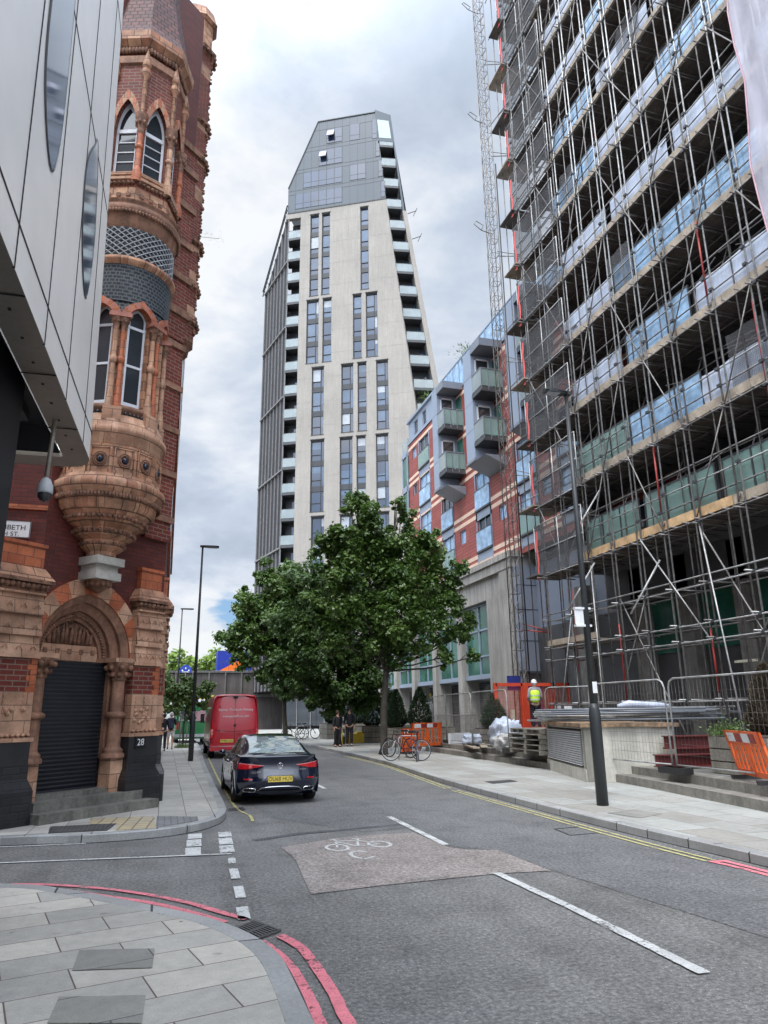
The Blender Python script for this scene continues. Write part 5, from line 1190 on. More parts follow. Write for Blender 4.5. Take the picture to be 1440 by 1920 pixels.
# the podium steps back behind the scaffold
w = MB(); w.box((XF-.5, 31.0, 3.5), (XF+1.2, 31.25, 8.6)); w.box((XF+.6, 24.5, 3.5), (XF+.8, 31.0, 8.6)); 
w.build('grey_return_wall', m_cladgrey if False else pbr('blue grey panels', (.23, .26, .32), .45, var=.06, scale=.4), rb)
w = MB()
for z in (4.9, 6.4, 7.6): w.box((XF-.52, 31.0-.012, z), (XF+1.2, 31.0-.001, z+.03))
w.build('panel_joint', m_joint, rb)

# ------------------------------------------------------------------ the block behind the scaffold
Xb = 16.6; ZL = [6.9+2.82*k for k in range(12)]
bb_ = thing('apartment_block', (18, 16, .46), 'apartment block with stacked glass balconies hidden behind the scaffolding', 'building')
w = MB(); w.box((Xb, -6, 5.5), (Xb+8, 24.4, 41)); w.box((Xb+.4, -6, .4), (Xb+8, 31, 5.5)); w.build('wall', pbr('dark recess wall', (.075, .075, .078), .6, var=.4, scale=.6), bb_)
for k, z in enumerate(ZL):
    m = MB(); m.box((15.1, -4, z-.02), (Xb+.2, 24.3, z+.24)); s = m.build('balcony_slab', m_conc if False else pbr('slab concrete', (.11, .11, .11), .85, var=.3), bb_)
    for y in (2.5, 6.2, 9.6, 13.2, 16.6, 20.2, 23.6):
        if k % 1 == 0: m = MB(); m.box((Xb-.95, y-.1, z+.24), (Xb, y+.1, z+2.8)); m.build('party_screen', m_dkgrey, s)
    for y in (0.5, 4.2, 7.6, 11.2, 14.8, 18.2, 21.8):
        m = MB(); m.box((Xb-.06, y-.9, z+.3), (Xb-.01, y+.9, z+2.5)); d_ = m.build('balcony_door', tr_.choice((m_winglass, m_skyglass, m_blind)), s)
rg = random.Random(11)
for k, z in enumerate(ZL[:11]):
    zz = z+.24
    for i, y in enumerate((5.0, 8.4, 11.8, 15.2, 18.6)):
        y1 = y+(3.38 if k % 2 else 3.1)
        if y1 > 22.5: y1 = 22.4
        code = ('ssggg', 'sbsbg', 'sssbs', 'bsbbs', 'sbsss', 'ssbsb', 'sbssb', 'bssbs', 'ssbss', 'sbssb', 'ssbbs')[k][i]
        mat = {'s': m_sheet, 'g': m_greenglass, 'b': m_blue}[code]
        m = MB(); 
        if mat is m_sheet:
            rows = []
            for a in range(13):
                yy_ = y+(y1-y)*a/12; o = .02*math.sin(a*2.1+k)
                rows.append([(14.16+o, yy_, zz-.20), (14.13-o, yy_, zz+.4), (14.16+o*.5, yy_, zz+.93+.03*math.sin(a*.9+k*2))])
            m.grid(rows); m.build('sheeted_balustrade', mat, bb_)
        else:
            n = 3
            for q in range(n): m.box((14.15, y+(y1-y)*q/n+.03, zz-.02), (14.17, y+(y1-y)*(q+1)/n-.03, zz+1.1))
            b_o = m.build('balustrade', mat, bb_); r = MB(); r.bar((14.16, y, zz+1.12), (14.16, y1, zz+1.12), .05)
            for q in range(n+1): r.bar((14.14, y+(y1-y)*q/n, zz), (14.14, y+(y1-y)*q/n, zz+1.1), .04)
            r.build('rail', m_dkgrey, b_o)
for y in (5, 9.0, 13.2, 17.5, 20.1, 22.6, 26.5):
    m = MB(); m.box((16.6, y-.33, .4), (17.3, y+.33, 6.8)); m.build('column', pbr('column concrete', (.22, .205, .185), .85, var=.25, streak=.3), bb_)
for y0, y1 in ((5.4, 8.6), (9.4, 12.8), (13.6, 17.1), (17.9, 19.7), (20.5, 22.2)):
    m = MB(); m.box((16.95, y0, 3.6), (17.02, y1, 5.6)); m.build('green_window', m_green, bb_)
m = MB(); m.box((15.9, 16.6, 2.98), (16.0, 17.4, 3.05)); m.build('strip_light', pbr('strip light', (.8, .75, .6)), bb_)
# ------------------------------------------------------------------ scaffolding in front of the block
sf = thing('scaffolding', (14.4, 16, .46), 'tall tube scaffolding with timber boards and netting over the apartment block', 'scaffolding')
XO, XI = 14.0, 15.0; HS = 40.5; LV = [6.9+2.82*k for k in range(12)]; rs = random.Random(5)
YS = [8.0, 9.5, 11.1, 12.65, 14.15, 15.8, 17.2, 18.5, 19.9, 21.3, 22.8, 24.5]
def jit(a): return rs.uniform(-a, a)
for i, y in enumerate(YS):
    for dx, dy in ((0, 0), (.02, .23)):
        m = MB(); zt = HS+jit(.6); m.tube((XO+dx, y+dy, .5), (XO+dx+jit(.03), y+dy+jit(.03), zt), .028, 6)
        m.build('standard', m_tube if (i+int(dy > 0)) % 5 else m_tubed, sf)
    m = MB(); m.tube((XI, y+.1, .5), (XI, y+.1, HS), .026, 5); m.build('inner_standard', m_tubed, sf)
    if i > 1: m = MB(); m.tube((XO+.06, y+.72+jit(.1), .5 if i % 3 else 6), (XO+.06, y+.72+jit(.1), HS-jit(5)-4), .024, 5); m.build('middle_standard', m_tubed, sf)
n_led = 0
def led(p, q, mat=None, nm='ledger', r=.025):
    m = MB(); m.tube(p, q, r, 5); return m.build(nm, mat or m_tube, sf)
for k, z in enumerate(LV):
    for dz in (.52, 1.02): led((XO+.05, 7.2+jit(.5), z+dz), (XO+.05, 24.9+jit(.4), z+dz+jit(.02)), m_tube if dz > .6 else m_tubed)
    led((XO-.05, 7.4, z-.12), (XO-.05, 24.9+jit(.6), z-.12), m_tubed)
    led((XI-.05, 7.4, z-.12), (XI-.05, 24.9, z-.12), m_tubed, 'inner_ledger'); led((XI-.05, 7.4, z+1.9), (XI-.05, 24.9, z+1.9), m_tubed, 'inner_ledger')
    if k % 2 == 0: led((XO+.05, 7.4, z+1.55), (XO+.05, 24.9, z+1.55), m_tubed)
    for q in range(5):          # odd lengths of tube clipped on wherever they were needed
        y = 8.5+rs.random()*14; led((XO+.1+rs.random()*.7, y, z+.3+rs.random()*2), (XO+.1+rs.random()*.7, y+1.5+rs.random()*2.5, z+.4+rs.random()*2), m_tubed, 'loose_tube', .021)
    for q in range(4):
        y = 9+rs.random()*13; led((XI+.1, y, z), (XI+.1, y+.1, z+2.6), m_tubed, 'prop', .024)
for z in (1.9, 3.5, 3.95, 5.0, 5.25):
    led((XO-.05, 7.4, z), (XO-.05, 24.9, z), m_tube); led((XI+.05, 7.4, z+.04), (XI+.05, 24.9, z+.04), m_tubed, 'inner_ledger')
# transoms poke out under each lift
for k, z in enumerate(LV[:9]):
    for i, y in enumerate(YS[2:]):
        led((XO-.28-jit(.12), y+.12, z-.18), (XI+.35, y+.12, z-.18), m_tubed, 'transom', .024)
m = MB()
for k, z in enumerate(LV):
    for i in range(34): y = 7.5+i*.52; m.tube((XO-.16-jit(.05), y, z-.07), (XI+.9, y, z-.07), .022, 4)
o = m.build('putlogs', m_tubed, sf); o['kind'] = 'stuff'
for z in (1.95, 3.55, 4.0, 5.05):
    for i, y in enumerate(YS[3:]): led((XO-.3, y+.06, z), (XI+.4, y+.06, z), m_tube if i % 2 else m_tubed, 'short_transom', .024)
# face braces in long zigzags, and raking braces between the rows
for k in range(0, 11):
    z0, z1 = LV[k]-.1, LV[k]+2.75
    for j_, i in enumerate(range(2+(k % 2), len(YS)-1, 2)):
        y0, y1 = YS[i], YS[i+1]
        if (k+j_) % 2: y0, y1 = y1, y0
        led((XO-.08, y0+.1, z0), (XO-.08, y1+.1, z1), m_tubed, 'brace', .021)
for k in range(0, 11):
    for i in (3, 4, 5, 6, 7, 8, 9, 10):
        if (i+k) % 2: continue
        led((XO, YS[i]+.15, LV[k]+.1), (XI, YS[i]+.15, LV[k]+2.3), m_tubed, 'raking_brace', .022)
for a, b in (((14.0, 21.3, .5), (14.0, 18.5, 5.2)), ((14.0, 17.2, .5), (14.0, 19.9, 5.2)), ((14.0, 15.8, .5), (14.0, 13, 5.2)), ((13.95, 24.5, .5), (13.95, 22.8, 5.2)), ((13.95, 22.8, .6), (14.9, 24.4, 5.2)), ((14.0, 12.6, .6), (14.0, 15.9, 6.6)),
             ((13.4, 14.6, .5), (14.0, 15.9, 6.7)), ((13.2, 20.2, .5), (14.0, 21.4, 6.6)), ((13.95, 18.6, .8), (15.0, 20.0, 5.0)), ((13.95, 16.0, 3.5), (13.9, 18.4, 6.8)), ((13.95, 14.2, 3.5), (13.9, 11.4, 6.8))):
    led(a, b, m_tubed if a[0] > 13.95 else m_tube, 'brace', .024)
for y, z in ((21.0, 6.6), (17.6, 6.0), (20.3, 9.0)): led((13.9, y, z), (12.9, y+.3, z-1.6), m_tube, 'short_brace', .032)
# red painted tubes here and there
for y, z0, z1 in ((14.38, 13, 15.5), (17.43, 7.4, 9.6), (20.13, 2, 4.4), (15.8+.23, 2.1, 3.8), (22.8, 3, 6), (18.5, 21, 23), (12.9, 9, 12)): m = MB(); m.tube((XO+.02, y, z0), (XO+.02, y, z1), .031, 6); m.build('red_tube', m_tuber, sf)
# couplers at the crossings
m = MB()
for y in YS:
    for z in LV:
        for dz in (-.15, .52, 1.02):
            if rs.random() < .85: m.obox((XO-.02, y+.02+(.23 if rs.random() < .4 else 0), z+dz+jit(.03)), (.05, 0, 0), (0, .055, 0), (0, 0, .04))
    for z in (1.93, 3.53, 3.97, 5.03): m.obox((XO-.02, y+.02, z), (.055, 0, 0), (0, .06, 0), (0, 0, .045))
o = m.build('couplers', m_dkgrey, sf); o['kind'] = 'stuff'
# boards and decks of every lift
cuts = [[7.3, 11.0, 14.6, 18.4, 22.2], [7.3, 12.3, 16.1, 20.0, 22.0], [7.3, 10.2, 13.9, 17.6, 22.1]]
for k, z in enumerate(LV):
    c = cuts[k % 3]
    for a, b in zip(c, c[1:]):
        m = MB(); dz = jit(.015); m.box((XO+.04, a+.02, z+dz-.02), (XO+.085, b-.02, z+.25+dz)); m.build('toe_board', m_boardo if (k == 0 and rs.random() < .8) or rs.random() < .12 else m_board, sf)
    m = MB()
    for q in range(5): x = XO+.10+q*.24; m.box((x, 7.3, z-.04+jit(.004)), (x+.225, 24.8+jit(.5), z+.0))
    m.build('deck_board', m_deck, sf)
for z in (3.99,): m = MB(); m.box((XO+.1, 21.4, z+.05), (XI, 24.8, z+.09)); m.box((XO, 21.4, z+.09), (XO+.04, 24.8, z+.3)); m.build('toe_board', m_board, sf)
# dark mesh panels and pink ties on the far bays, returned round the end
for k, z in enumerate(LV):
    m = MB(); z0, z1 = z-.15, z+1.95
    n = 6; m.grid([[(XO-.12+.02*math.sin(i*2), 21.5+i*(3.5/n), z0+(z1-z0)*j/3) for i in range(n+1)] for j in range(4)], False); m.build('mesh_panel', m_netd, sf)
    m = MB(); m.grid([[(XO-.1+i*.5, 25.05, z0+.1+(z1-z0)*j/2) for i in range(4)] for j in range(3)], False); m.build('mesh_panel', m_netd, sf)
    m = MB(); 
    for p, q in (((XO-.13, 21.5, z0), (XO-.13, 21.5, z1)), ((XO-.13, 25, z0), (XO-.13, 25, z1)), ((XO-.13, 21.5, z1), (XO-.13, 25, z1)), ((XO-.13, 21.5, z0), (XO-.13, 25, z0)), ((XO-.13, 21.5, (z0+z1)/2), (XO-.13, 25, (z0+z1)/2)), ((XO-.13, 23.2, z0), (XO-.13, 23.2, z1))): m.tube(p, q, .022, 5)
    m.build('mesh_frame', m_tube, sf)
    m = MB(); m.grid([[(XO-.16, 24.72+.04*math.sin(i*1.3), z-.25+i*.22), (XO-.16, 24.86+.03*math.sin(i*1.1+1), z-.25+i*.22)] for i in range(10)], False); m.build('pink_tie', pbr('pink tape', (.75, .13, .12), .6) if k == 0 else bpy.data.materials['pink tape'], sf)
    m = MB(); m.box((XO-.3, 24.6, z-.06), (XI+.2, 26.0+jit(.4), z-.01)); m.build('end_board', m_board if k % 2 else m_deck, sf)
    for q in range(2): led((XO-.1+q*.5, 24.4, z+.4+q*.5), (XO-.1+q*.5+jit(.4), 26.2+jit(.4), z+.4+q*.5+jit(.1)), m_tubed, 'end_tube', .022)
for x in (XO-.1, XO+.55, XI+.2): led((x, 25.6, .5), (x, 25.6, HS), m_tubed, 'inner_standard', .025)
# white netting on the near bays
m = MB(); rows = []
for i in range(34):
    z = 1.0+i*1.2; e = 11.75+.10*math.sin(i*1.7)+.12*math.sin(i*.6+1)
    rows.append([(XO-.30+.05*math.sin(i*1.1+j*1.9), e-(e-3)*j/12, z) for j in range(13)])
m.grid(rows, True); m.build('debris_netting', m_netw, sf)
m = MB(); m.path([(r[0][0]-.02, r[0][1], r[0][2]) for r in rows], .022, 5); m.build('netting_hem', pbr('pink hem', (.55, .34, .38), .7), sf)
m = MB(); m.grid([[(XI-.2, 12.2, 17.8), (XI-.2, 14.6, 17.8)], [(XI-.2, 12.2, 20.4), (XI-.2, 14.6, 20.2)]], False); m.build('mesh_panel', m_netd, sf)

# ------------------------------------------------------------------ hoist mast with its little arms
hm = thing('hoist_mast', (13.2, 25.7, 1.0), 'slender lattice hoist mast rising at the far end of the scaffolding', 'mast')
hx, hy, hw_ = 13.2, 25.7, .20
for a, b in ((-1, -1), (1, -1), (1, 1), (-1, 1)):
    m = MB(); m.tube((hx+a*hw_, hy+b*hw_, 1.0), (hx+a*hw_, hy+b*hw_, 42), .024, 5); m.build('mast_leg', m_tubed, hm)
m = MB(); k = 0; z = 1.0
while z < 41.5:
    for (a, b), (c, d) in (((-1, -1), (1, -1)), ((1, -1), (1, 1)), ((1, 1), (-1, 1)), ((-1, 1), (-1, -1))):
        m.tube((hx+a*hw_, hy+b*hw_, z), (hx+c*hw_, hy+d*hw_, z), .014, 4); m.tube((hx+a*hw_, hy+b*hw_, z), (hx+c*hw_, hy+d*hw_, z+.75), .012, 4)
    z += .75
m.build('lattice', m_tubed, hm)
m = MB(); m.tube((hx+.30, hy-.2, 1.0), (hx+.30, hy-.2, 27), .032, 6); m.build('cable', m_plastic, hm)
for z in (4.8, 9.8, 11.3, 16.6, 22.0, 27.6, 33.2):
    m = MB(); m.tube((hx+.2, hy, z), (hx+1.2, hy-.5, z-.15), .025, 5); m.tube((hx+.2, hy, z+.25), (hx+1.2, hy-.5, z-.1), .02, 5); m.build('tie_arm', m_tubed if z > 5 else m_tuber, hm)
for z in (23.3, 29.6, 36.6):
    m = MB(); m.path([(hx, hy, z-.15), (hx-.55, hy, z-.05), (hx-.95, hy-.1, z+.12), (hx-.75, hy+.1, z+.5), (hx-.38, hy+.1, z+.32), (hx-.55, hy, z-.05)], .02, 5); m.build('loop_arm', m_tubed, hm)

# loose materials left on the lifts
for k, (y, z, dy, dz, mt) in enumerate(((19.6, LV[1]+.0, .9, .5, m_sheet), (16.4, LV[2], .5, .7, m_board), (20.6, LV[3], .6, .35, m_cladgrey), (13.6, LV[2], 1.1, .3, m_sheet), (18.1, LV[4], .5, .8, m_blue), (15.2, LV[5], .7, .4, m_board), (20.9, LV[6], .4, .6, m_sheet), (12.8, LV[4], .8, .4, m_cladgrey), (17.3, LV[7], .6, .5, m_board))):
    m = MB(); m.obox((14.75, y, z+dz/2), (.25, .05, 0), (-.03, dy/2, .03*dy), (0, -.03, dz/2)); m.build('stacked_material', mt, sf)
for k, (y, z, w_, h) in enumerate(((12.6, LV[1]+.3, 1.4, 1.5), (17.5, LV[3]+.2, 1.2, 1.6), (20.2, LV[5]+.2, 1.0, 1.5), (15.6, LV[6]+.2, 1.3, 1.4))):
    m = MB(); m.grid([[(14.08+.04*math.sin(i*1.7+k), y+w_*i/6, z+h*j/3-.12*abs(i-3)*(j == 0)) for i in range(7)] for j in range(4)], False); m.build('netting_patch', m_netd, sf)
# ------------------------------------------------------------------ street furniture and site clutter
def street_lamp(x, y, z0, h, dirx, L_, label, thick=.085, box=False):
    t = thing('street_lamp', (x, y, z0), label, 'street lamp', 'street lamps')
    m = MB(); m.lathe([(thick*1.12, z0), (thick*1.12, z0+1.55), (thick*.98, z0+1.62), (thick*.80, z0+1.72)], (x, y), 14, caps=True); m.build('base', m_lamp, t)
    m = MB(); m.lathe([(thick*.78, z0+1.7), (thick*.55, z0+h*.6), (thick*.42, z0+h)], (x, y), 12, caps=True); m.build('pole', m_lamp, t)
    m = MB(); a, b = x, x+dirx*L_
    m.grid([[(a+dirx*L_*u, y-.11*w_, z0+h+.03+.01*u-.02*abs(1-2*u)) for u in (0, .25, .5, .75, 1)] for w_ in (-1, -.6, 0, .6, 1)], False); s_ = (1, 1)
    m.prism([(a-dirx*.10, y-.05), (a+dirx*.2, y-.10), (a+dirx*L_*.8, y-.12), (b, y-.05), (b, y+.05), (a+dirx*L_*.8, y+.12), (a+dirx*.2, y+.10), (a-dirx*.10, y+.05)], z0+h-.01, z0+h+.06); m.build('lamp_head', m_lamp, t)
    m = MB(); m.box((a+dirx*L_*.35, y-.08, z0+h-.022), (a+dirx*L_*.9, y+.08, z0+h-.012)); m.build('lens', m_lattice, t)
    if box:
        m = MB(); m.box((x-.24, y-.02, 3.24), (x-.06, y+.0, 3.56)); m.box((x-.24, y-.04, 3.54), (x+.09, y+.04, 3.58)); m.box((x-.24, y-.04, 3.22), (x+.09, y+.04, 3.26)); m.build('blank_sign', m_white, t)
        m = MB(); m.box((x-.05, y-.098, 2.02), (x+.04, y-.092, 2.22)); m.build('sticker', m_white, t)
    return t
street_lamp(7.44, 11.69, .12, 7.82, -1, .50, 'tall dark street lamp with a white bracket sign on the right pavement', .092, True)
street_lamp(.99, 27.9, .12, 7.9, 1, .62, 'dark street lamp on the left pavement beside the red van', .085)
street_lamp(.62, 46.5, .12, 8.0, 1, .70, 'farthest thin street lamp before the railway bridge', .085)

# temporary fence panels
def fence_panel(p, q, z0=.50, h=1.82, bars=True, label='', mesh=True):
    p, q = Vector((*p, 0)), Vector((*q, 0)); t = (q-p).normalized(); L_ = (q-p).length
    f = lambda s: Vector((p.x+t.x*s[0], p.y+t.y*s[0], s[1]))
    r = thing('fence_panel', (p.x, p.y, z0), label, 'fence panel', 'temporary fence panels')
    F_ = lambda s, z: (s, z, 0)
    m = MB(lambda s: Vector((p.x+t.x*s[0], p.y+t.y*s[0], s[1]))+Vector((t.y, -t.x, 0))*s[2])
    z1 = z0+h; pts = [(0, z0), (0, z1-.18), (.05, z1-.06), (.18, z1), (L_-.18, z1), (L_-.05, z1-.06), (L_, z1-.18), (L_, z0)]
    m.path([(a, b, 0) for a, b in pts], .021, 7); m.tube((0, z0+.13, 0), (L_, z0+.13, 0), .018, 6); m.build('frame', m_tube, r)
    w = MB(m.map)
    if mesh:
        for k in range(1, 8): z = z0+.13+k*(h-.2)/8; w.tube((0, z, 0), (L_, z, 0), .0035, 3)
        n = int(L_/.11)
        for k in range(1, n): w.tube((L_*k/n, z0+.13, 0), (L_*k/n, z1-.02, 0), .0022, 3)
    else:
        for k in range(1, 4): w.tube((0, z0+.13+k*.42, 0), (L_, z0+.13+k*.42, 0), .006, 4)
    w.build('mesh', m_tubed, r)
    b = MB(m.map); b.prism([(-.36, -.11), (.36, -.11), (.30, .11), (-.30, .11)], 0, .13); 
    b = MB(m.map); b.box((L_-.34, z0-.04, -.11), (L_+.34, z0+.09, .11)); b.build('foot', m_plastic, r); return r
fence_panel((9.98, 9.9), (10.05, 12.95), .49, 1.84, label='nearest wire fence panel at the right edge, before the brown conifer')
fence_panel((10.0, 15.9), (10.06, 13.10), .49, 1.84, label='wire fence panel between the lamp post and the nearest panel')
fence_panel((10.75, 24.9), (10.5, 21.5), .48, 1.9, label='wire fence panel in front of the white rubble bags')
fence_panel((11.2, 28.6), (10.8, 25.1), .48, 1.9, label='wire fence panel left of the small green conifer')
fence_panel((11.9, 32.2), (11.25, 28.8), .48, 1.9, label='wire fence panel behind the orange barrier')
fence_panel((12.9, 38.5), (12.0, 32.4), .16, 1.95, label='far long wire fence panel by the colonnade', mesh=False)
fence_panel((13.0, 23.5), (14.2, 22.0), .5, 2.0, label='wire fence panel with a white notice at the scaffold foot')

def barrier(p, q, z0, h, label, lean=0.):
    p, q = Vector((*p, z0)), Vector((*q, z0)); t = (q-p).normalized(); L_ = (q-p).length; n = Vector((t.y, -t.x, 0))
    F_ = lambda s: p+t*s[0]+n*(s[2]+lean*s[1])+Vector((0, 0, s[1]))
    r = thing('barrier', (p.x, p.y, z0), label, 'barrier', 'orange plastic barriers')
    m = MB(F_); m.box((0, h-.22, -.02), (L_, h, .02)); m.box((0, .08, -.02), (L_, .18, .02)); m.box((0, .08, -.02), (.08, h, .02)); m.box((L_-.08, .08, -.02), (L_, h, .02)); m.box((L_/2-.05, .08, -.02), (L_/2+.05, h, .02))
    n_ = 8
    for k in range(n_):
        x = .1+k*(L_-.2)/n_; m.obox((x+.1, (h-.22+.18)/2, 0), (.03, .0, 0), (.05, (h-.4)/2, 0), (0, 0, .015))
    m.build('panel', m_orangeb, r)
    [(m := MB(F_)).box((a_, h-.19, -.026), (c_, h-.04, .026)) and m.build('white_strip', m_white, r) for a_, c_ in ((.15, L_*.3), (L_*.5, L_*.7))]
    [(m := MB(F_)).box((a_, h-.19, -.026), (c_, h-.04, .026)) and m.build('red_strip', m_tuber, r) for a_, c_ in ((L_*.3, L_*.5), (L_*.7, L_*.85))]
    [(m := MB(F_)).box((a_, 0, -.25), (a_+.1, .07, .25)) and m.build('foot', m_plastic, r) for a_ in (.2, L_-.3)]; return r
barrier((9.55, 28.3), (11.1, 29.0), .30, .98, 'orange barrier standing behind the parked bicycles')
barrier((8.9, 27.6), (9.5, 28.2), .14, .95, 'orange barrier turned edge on beside the bicycles')
barrier((10.35, 11.55), (9.7, 10.0), .48, .85, 'orange barrier leaning at the right edge of the picture', .25)

# louvred ventilation boxes with rusty slab tops
def vent(x0, x1, y0, y1, z0, z1, label):
    r = thing('vent_housing', ((x0+x1)/2, (y0+y1)/2, z0), label, 'vent', 'louvred vent housings')
    c = pbr('stained white render', (.56, .54, .47), .8, var=.18, scale=1.4, fine=10, streak=.14) if 'stained white render' not in bpy.data.materials else bpy.data.materials['stained white render']
    m = MB(); m.box((x0+.03, y0+.15, z0), (x1, y1-.15, z1-.02)); m.box((x0, y0, z0), (x0+.2, y0+.22, z1)); m.box((x0, y1-.22, z0), (x0+.2, y1, z1)); m.box((x0-.02, y0, z0), (x0+.1, y1, z0+.28)); m.box((x0, y0, z0), (x1, y0+.15, z1)); m.build('body', c, r)
    m = MB(); n = 15
    for k in range(n): z = z0+.34+k*(z1-z0-.42)/n; m.poly([(x0-.035, y0+.24, z), (x0-.035, y1-.24, z), (x0+.05, y1-.24, z+.055), (x0+.05, y0+.24, z+.055)]); m.poly([(x0-.035, y0+.24, z), (x0-.035, y1-.24, z), (x0-.035, y1-.24, z+.02), (x0-.035, y0+.24, z+.02)])
    m.build('louvre', m_white, r)
    m = MB(); m.box((x0+.026, y0+.2, z0+.3), (x0+.029, y1-.2, z1-.05)); m.build('louvre_recess', m_joint, r)
    m = MB(); m.box((x0-.10, y0-.10, z1), (x1+.1, y1+.1, z1+.09)); m.build('slab_top', pbr('rust stained slab', (.30, .20, .12), .85, var=.6, scale=5, fine=14, streak=.3) if 'rust stained slab' not in bpy.data.materials else bpy.data.materials['rust stained slab'], r); return r
o_ = vent(0, 1.62, 0, 3.9, .12, 1.33, 'white louvred vent housing with a rusty slab top beside the lamp post')
def place(o, x, y, rz):       # built round the origin, then set down
    o.location = (x, y, o.location.z); o.rotation_euler = (0, 0, R_(rz))
def rebase(o):
    for c in o.children: c.matrix_parent_inverse = Matrix.Translation((0, 0, -o.location.z))
rebase(o_); place(o_, 9.41, 15.31, -16)
o_ = vent(0, .75, 0, 1.6, .46, 1.30, 'second smaller louvred vent housing behind the first'); rebase(o_); place(o_, 11.25, 15.6, -16)
r = thing('tube_stack', (11, 15.4, 1.45), 'stack of long grey scaffold tubes lying on the vent housing', 'scaffold tubes')
rt_ = random.Random(2)
for k in range(34):
    row = k % 6; lay = k//6; m = MB(); x0 = 10.0+rt_.uniform(-.3, .3); m.tube((x0, 18.3+row*.10-rt_.uniform(0, .5), 1.45+lay*.055), (x0+4.1+rt_.uniform(-.6, .5), 15.9+row*.08+rt_.uniform(-.2, .3), 1.45+lay*.055+rt_.uniform(0, .03)), .027, 7); m.build('tube', m_tube if k % 3 else m_cladgrey, r)
r = tag(MB().path([(11.6, 17.1, 1.80), (11.9, 17.0, 1.86), (12.2, 16.9, 1.84), (12.6, 16.8, 1.82), (12.9, 16.6, 1.80)], [.05, .10, .08, .09, .04], 7).build('polythene_bundle', m_sheet), 'crumpled white polythene lying on the grey tubes', 'polythene')
# red steel beams on the plaza
def ibeam(p, q, h, w, label):
    p, q = Vector(p), Vector(q); t = (q-p).normalized(); n = Vector((t.y, -t.x, 0)); L_ = (q-p).length; c = (p+q)/2
    m = MB()
    m.obox(c+Vector((0, 0, .012)), t*L_/2, n*w/2, (0, 0, .012)); m.obox(c+Vector((0, 0, h-.012)), t*L_/2, n*w/2, (0, 0, .012)); m.obox(c+Vector((0, 0, h/2)), t*L_/2, n*.01, (0, 0, h/2-.02))
    return tag(m.build('steel_beam', pbr('red oxide steel', (.12, .018, .018), .6, var=.25)), label, 'steel beam', 'red steel beams')
ibeam((10.35, 14.05, .50), (12.4, 13.6, .50), .26, .22, 'dark red steel beam lying nearest the fence')
ibeam((11.5, 15.2, .80), (13.6, 14.7, .80), .30, .24, 'dark red steel beam raised behind the first one')
ibeam((12.1, 16.2, .5), (14.2, 15.6, .5), .30, .24, 'dark red steel beam farthest from the fence')
# timber planters with conifers
def planter(x0, x1, y0, y1, z0, h, label, n=3):
    r = thing('planter', ((x0+x1)/2, (y0+y1)/2, z0), label, 'planter', 'timber planters')
    for k in range(n): a = z0+h*k/n; m = MB(); m.box((x0, y0, a+.012), (x1, y1, a+h/n-.012)); m.build('plank_course', m_wood if n < 4 else m_conc, r)
    m = MB(); m.box((x0+.02, y0+.02, z0), (x1-.02, y1-.02, z0+h-.05)); m.build('core', m_joint, r)
    m = MB(); m.box((x0+.05, y0+.05, z0+h-.03), (x1-.05, y1-.05, z0+h-.01+.03)); m.build('soil', m_soil, r); return r
planter(10.72, 12.6, 11.2, 12.75, .46, .72, 'pale plank planter holding the dying brown conifer')
planter(11.35, 12.6, 24.6, 26.2, .46, .62, 'dark plank planter behind the white bags')
planter(10.4, 13.4, 33.2, 35.6, .12, .85, 'long timber planter in the shade behind the orange barrier')
planter(10.2, 13.0, 38.6, 41.2, .12, .85, 'long timber planter beyond the two dark pedestrians')
planter(9.8, 12.5, 45.5, 48.0, .12, .9, 'farthest low timber planter under the trees')
def conifer(x, y, z0, h, r_, mat, label, n=3800, leaf=.045):
    t = thing('conifer', (x, y, z0), label, 'conifer', 'clipped conifers in planters'); rc = random.Random(int(x*100+y))
    m = MB(); m.tube((x, y, z0), (x, y, z0+h*.8), .03, 6, .01); m.build('stem', m_bark, t); m = MB()
    for k in range(n):
        u = rc.random(); zz = h*(u**1.25)*.98; prof = (math.sin(min(1, (u**1.25)*3.2+.25)*math.pi/2))*(1-(u**1.25))**.72; a = rc.uniform(0, 6.283); lump = 1+.10*math.sin(a*3+zz*7)+.07*math.sin(a*5-zz*11)
        rad = r_*prof*lump*(1-.22*rc.random()**2)+.01; c = Vector((x+rad*math.cos(a), y+rad*math.sin(a), z0+.03+zz))
        d = Vector((math.cos(a)*.6+rc.uniform(-.5, .5), math.sin(a)*.6+rc.uniform(-.5, .5), rc.uniform(.2, 1.2))).normalized(); w = d.cross(Vector((rc.uniform(-1, 1), rc.uniform(-1, 1), rc.uniform(-1, 1)))).normalized()
        s = leaf*rc.uniform(.6, 1.4); m.poly([c-w*s*.5, c+w*s*.5, c+d*s*1.7])
    m.build('foliage', mat, t); return t
conifer(11.75, 12.1, 1.15, 1.42, .52, m_brownc, 'dying brown cone shaped conifer at the right edge', 9000, .04)
conifer(11.75, 25.2, 1.06, 1.25, .55, m_conif, 'small green conifer between the fence panels and the worker', 4500, .05)
conifer(12.0, 34.2, .95, 1.9, .70, m_conif, 'dark conifer just right of the nearest tree trunk', 3500, .06)
conifer(10.9, 34.6, .95, 1.8, .62, m_conif, 'dark conifer just left of the nearest tree trunk', 3500, .06)
conifer(11.2, 40, .95, 1.8, .72, m_conif, 'dark conifer beyond the two dark pedestrians', 2500, .07)
conifer(12.3, 40, .95, 1.8, .70, m_conif, 'dark conifer at the far end of the second planter', 2500, .07)
conifer(10.6, 46.8, 1.0, 1.9, .85, m_conif, 'round dark conifer in the farthest planter', 2500, .08)
conifer(12.0, 46.8, 1.0, 1.9, .85, m_conif, 'second round conifer in the farthest planter', 2500, .08)
rl_ = random.Random(9); m = MB()
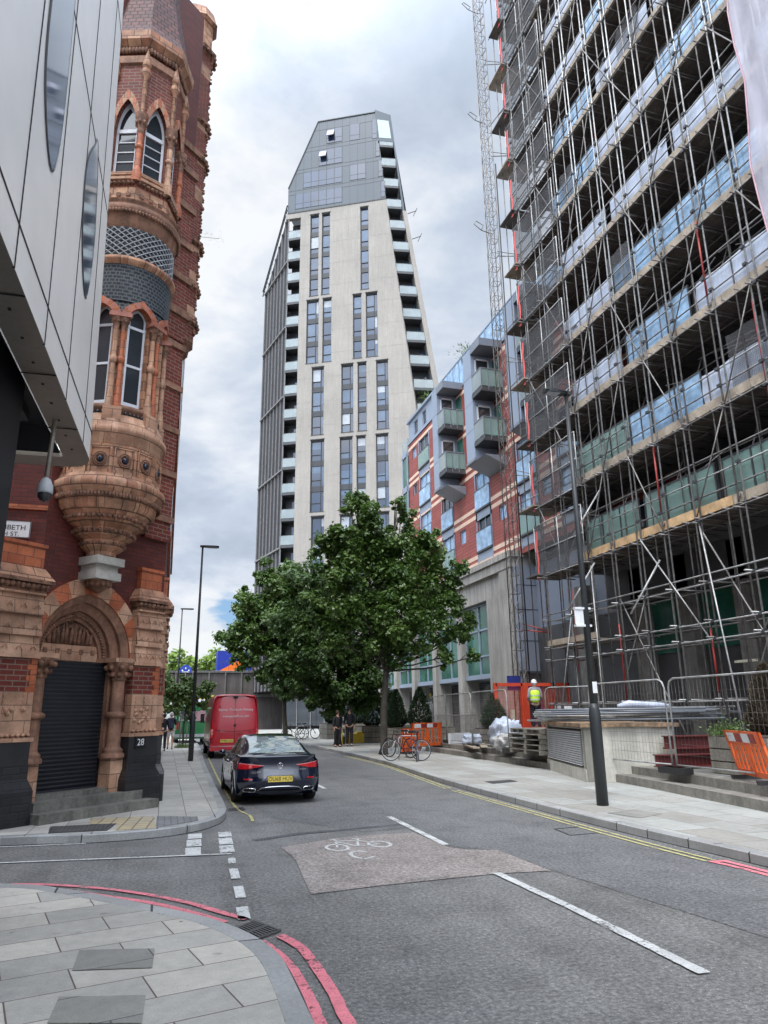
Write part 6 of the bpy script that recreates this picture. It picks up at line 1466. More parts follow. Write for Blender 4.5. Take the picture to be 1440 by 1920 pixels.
for k in range(900):
    c = Vector((10.95+rl_.gauss(0, .16), 12.45+rl_.gauss(0, .16), 1.17+abs(rl_.gauss(0, .13)))); d = Vector((rl_.uniform(-1, 1), rl_.uniform(-1, 1), rl_.uniform(0, 1))).normalized(); w = d.cross(Vector((rl_.uniform(-1, 1), 0, rl_.uniform(-1, 1)))).normalized()
    s = rl_.uniform(.02, .05); m.poly([c, c+d*s+w*s*.4, c+d*s*2, c+d*s-w*s*.4])
tag(m.build('leafy_plant', m_leafhedge), 'small green leafy plant at the left end of the pale planter', 'plant')
# pallets, bags and loose boards behind the steps
r = thing('pallet_stack', (10.6, 20.0, .46), 'stack of grey timber pallets beside the louvred vent housing', 'pallets')
for k in range(5):
    z = .50+k*.145; dx = rt_.uniform(-.04, .04)
    m = MB()
    for q in range(6): m.box((10.25+q*.19+dx, 18.9, z+.10), (10.25+q*.19+.14+dx, 20.9, z+.125))
    for q in range(3): m.box((10.25+dx, 18.9+q*.92, z), (11.35+dx, 19.04+q*.92, z+.10))
    m.build('pallet', m_wood, r)
m_bag = pbr('scuffed white plastic', (.50, .50, .49), .5, var=.3, scale=3, fine=9, bump=1., streak=.3)
def bag(c, s, seed, label, mat=None, cat='rubble bag'):
    rb_ = random.Random(seed); m = MB(); rows = []; n = 36
    for i in range(19):
        v = i/18*math.pi; row = []
        for j in range(n):
            a = 2*math.pi*j/n; p = Vector((math.sin(v)*math.cos(a), math.sin(v)*math.sin(a), -math.cos(v))); nn = 1+.34*noise.noise(p*2.3+Vector((seed, 0, 0)))+.28*noise.noise(p*5+Vector((seed, 3, 0)))
            q = Vector((math.copysign(abs(p.x)**.7, p.x)*s[0], math.copysign(abs(p.y)**.7, p.y)*s[1], math.copysign(abs(p.z)**.7, p.z)*s[2]))*nn; q.z = max(q.z, -s[2]); row.append(Vector(c)+q)
        rows.append(row)
    m.grid(rows, True, True); return tag(m.build('rubble_bag', mat or m_bag), label, cat, 'white bags behind the steps')
bag((10.75, 22.2, .72), (.36, .42, .27), 1, 'large white rubble bag, the nearest of the heap')
bag((11.3, 23.3, .95), (.50, .45, .45), 2, 'upright white rubble bag behind the nearest one', m_sheet)
bag((11.15, 25.9, .66), (.35, .4, .22), 3, 'low grey plastic bag at the left of the heap', m_sheet)
m = MB(); m.box((11.5, 23.2, .46), (11.62, 23.3, 1.75)); tag(m.build('timber_post', m_board), 'short pale timber post standing among the white bags', 'post')
for k, (a, b) in enumerate((((10.3, 23.6), (11.0, 26.2)), ((10.45, 23.3), (11.3, 25.4)))):
    m = MB(); m.bar((*a, .50+k*.05), (*b, .50+k*.05), .22, .04); tag(m.build('loose_board', m_board), ['loose scaffold board on the top step, the lower one', 'loose scaffold board lying across another one'][k], 'board', 'loose boards')
m = MB(); m.obox((11.6, 28.3, .66), (.62, .35, 0), (0, .02, .20), (0, .03, 0)); tag(m.build('white_sheet_panel', m_white), 'flat white panel leaning low behind the fence', 'panel')
for k, y in enumerate((33.5, 37.0, 40.5)):       # railings of the colonnade
    r = thing('railing', (15.4, y, .46), 'grey metal railing between the concrete columns, %s from the scaffold' % ['first', 'second', 'third'][k], 'railing', 'railings in the colonnade')
    m = MB(); m.bar((15.5, y-1.6, 1.5), (15.5, y+1.6, 1.5), .05); m.bar((15.5, y-1.6, .55), (15.5, y+1.6, .55), .05); m.build('rail', m_tubed, r)
    m = MB()
    for q in range(20): m.bar((15.5, y-1.55+q*.163, .5), (15.5, y-1.55+q*.163, 1.5), .02)
    m.build('bars', m_tubed, r)
# red and blue loading gate at the foot of the hoist
r = thing('loading_gate', (13.2, 25, .46), 'orange red steel loading gate with mesh sides at the hoist foot', 'gate')
m = MB(); m.box((11.6, 24.3, .46), (15.2, 26.5, .98)); m.build('platform', m_deck, r)
m = MB()
for x in (11.8, 12.9, 13.05, 14.2, 14.9): m.box((x-.06, 25.0, .98), (x+.06, 25.12, 2.72))
for z in (1.05, 2.66): m.box((11.8, 25.0, z-.06), (14.9, 25.12, z+.06))
m.box((12.9, 24.95, .98), (13.12, 25.15, 2.72)); m.build('gate_frame', m_orangered, r)
m = MB(); m.poly([(11.8, 25.06, 1.0), (12.9, 25.06, 1.0), (12.9, 25.06, 2.6), (11.8, 25.06, 2.6)]); m.poly([(13.1, 25.06, 1.0), (14.9, 25.06, 1.0), (14.9, 25.06, 2.6), (13.1, 25.06, 2.6)]); m.build('gate_mesh', net_mat('orange mesh', (.40, .06, .03), .16, .05, .2), r)
m = MB(); m.box((12.45, 25.3, 2.45), (13.0, 25.35, 3.0)); m.box((13.3, 25.3, 1.2), (13.9, 25.35, 2.7)); m.build('blue_panel', pbr('navy blue board', (.015, .025, .16), .5), r)
m = MB(); m.box((14.2, 24.96, 1.6), (14.45, 24.99, 1.95)); m.box((13.45, 23.0, 1.5), (13.75, 23.03, 1.85)); m.build('notice', m_white, r)

# bicycles
def bicycle(label, tint, rimm=None):
    r = thing('bicycle', (0, 0, 0), label, 'bicycle', 'parked bicycles')
    def wheel(cx):
        m = MB(); m.path([(cx+.335*math.cos(a*math.pi/14), 0, .34+.335*math.sin(a*math.pi/14)) for a in range(29)], .014, 6); o = m.build('wheel', m_rubber, r)
        k = MB(); k.path([(cx+.312*math.cos(a*math.pi/14), 0, .34+.312*math.sin(a*math.pi/14)) for a in range(29)], .010, 5); k.build('rim', rimm or m_lattice, o)
        k = MB()
        for a in range(16): k.tube((cx, 0, .34), (cx+.31*math.cos(a*math.pi/8), 0, .34+.31*math.sin(a*math.pi/8)), .0018, 3)
        k.tube((cx, -.05, .34), (cx, .05, .34), .022, 8); k.build('spokes', rimm or m_lattice, o)
    wheel(-.52); wheel(.52)
    m = MB(); bb, st, hd, hb = (-.08, 0, .29), (-.20, 0, .78), (.32, 0, .80), (.36, 0, .66)
    for a, b in ((bb, st), (st, hd), (bb, hb), (hd, hb), ((-.52, .05, .34), (-.19, 0, .72)), ((-.52, -.05, .34), (-.19, 0, .72)), ((-.52, .05, .34), bb), ((-.52, -.05, .34), bb)): m.tube(a, b, .016, 6)
    m.build('frame', tint, r)
    m = MB(); m.tube(hb, (.40, .05, .55), .016, 6); m.tube((.40, .05, .55), (.52, .05, .34), .012, 6); m.tube(hb, (.40, -.05, .55), .016, 6); m.tube((.40, -.05, .55), (.52, -.05, .34), .012, 6); m.build('fork', rimm or m_lattice, r)
    m = MB(); m.tube(hd, (.28, 0, .95), .013, 6); m.path([(.36, -.24, .93), (.30, -.2, .96), (.28, 0, .95), (.30, .2, .96), (.36, .24, .93)], .012, 6); m.build('handlebar', m_plastic, r)
    m = MB(); m.tube(st, (-.22, 0, .92), .012, 6); m.prism([(-.36, -.07), (-.30, -.08), (-.12, -.02), (-.08, 0), (-.12, .02), (-.30, .08), (-.36, .07)], .90, .96); m.build('saddle', m_plastic, r)
    m = MB(); m.tube(bb, (-.02, .08, .14), .010, 5); m.box((-.07, .06, .12), (.03, .16, .14)); m.tube(bb, (-.14, -.08, .44), .010, 5); m.box((-.19, -.16, .43), (-.09, -.06, .45)); m.lathe([(.09, -.004), (.09, .004)], (0, 0), 12) if False else None; m.build('crank', m_dkgrey, r)
    return r
def put(o, x, y, z, rz): o.location = (x, y, z); o.rotation_euler = (0, 0, R_(rz)); return o
b2_ = bicycle('bicycle parked far off in front of the glass wall, left one', m_plastic, m_plastic)
b1_ = put(bicycle('silver bicycle with white rimmed wheels locked to the stand by the tree', pbr('maroon frame', (.20, .04, .05), .4)), 7.95, 24.2, .13, 152)
def recolour(o, label):
    c = copy_tree(o); c['label'] = label; return c
put(recolour(b1_, 'bicycle with white rims standing just right of the other one'), 8.35, 24.15, .13, 68)
put(recolour(b2_, 'dark bicycle half hidden behind the tree trunk stand'), 8.3, 26.0, .13, 120)
put(b2_, 7.95, 46.5, .13, 170)
put(recolour(b2_, 'bicycle parked far off in front of the glass wall, right one'), 8.8, 46.8, .13, 10)
def cyc_stand(x, y, label, rz=0.):
    m = MB(); m.path([(x-.35, y, .12), (x-.35, y, .82), (x-.28, y, .90), (x+.28, y, .90), (x+.35, y, .82), (x+.35, y, .12)], .025, 8); return tag(m.build('cycle_stand', m_tube), label, 'cycle stand', 'cycle stands')
cyc_stand(8.3, 25.0, 'steel hoop cycle stand beside the nearest tree'); cyc_stand(8.5, 46.9, 'steel hoop cycle stand with the far bicycles')
# yellow block and striped post behind the pedestrians
m = MB(); m.box((9.1, 38.5, .14), (10.3, 38.9, .62)); m.box((9.2, 38.45, .62), (9.5, 38.95, .72)); m.box((9.9, 38.45, .62), (10.2, 38.95, .72)); tag(m.build('barrier_block', pbr('yellow plastic', (.62, .42, .02), .5)), 'yellow plastic barrier block behind the two dark pedestrians', 'barrier')
r = thing('bollard', (9.15, 38.3, .12), 'white banded post between the two dark pedestrians', 'post')
MB().tube((9.15, 38.3, .12), (9.15, 38.3, 1.7), .05, 8).build('post', m_dkgrey, r); m = MB(); [m.tube((9.15, 38.3, z), (9.15, 38.3, z+.18), .07, 8) for z in (.5, .9, 1.3)]; m.build('band', m_white, r)
# ------------------------------------------------------------------ vehicles
def wheel_parts(r, F_, x, y, R, w, side):
    m = MB(F_); prof = [(R*.62, -w/2), (R*.93, -w/2), (R, -w/2+.03), (R, w/2-.03), (R*.93, w/2), (R*.62, w/2)]
    def ringp(rad, off, n=24): return [(x+off, y+rad*math.cos(2*math.pi*k/n), R+rad*math.sin(2*math.pi*k/n)) for k in range(n)]
    m.grid([ringp(a, b) for a, b in prof], True, True); o = m.build('wheel', m_rubber, r)
    m = MB(F_); xo = side*w*.42
    m.grid([ringp(R*.62, xo), ringp(R*.56, xo-side*.04)], True, True); m.face([m.pt(p) for p in ringp(R*.16, xo-side*.01, 12)])
    for k in range(5):
        a = 2*math.pi*k/5+.3; c, s = math.cos(a), math.sin(a); m.bar((x+xo-side*.02, y+R*.1*c, R+R*.1*s), (x+xo-side*.01, y+R*.60*c, R+R*.60*s), .05, .05)
    m.build('rim', m_rim, o); m = MB(F_); m.face([m.pt(p) for p in ringp(R*.6, xo-side*.06)]); m.build('brake_disc', m_dkgrey, o)
def lerp(a, b, t): return a+(b-a)*t
def interp(tab, y):
    if y <= tab[0][0]: return tab[0][1]
    for (a, b), (c, d) in zip(tab, tab[1:]):
        if y <= c: t = (y-a)/(c-a); t = t*t*(3-2*t)*.5+t*.5; return lerp(b, d, t)
    return tab[-1][1]
def make_car():
    S = .915; ox, oy = 2.28, 14.95
    F_ = lambda p: Vector((ox+p[0]*S, oy+p[1]*S, p[2]*S))
    r = thing('parked_car', (ox, oy+2.2, 0), 'glossy dark blue four door saloon parked by the left kerb', 'car')
    WB = [(0, .86), (.4, .925), (1.0, .945), (2.2, .93), (3.9, .945), (4.5, .90), (4.98, .78)]
    ZB = [(0, .93), (.5, .97), (1.0, .965), (2.0, .93), (3.2, .90), (3.9, .87), (4.6, .76), (4.98, .62)]
    AX = (1.03, 3.97)
    def W(y, z): zb = interp(ZB, y); return interp(WB, y)*(1-.035*((z-.55)/.35)**2-(.06 if z > zb-.06 else 0))
    def zbot(y):
        z = .20
        for a in AX:
            d = abs(y-a)
            if d < .40: z = max(z, .33+math.sqrt(max(0, .40**2-d*d))*.92)
        return z
    yp = lambda z: interp([(.22, .16), (.30, .05), (.46, .0), (.58, .015), (.66, .055), (.80, .09), (.93, .075), (.99, .05), (1.03, .10)], z)
    zr_ = [.20, .28, .36, .46, .56, .62, .70, .80, .88, .94, .985]
    us = [-1, -.93, -.84, -.7, -.5, -.25, 0, .25, .5, .7, .84, .93, 1]
    def RP(u, z): w = interp(WB, .3)*(1-.035*((z-.55)/.35)**2)*(.99 if z < .93 else .975); return (u*w, yp(z)+.34*abs(u)**4.5+.03*u*u, z-.0*abs(u))
    body = MB(F_); rows = [[RP(u, z) for u in us] for z in zr_]; body.grid(rows)
    ys = sorted(set([.37, .5, .58, .64, .70, .78, .88, 1.03, 1.18, 1.28, 1.36, 1.42, 1.48, 1.6, 1.9, 2.3, 2.7, 3.1, 3.4, 3.52, 3.58, 3.64, 3.72, 3.82, 3.97, 4.12, 4.22, 4.3, 4.36, 4.42, 4.5, 4.6, 4.72]))
    def side(y, k):      # k from 0 (sill) to 10 (shoulder)
        zb = interp(ZB, y); z0 = zbot(y); zz = zr_[k]; z = z0+(zb+.02-z0)*((zz-.20)/(.985-.20)); return (W(y, z), y, z)
    for sg in (-1, 1):
        col0 = [RP(sg, z) for z in zr_]
        rws = [[col0[k]]+[(sg*side(y, k)[0], side(y, k)[1], side(y, k)[2]) for y in ys]+[(sg*interp(WB, 4.98)*.93, 4.86, min(z_, .66)) for z_ in [zr_[k]*.72]] for k in range(11)]
        body.grid(rws)
    # deck and bonnet
    def top(y, u): zb = interp(ZB, y)+.02; w = W(y, interp(ZB, y)); crown = interp([(.05, .05), (.5, .055), (3.6, .10), (4.6, .07), (4.98, .04)], y); return (u*w, y, zb+crown*(1-u*u))
    uu = [-1, -.85, -.6, -.3, 0, .3, .6, .85, 1]
    def lip(u): x, y, z = RP(u, .985); return (x, y, z)
    body.grid([[lip(u) for u in uu], [(RP(u, .985)[0]*.985, RP(u, .985)[1]+.04, 1.0+.012*(1-u*u)) for u in uu]]+[[(top(y, u)[0]*(.95 if y < .5 else 1), y+.12*abs(u)**4*(1 if y < .4 else 0), top(y, u)[2]) for u in uu] for y in (.38, .55, .7, .9)])
    body.grid([[top(y, u) for u in uu] for y in (3.3, 3.6, 3.9, 4.2, 4.5, 4.72)]+[[(u*.74, 4.86, .66) for u in uu], [(u*.72, 4.96-.08*u*u, .52) for u in uu], [(u*.74, 4.95-.08*u*u, .3) for u in uu], [(u*.72, 4.88, .2) for u in uu]])
    body.poly([(-.8, .15, .21), (.8, .15, .21), (.8, 4.8, .21), (-.8, 4.8, .21)])
    body.build('body', m_navy, r)
    # glasshouse
    ZR = [(.50, 1.0), (.62, 1.045), (.9, 1.165), (1.3, 1.30), (1.75, 1.39), (2.25, 1.425), (2.7, 1.41), (3.05, 1.33), (3.4, 1.17), (3.72, 1.0), (3.85, .95)]
    WT = [(.5, .66), (1.0, .60), (1.8, .585), (2.5, .60), (3.2, .62), (3.85, .68)]
    def GH(y, v):         # v 0 shoulder .. 1 centre line
        zb = interp(ZB, y)+.01; w = W(y, interp(ZB, y))*.985; zt = interp(ZR, y); wt = min(interp(WT, y), w-.05); h = max(zt-zb, .005)
        pts = [(w, zb), (lerp(w, wt, .5)+.02, zb+h*.48), (wt+.035, zb+h*.84), (wt-.02, zb+h*.94), (wt*.6, zb+h*.985), (0, zt)]
        t = v*5; i = min(4, int(t)); f = t-i; a, b = pts[i], pts[i+1]; return (lerp(a[0], b[0], f), y, lerp(a[1], b[1], f))
    yg = [.5, .62, .75, .9, 1.1, 1.3, 1.5, 1.75, 2.0, 2.25, 2.5, 2.7, 2.9, 3.05, 3.2, 3.4, 3.6, 3.72, 3.85]; vg = [k/10 for k in range(11)]
    gh = MB(F_)
    for sg in (-1, 1): gh.grid([[(sg*GH(y, v)[0], GH(y, v)[1], GH(y, v)[2]) for v in vg] for y in yg])
    gh.build('roof', m_navy, r)
    def patch(name, y0, y1, v0, v1, sides, mat, off=.006, skew=0., n=10):
        m = MB(F_)
        for sg in sides:
            rows = []
            for i in range(n+1):
                row = []
                for j in range(7):
                    v = lerp(v0, v1, j/6); a0 = y0+skew*j/6; a1 = y1-skew*1.3*j/6; y = lerp(a0, a1, i/n); x, yy, z = GH(y, v); nx = off if v < .5 else 0; row.append((sg*(x+nx), yy, z+(off if v >= .45 else off*.4)))
                rows.append(row)
            m.grid(rows)
        return m.build(name, mat, r)
    m = MB(F_); rows = []
    for i in range(11):
        y = lerp(.60, 1.62, i/10); rows.append([(s_*GH(y, v)[0], y, GH(y, v)[2]+.007) for s_, v in [(-1, .60-.02+.0), (-1, .7), (-1, .8), (-1, .9), (-1, 1.0), (1, .9), (1, .8), (1, .7), (1, .58)]])
    m.grid(rows); m.build('rear_window', m_cargl, r)
    m = MB(F_); rows = []
    for i in range(11): y = lerp(3.78, 2.95, i/10); rows.append([(s_*GH(y, v)[0], y, GH(y, v)[2]+.007) for s_, v in [(-1, .58), (-1, .7), (-1, .8), (-1, .9), (-1, 1.0), (1, .9), (1, .8), (1, .7), (1, .58)]])
    m.grid(rows); m.build('windscreen', m_cargl, r)
    for sg in (-1, 1):
        patch('side_window', 1.22, 2.18, .05, .36, (sg,), m_cargl, skew=.12); patch('side_window', 2.26, 3.20, .05, .36, (sg,), m_cargl, skew=.16)
        m = MB(F_); m.path([(sg*(GH(y, .03)[0]+.006), y, GH(y, .03)[2]) for y in (1.0, 1.2, 1.6, 2.2, 2.8, 3.3)], .008, 5); m.path([(sg*(GH(y, .395)[0]+.006), y, GH(y, .395)[2]) for y in (1.25, 1.5, 1.9, 2.3, 2.8, 3.1)], .006, 5); m.build('chrome_trim', m_chrome, r)
        m = MB(F_); m.ball((sg*1.02, 3.15, .98), .085, 8, 6, .7); m.bar((sg*.86, 3.15, .93), (sg*1.0, 3.15, .96), .05); m.build('mirror', m_navy, r)
        for y0 in (1.62, 2.66): m = MB(F_); m.box((sg*(W(y0, .8)-.005), y0, .80), (sg*(W(y0, .8)+.022), y0+.18, .825)); m.build('door_handle', m_chrome, r)
        m = MB(F_)
        for y0, z0, z1 in ((1.28, .55, .93), (2.22, .24, .93), (3.30, .24, .90)): m.path([(sg*(W(y0, z)+.002), y0+(.0 if y0 > 1.5 else (.93-z)*.5), z) for z in (z0, (z0+z1)/2, z1)], .004, 4)
        m.build('door_seam', m_joint, r)
        wheel_parts(r, F_, sg*.82, AX[0], .335, .235, sg); wheel_parts(r, F_, sg*.82, AX[1], .335, .235, sg)
        m = MB(F_); rows = []      # slim tail lamp wrapping the corner
        for k in range(9):
            t = k/8; u = sg*lerp(.40, 1.0, t); zt = lerp(.815, .865, t); zb_ = lerp(.80, .735, min(1, t*1.5)); a, b = RP(u, zb_), RP(u, zt); d = .008
            rows.append([(a[0]+sg*d*.6, a[1]-d, a[2]), ((a[0]+b[0])/2+sg*d, (a[1]+b[1])/2-d*1.6, (a[2]+b[2])/2), (b[0]+sg*d*.6, b[1]-d, b[2])])
        y = .60; rows.append([(sg*(W(y, .76)+.006), y, .765), (sg*(W(y, .80)+.007), y, .80), (sg*(W(y, .84)+.006), y, .845)])
        m.grid(rows); tl = m.build('tail_lamp', m_tail, r)
        m = MB(F_); m.grid([[(q[2][0], q[2][1]-.004, q[2][2]+.001) for q in rows[:-1]], [(q[2][0], q[2][1]-.004, q[2][2]-.012) for q in rows[:-1]]]); m.build('lamp_strip', pbr('lamp strip', (.85, .35, .33), .2) if sg < 0 else bpy.data.materials['lamp strip'], tl)
        m = MB(F_); a = [RP(sg*u, .485) for u in (.62, .80, .90)]; m.path([(p[0], p[1]-.01, z) for p, z in ((a[0], .50), (a[1], .50), (a[2], .485), (a[2], .44), (a[1], .415), (a[0], .43), (a[0], .50))] if False else [(RP(sg*u, z)[0], RP(sg*u, z)[1]-.012, z) for u, z in ((.60, .345), (.84, .355), (.88, .31), (.84, .275), (.62, .275), (.58, .305), (.60, .345))], .011, 6); m.build('exhaust_trim', m_chrome, r)
        m = MB(F_); m.poly([(RP(sg*u, z)[0], RP(sg*u, z)[1]-.006, z) for u, z in ((.61, .34), (.83, .35), (.87, .31), (.83, .28), (.63, .28))]); m.build('exhaust', m_joint, r)
        m = MB(F_); m.grid([[(RP(sg*u, z)[0], RP(sg*u, z)[1]-.006, z) for u in (.66, .76, .86)] for z in (.525, .55)]); m.build('reflector', m_tail, r)
    m = MB(F_); m.grid([[(RP(u, z)[0], RP(u, z)[1]-.006, z) for u in us[1:-1]] for z in (.205, .25, .30)]); m.build('diffuser', m_plastic, r)
    m = MB(F_); m.path([(RP(u, z)[0], RP(u, z)[1]-.014, z) for u, z in ((-.55, .30), (-.44, .36), (-.2, .375), (0, .378), (.2, .375), (.44, .36), (.55, .30))], .012, 6); m.build('chrome_strip', m_chrome, r)
    m = MB(F_); m.path([(RP(u, z)[0], RP(u, z)[1]-.004, z) for u, z in ((-.42, .44), (-.30, .60), (.30, .60), (.42, .44))], .008, 5); m.build('boot_seam', m_navy, r)
    m = MB(F_); yb = yp(.55)-.012; m.box((-.265, yb-.006, .475), (.265, yb+.02, .59)); pl_ = m.build('number_plate', m_plate, r)
    m = MB(); put_text(m, 'OU68 HUV', .118, F_((0, yb-.010, .532)), (S, 0, 0), (0, 0, S), .92); m.build('lettering', m_ink, pl_)
    m = MB(F_); m.path([(.055*math.cos(k*math.pi/10), yp(.80)-.012, .80+.055*math.sin(k*math.pi/10)) for k in range(21)], .006, 5)
    for k in range(3): a = math.pi/2+k*2*math.pi/3; m.bar((0, yp(.80)-.012, .80), (.055*math.cos(a), yp(.80)-.012, .80+.055*math.sin(a)), .010)
    m.build('badge', m_chrome, r)
    m = MB(); put_text(m, 'CLS 450', .06, F_((-.52, yp(.68)-.004, .675)), (S, .0, 0), (0, 0, S)); put_text(m, '4MATIC', .04, F_((.50, yp(.68)-.004, .715)), (S, 0, 0), (0, 0, S)); m.build('model_lettering', m_chrome, r)
    m = MB(F_); m.box((-.62, 1.9, 1.0), (-.22, 2.05, 1.2)); m.box((.22, 1.9, 1.0), (.62, 2.05, 1.2)); m.build('headrest', m_plastic, r)
make_car()

def make_van():
    ox, oy = 2.78, 30.9
    F_ = lambda p: Vector((ox+p[0], oy+p[1], p[2]))
    r = thing('delivery_van', (ox, oy+3, 0), 'bright red high roofed delivery van parked ahead of the dark saloon', 'van')
    def sec(y, sc_w=1., zt=2.52):       # half section
        P = [(.90, .36), (.97, .50), (.985, .85), (.975, 1.2), (.95, 1.6), (.91, 2.05), (.87, 2.32), (.78, zt-.05), (.5, zt-.005), (0, zt)]
        return [(x*sc_w, y, z) for x, z in P]
    body = MB(F_); AX = (.95, 4.6)
    for sg in (-1, 1):
        rows = []
        for y, w, zt in ((0.0, .955, 2.47), (.05, .99, 2.51), (.4, 1., 2.53), (.56, 1, 2.53), (.62, 1, 2.53), (.75, 1, 2.53), (.95, 1, 2.53), (1.15, 1, 2.53), (1.28, 1, 2.53), (1.34, 1, 2.53), (2.5, 1, 2.54), (3.8, 1, 2.52), (4.3, 1, 2.38), (4.7, .99, 1.95), (5.1, .97, 1.35), (5.6, .93, 1.1), (5.85, .85, .8)):
            q = [(sg*a, b, min(c, zt)) for a, b, c in sec(y, w, zt)]
            for ax in AX:
                d = abs(y-ax)
                if d < .41: zz = .34+math.sqrt(.41**2-d*d); q[0] = (q[0][0], y, max(q[0][2], zz*.92)); q[1] = (q[1][0], y, max(q[1][2], zz))
            rows.append(q)
        body.grid(rows)
    rear = sec(0, .955, 2.47); yr = lambda z: -.02-.05*math.sin(min(1, max(0, (z-.4)/2.0))*math.pi)*.4+(.10*max(0, (z-1.3))/1.1)
    cols = [-1, -.8, -.5, -.2, 0, .2, .5, .8, 1]
    body.grid([[(u*x, yr(z)-.0+.05*abs(u)**6, z) for u in cols] for x, _, z in rear if x > .1])
    body.build('body', m_red, r)
    m = MB(F_); m.box((-.96, -.10, .30), (.96, .02, .52)); m.box((-.55, -.14, .36), (.55, -.1, .44)); m.build('bumper', m_red, r)
    m = MB(F_); m.box((-.90, -.105, .46), (.90, -.09, .485)); m.build('step_edge', m_chrome, r)
    m = MB(F_)
    for x in (0,): m.path([(x, yr(z)-.012, z) for z in (.56, 1.0, 1.5, 2.0, 2.36)], .006, 4)
    for x in (-.86, .86): m.path([(x*(1-.05*(z-.9)), yr(z)-.0, z) for z in (.56, 1.0, 1.5, 2.0, 2.36)], .005, 4)
    m.path([(u*.8, yr(1.1)-.012, 1.12-.07*(1-u*u)) for u in (-1, -.6, -.2, .2, .6, 1)], .008, 4); m.build('door_seam', pbr('dark red seam', (.12, .004, .008), .5), r)
    m = MB(F_)
    for x, z in ((-.62, 1.02), (-.62, 2.0), (.62, 1.02)): m.lathe([(.045, 0), (.045, .01)], (0, 0), 8) if False else m.ball((x, yr(z)-.0, z), .035, 8, 5)
    m.box((.10, yr(1.0)-.03, .93), (.30, yr(1.0), .98)); m.build('door_catch', m_tuber, r)
    m = MB(F_); m.ball((0, yr(1.3)-.01, 1.29), .055, 10, 6); m.build('emblem', m_plastic, r)
    m = MB(F_); m.box((-.09, -.05, 2.38), (.09, .04, 2.46)); m.ball((0, -.05, 2.40), .045, 8, 6); m.build('roof_camera', m_plastic, r)
    for sg in (-1, 1):
        m = MB(F_); m.box((sg*.86, -.03, .80), (sg*.965, .06, 1.14)); m.build('tail_lamp', m_tail, r)
        m = MB(F_); m.box((sg*.865, -.034, .93), (sg*.96, .0, .99)); m.build('indicator_lens', pbr('amber lens', (.6, .25, .08), .2) if sg < 0 else bpy.data.materials['amber lens'], r)
        m = MB(F_); m.box((sg*1.0, 4.5, 1.35), (sg*1.18, 4.62, 1.75)); m.build('mirror', m_plastic, r)
        m = MB(F_); m.box((sg*.965, .2, .52), (sg*.992, 5.2, .62)); m.build('side_moulding', m_plastic, r)
        m = MB(F_); m.poly([(sg*.95, 3.7, 1.4), (sg*.95, 4.45, 1.4), (sg*.925, 4.3, 1.95), (sg*.925, 3.7, 1.95)]); m.build('side_window', m_cargl, r)
        for ax in AX: wheel_parts(r, F_, sg*.85, ax, .34, .24, sg)
    m = MB(F_); m.box((-.56, -.06, .62), (-.04, -.035, .74)); q = m.build('number_plate', m_plate, r)
    m = MB(); put_text(m, 'YM68 LXA', .11, F_((-.30, -.064, .68)), (1, 0, 0), (0, 0, 1), .95); m.build('lettering', m_ink, q)
    m = MB()
    for ds in (0,): put_text(m, 'Express Worldwide Delivery', .138, F_((.02+ds, yr(1.92)-.06+ds*.3, 1.90)), (1, 0, 0), (0, .05, 1), .86); put_text(m, 'www.parcelforce.com', .135, F_((.02+ds, yr(1.65)-.06+ds*.3, 1.64)), (1, 0, 0), (0, .05, 1), .88)
    m.build('lettering', m_white, r)
make_van()
# green van and railway bridge far down the road
r = thing('green_van', (1.6, 46, 0), 'green van far down the road behind the kerbside saplings', 'van')
m = MB(); rows = []
for y, w, zt in ((45, .93, 2.2), (45.1, 1, 2.3), (48.4, 1, 2.3), (49.2, .98, 1.6), (50, .9, 1.1)):
    P = [(.9, .35), (.98, .6), (.97, 1.2), (.9, 1.9), (.8, zt-.05), (0, zt)]
    rows.append([(1.55-a*w, y, min(b, zt)) for a, b in P]+[(1.55+a*w, y, min(b, zt)) for a, b in P[::-1][1:]])
m.grid(rows); m.face([m.pt(p) for p in rows[0]]); m.build('body', m_dullgreen, r)
m = MB(); m.box((.8, 44.97, 1.35), (2.3, 44.99, 1.95)); m.build('rear_window', m_cargl, r); m = MB(); m.box((.62, 44.9, .45), (2.48, 45.0, .62)); m.build('bumper', m_lattice, r)
m = MB(); m.box((.62, 44.96, .9), (.8, 44.99, 1.3)); m.build('tail_lamp', m_tail, r); m = MB(); m.box((2.3, 44.96, .9), (2.48, 44.99, 1.3)); m.build('tail_lamp', m_tail, r)
for x in (.75, 2.35):
    for y in (45.9, 48.9): m = MB(); m.grid([[(x-.1, y+.33*math.cos(k*.45), .33+.33*math.sin(k*.45)) for k in range(14)], [(x+.1, y+.33*math.cos(k*.45), .33+.33*math.sin(k*.45)) for k in range(14)]], True, True); m.face([m.pt((x-.1, y+.33*math.cos(k*.45), .33+.33*math.sin(k*.45))) for k in range(14)]); m.build('wheel', m_rubber, r)
r = thing('railway_bridge', (4, 88, 0), 'dark brick railway bridge crossing the end of the road', 'bridge')
m = MB(); m.box((-30, 84, 3.6), (40, 95, 6.2)); m.box((-30, 84, 0), (-2.5, 95, 3.6)); m.box((9.0, 84, 0), (40, 95, 3.6)); m.build('deck', pbr('sooty brick', (.075, .065, .06), .9, var=.3, scale=.5, streak=.3), r)
m = MB(); m.box((-30, 83.8, 6.2), (40, 84.2, 6.42)); m.box((-30, 83.85, 3.5), (40, 84.0, 3.8))
for k in range(36): m.box((-28+k*1.8, 83.8, 3.8), (-27.85+k*1.8, 84, 6.2))
m.build('parapet', pbr('bridge girder', (.10, .095, .09), .8, var=.3), r)
m = MB(); m.box((3.6, 83.5, 3.3), (9, 83.75, 3.72)); o = m.build('height_beam', pbr('beam yellow', (.55, .40, .03), .6), r); m = MB()
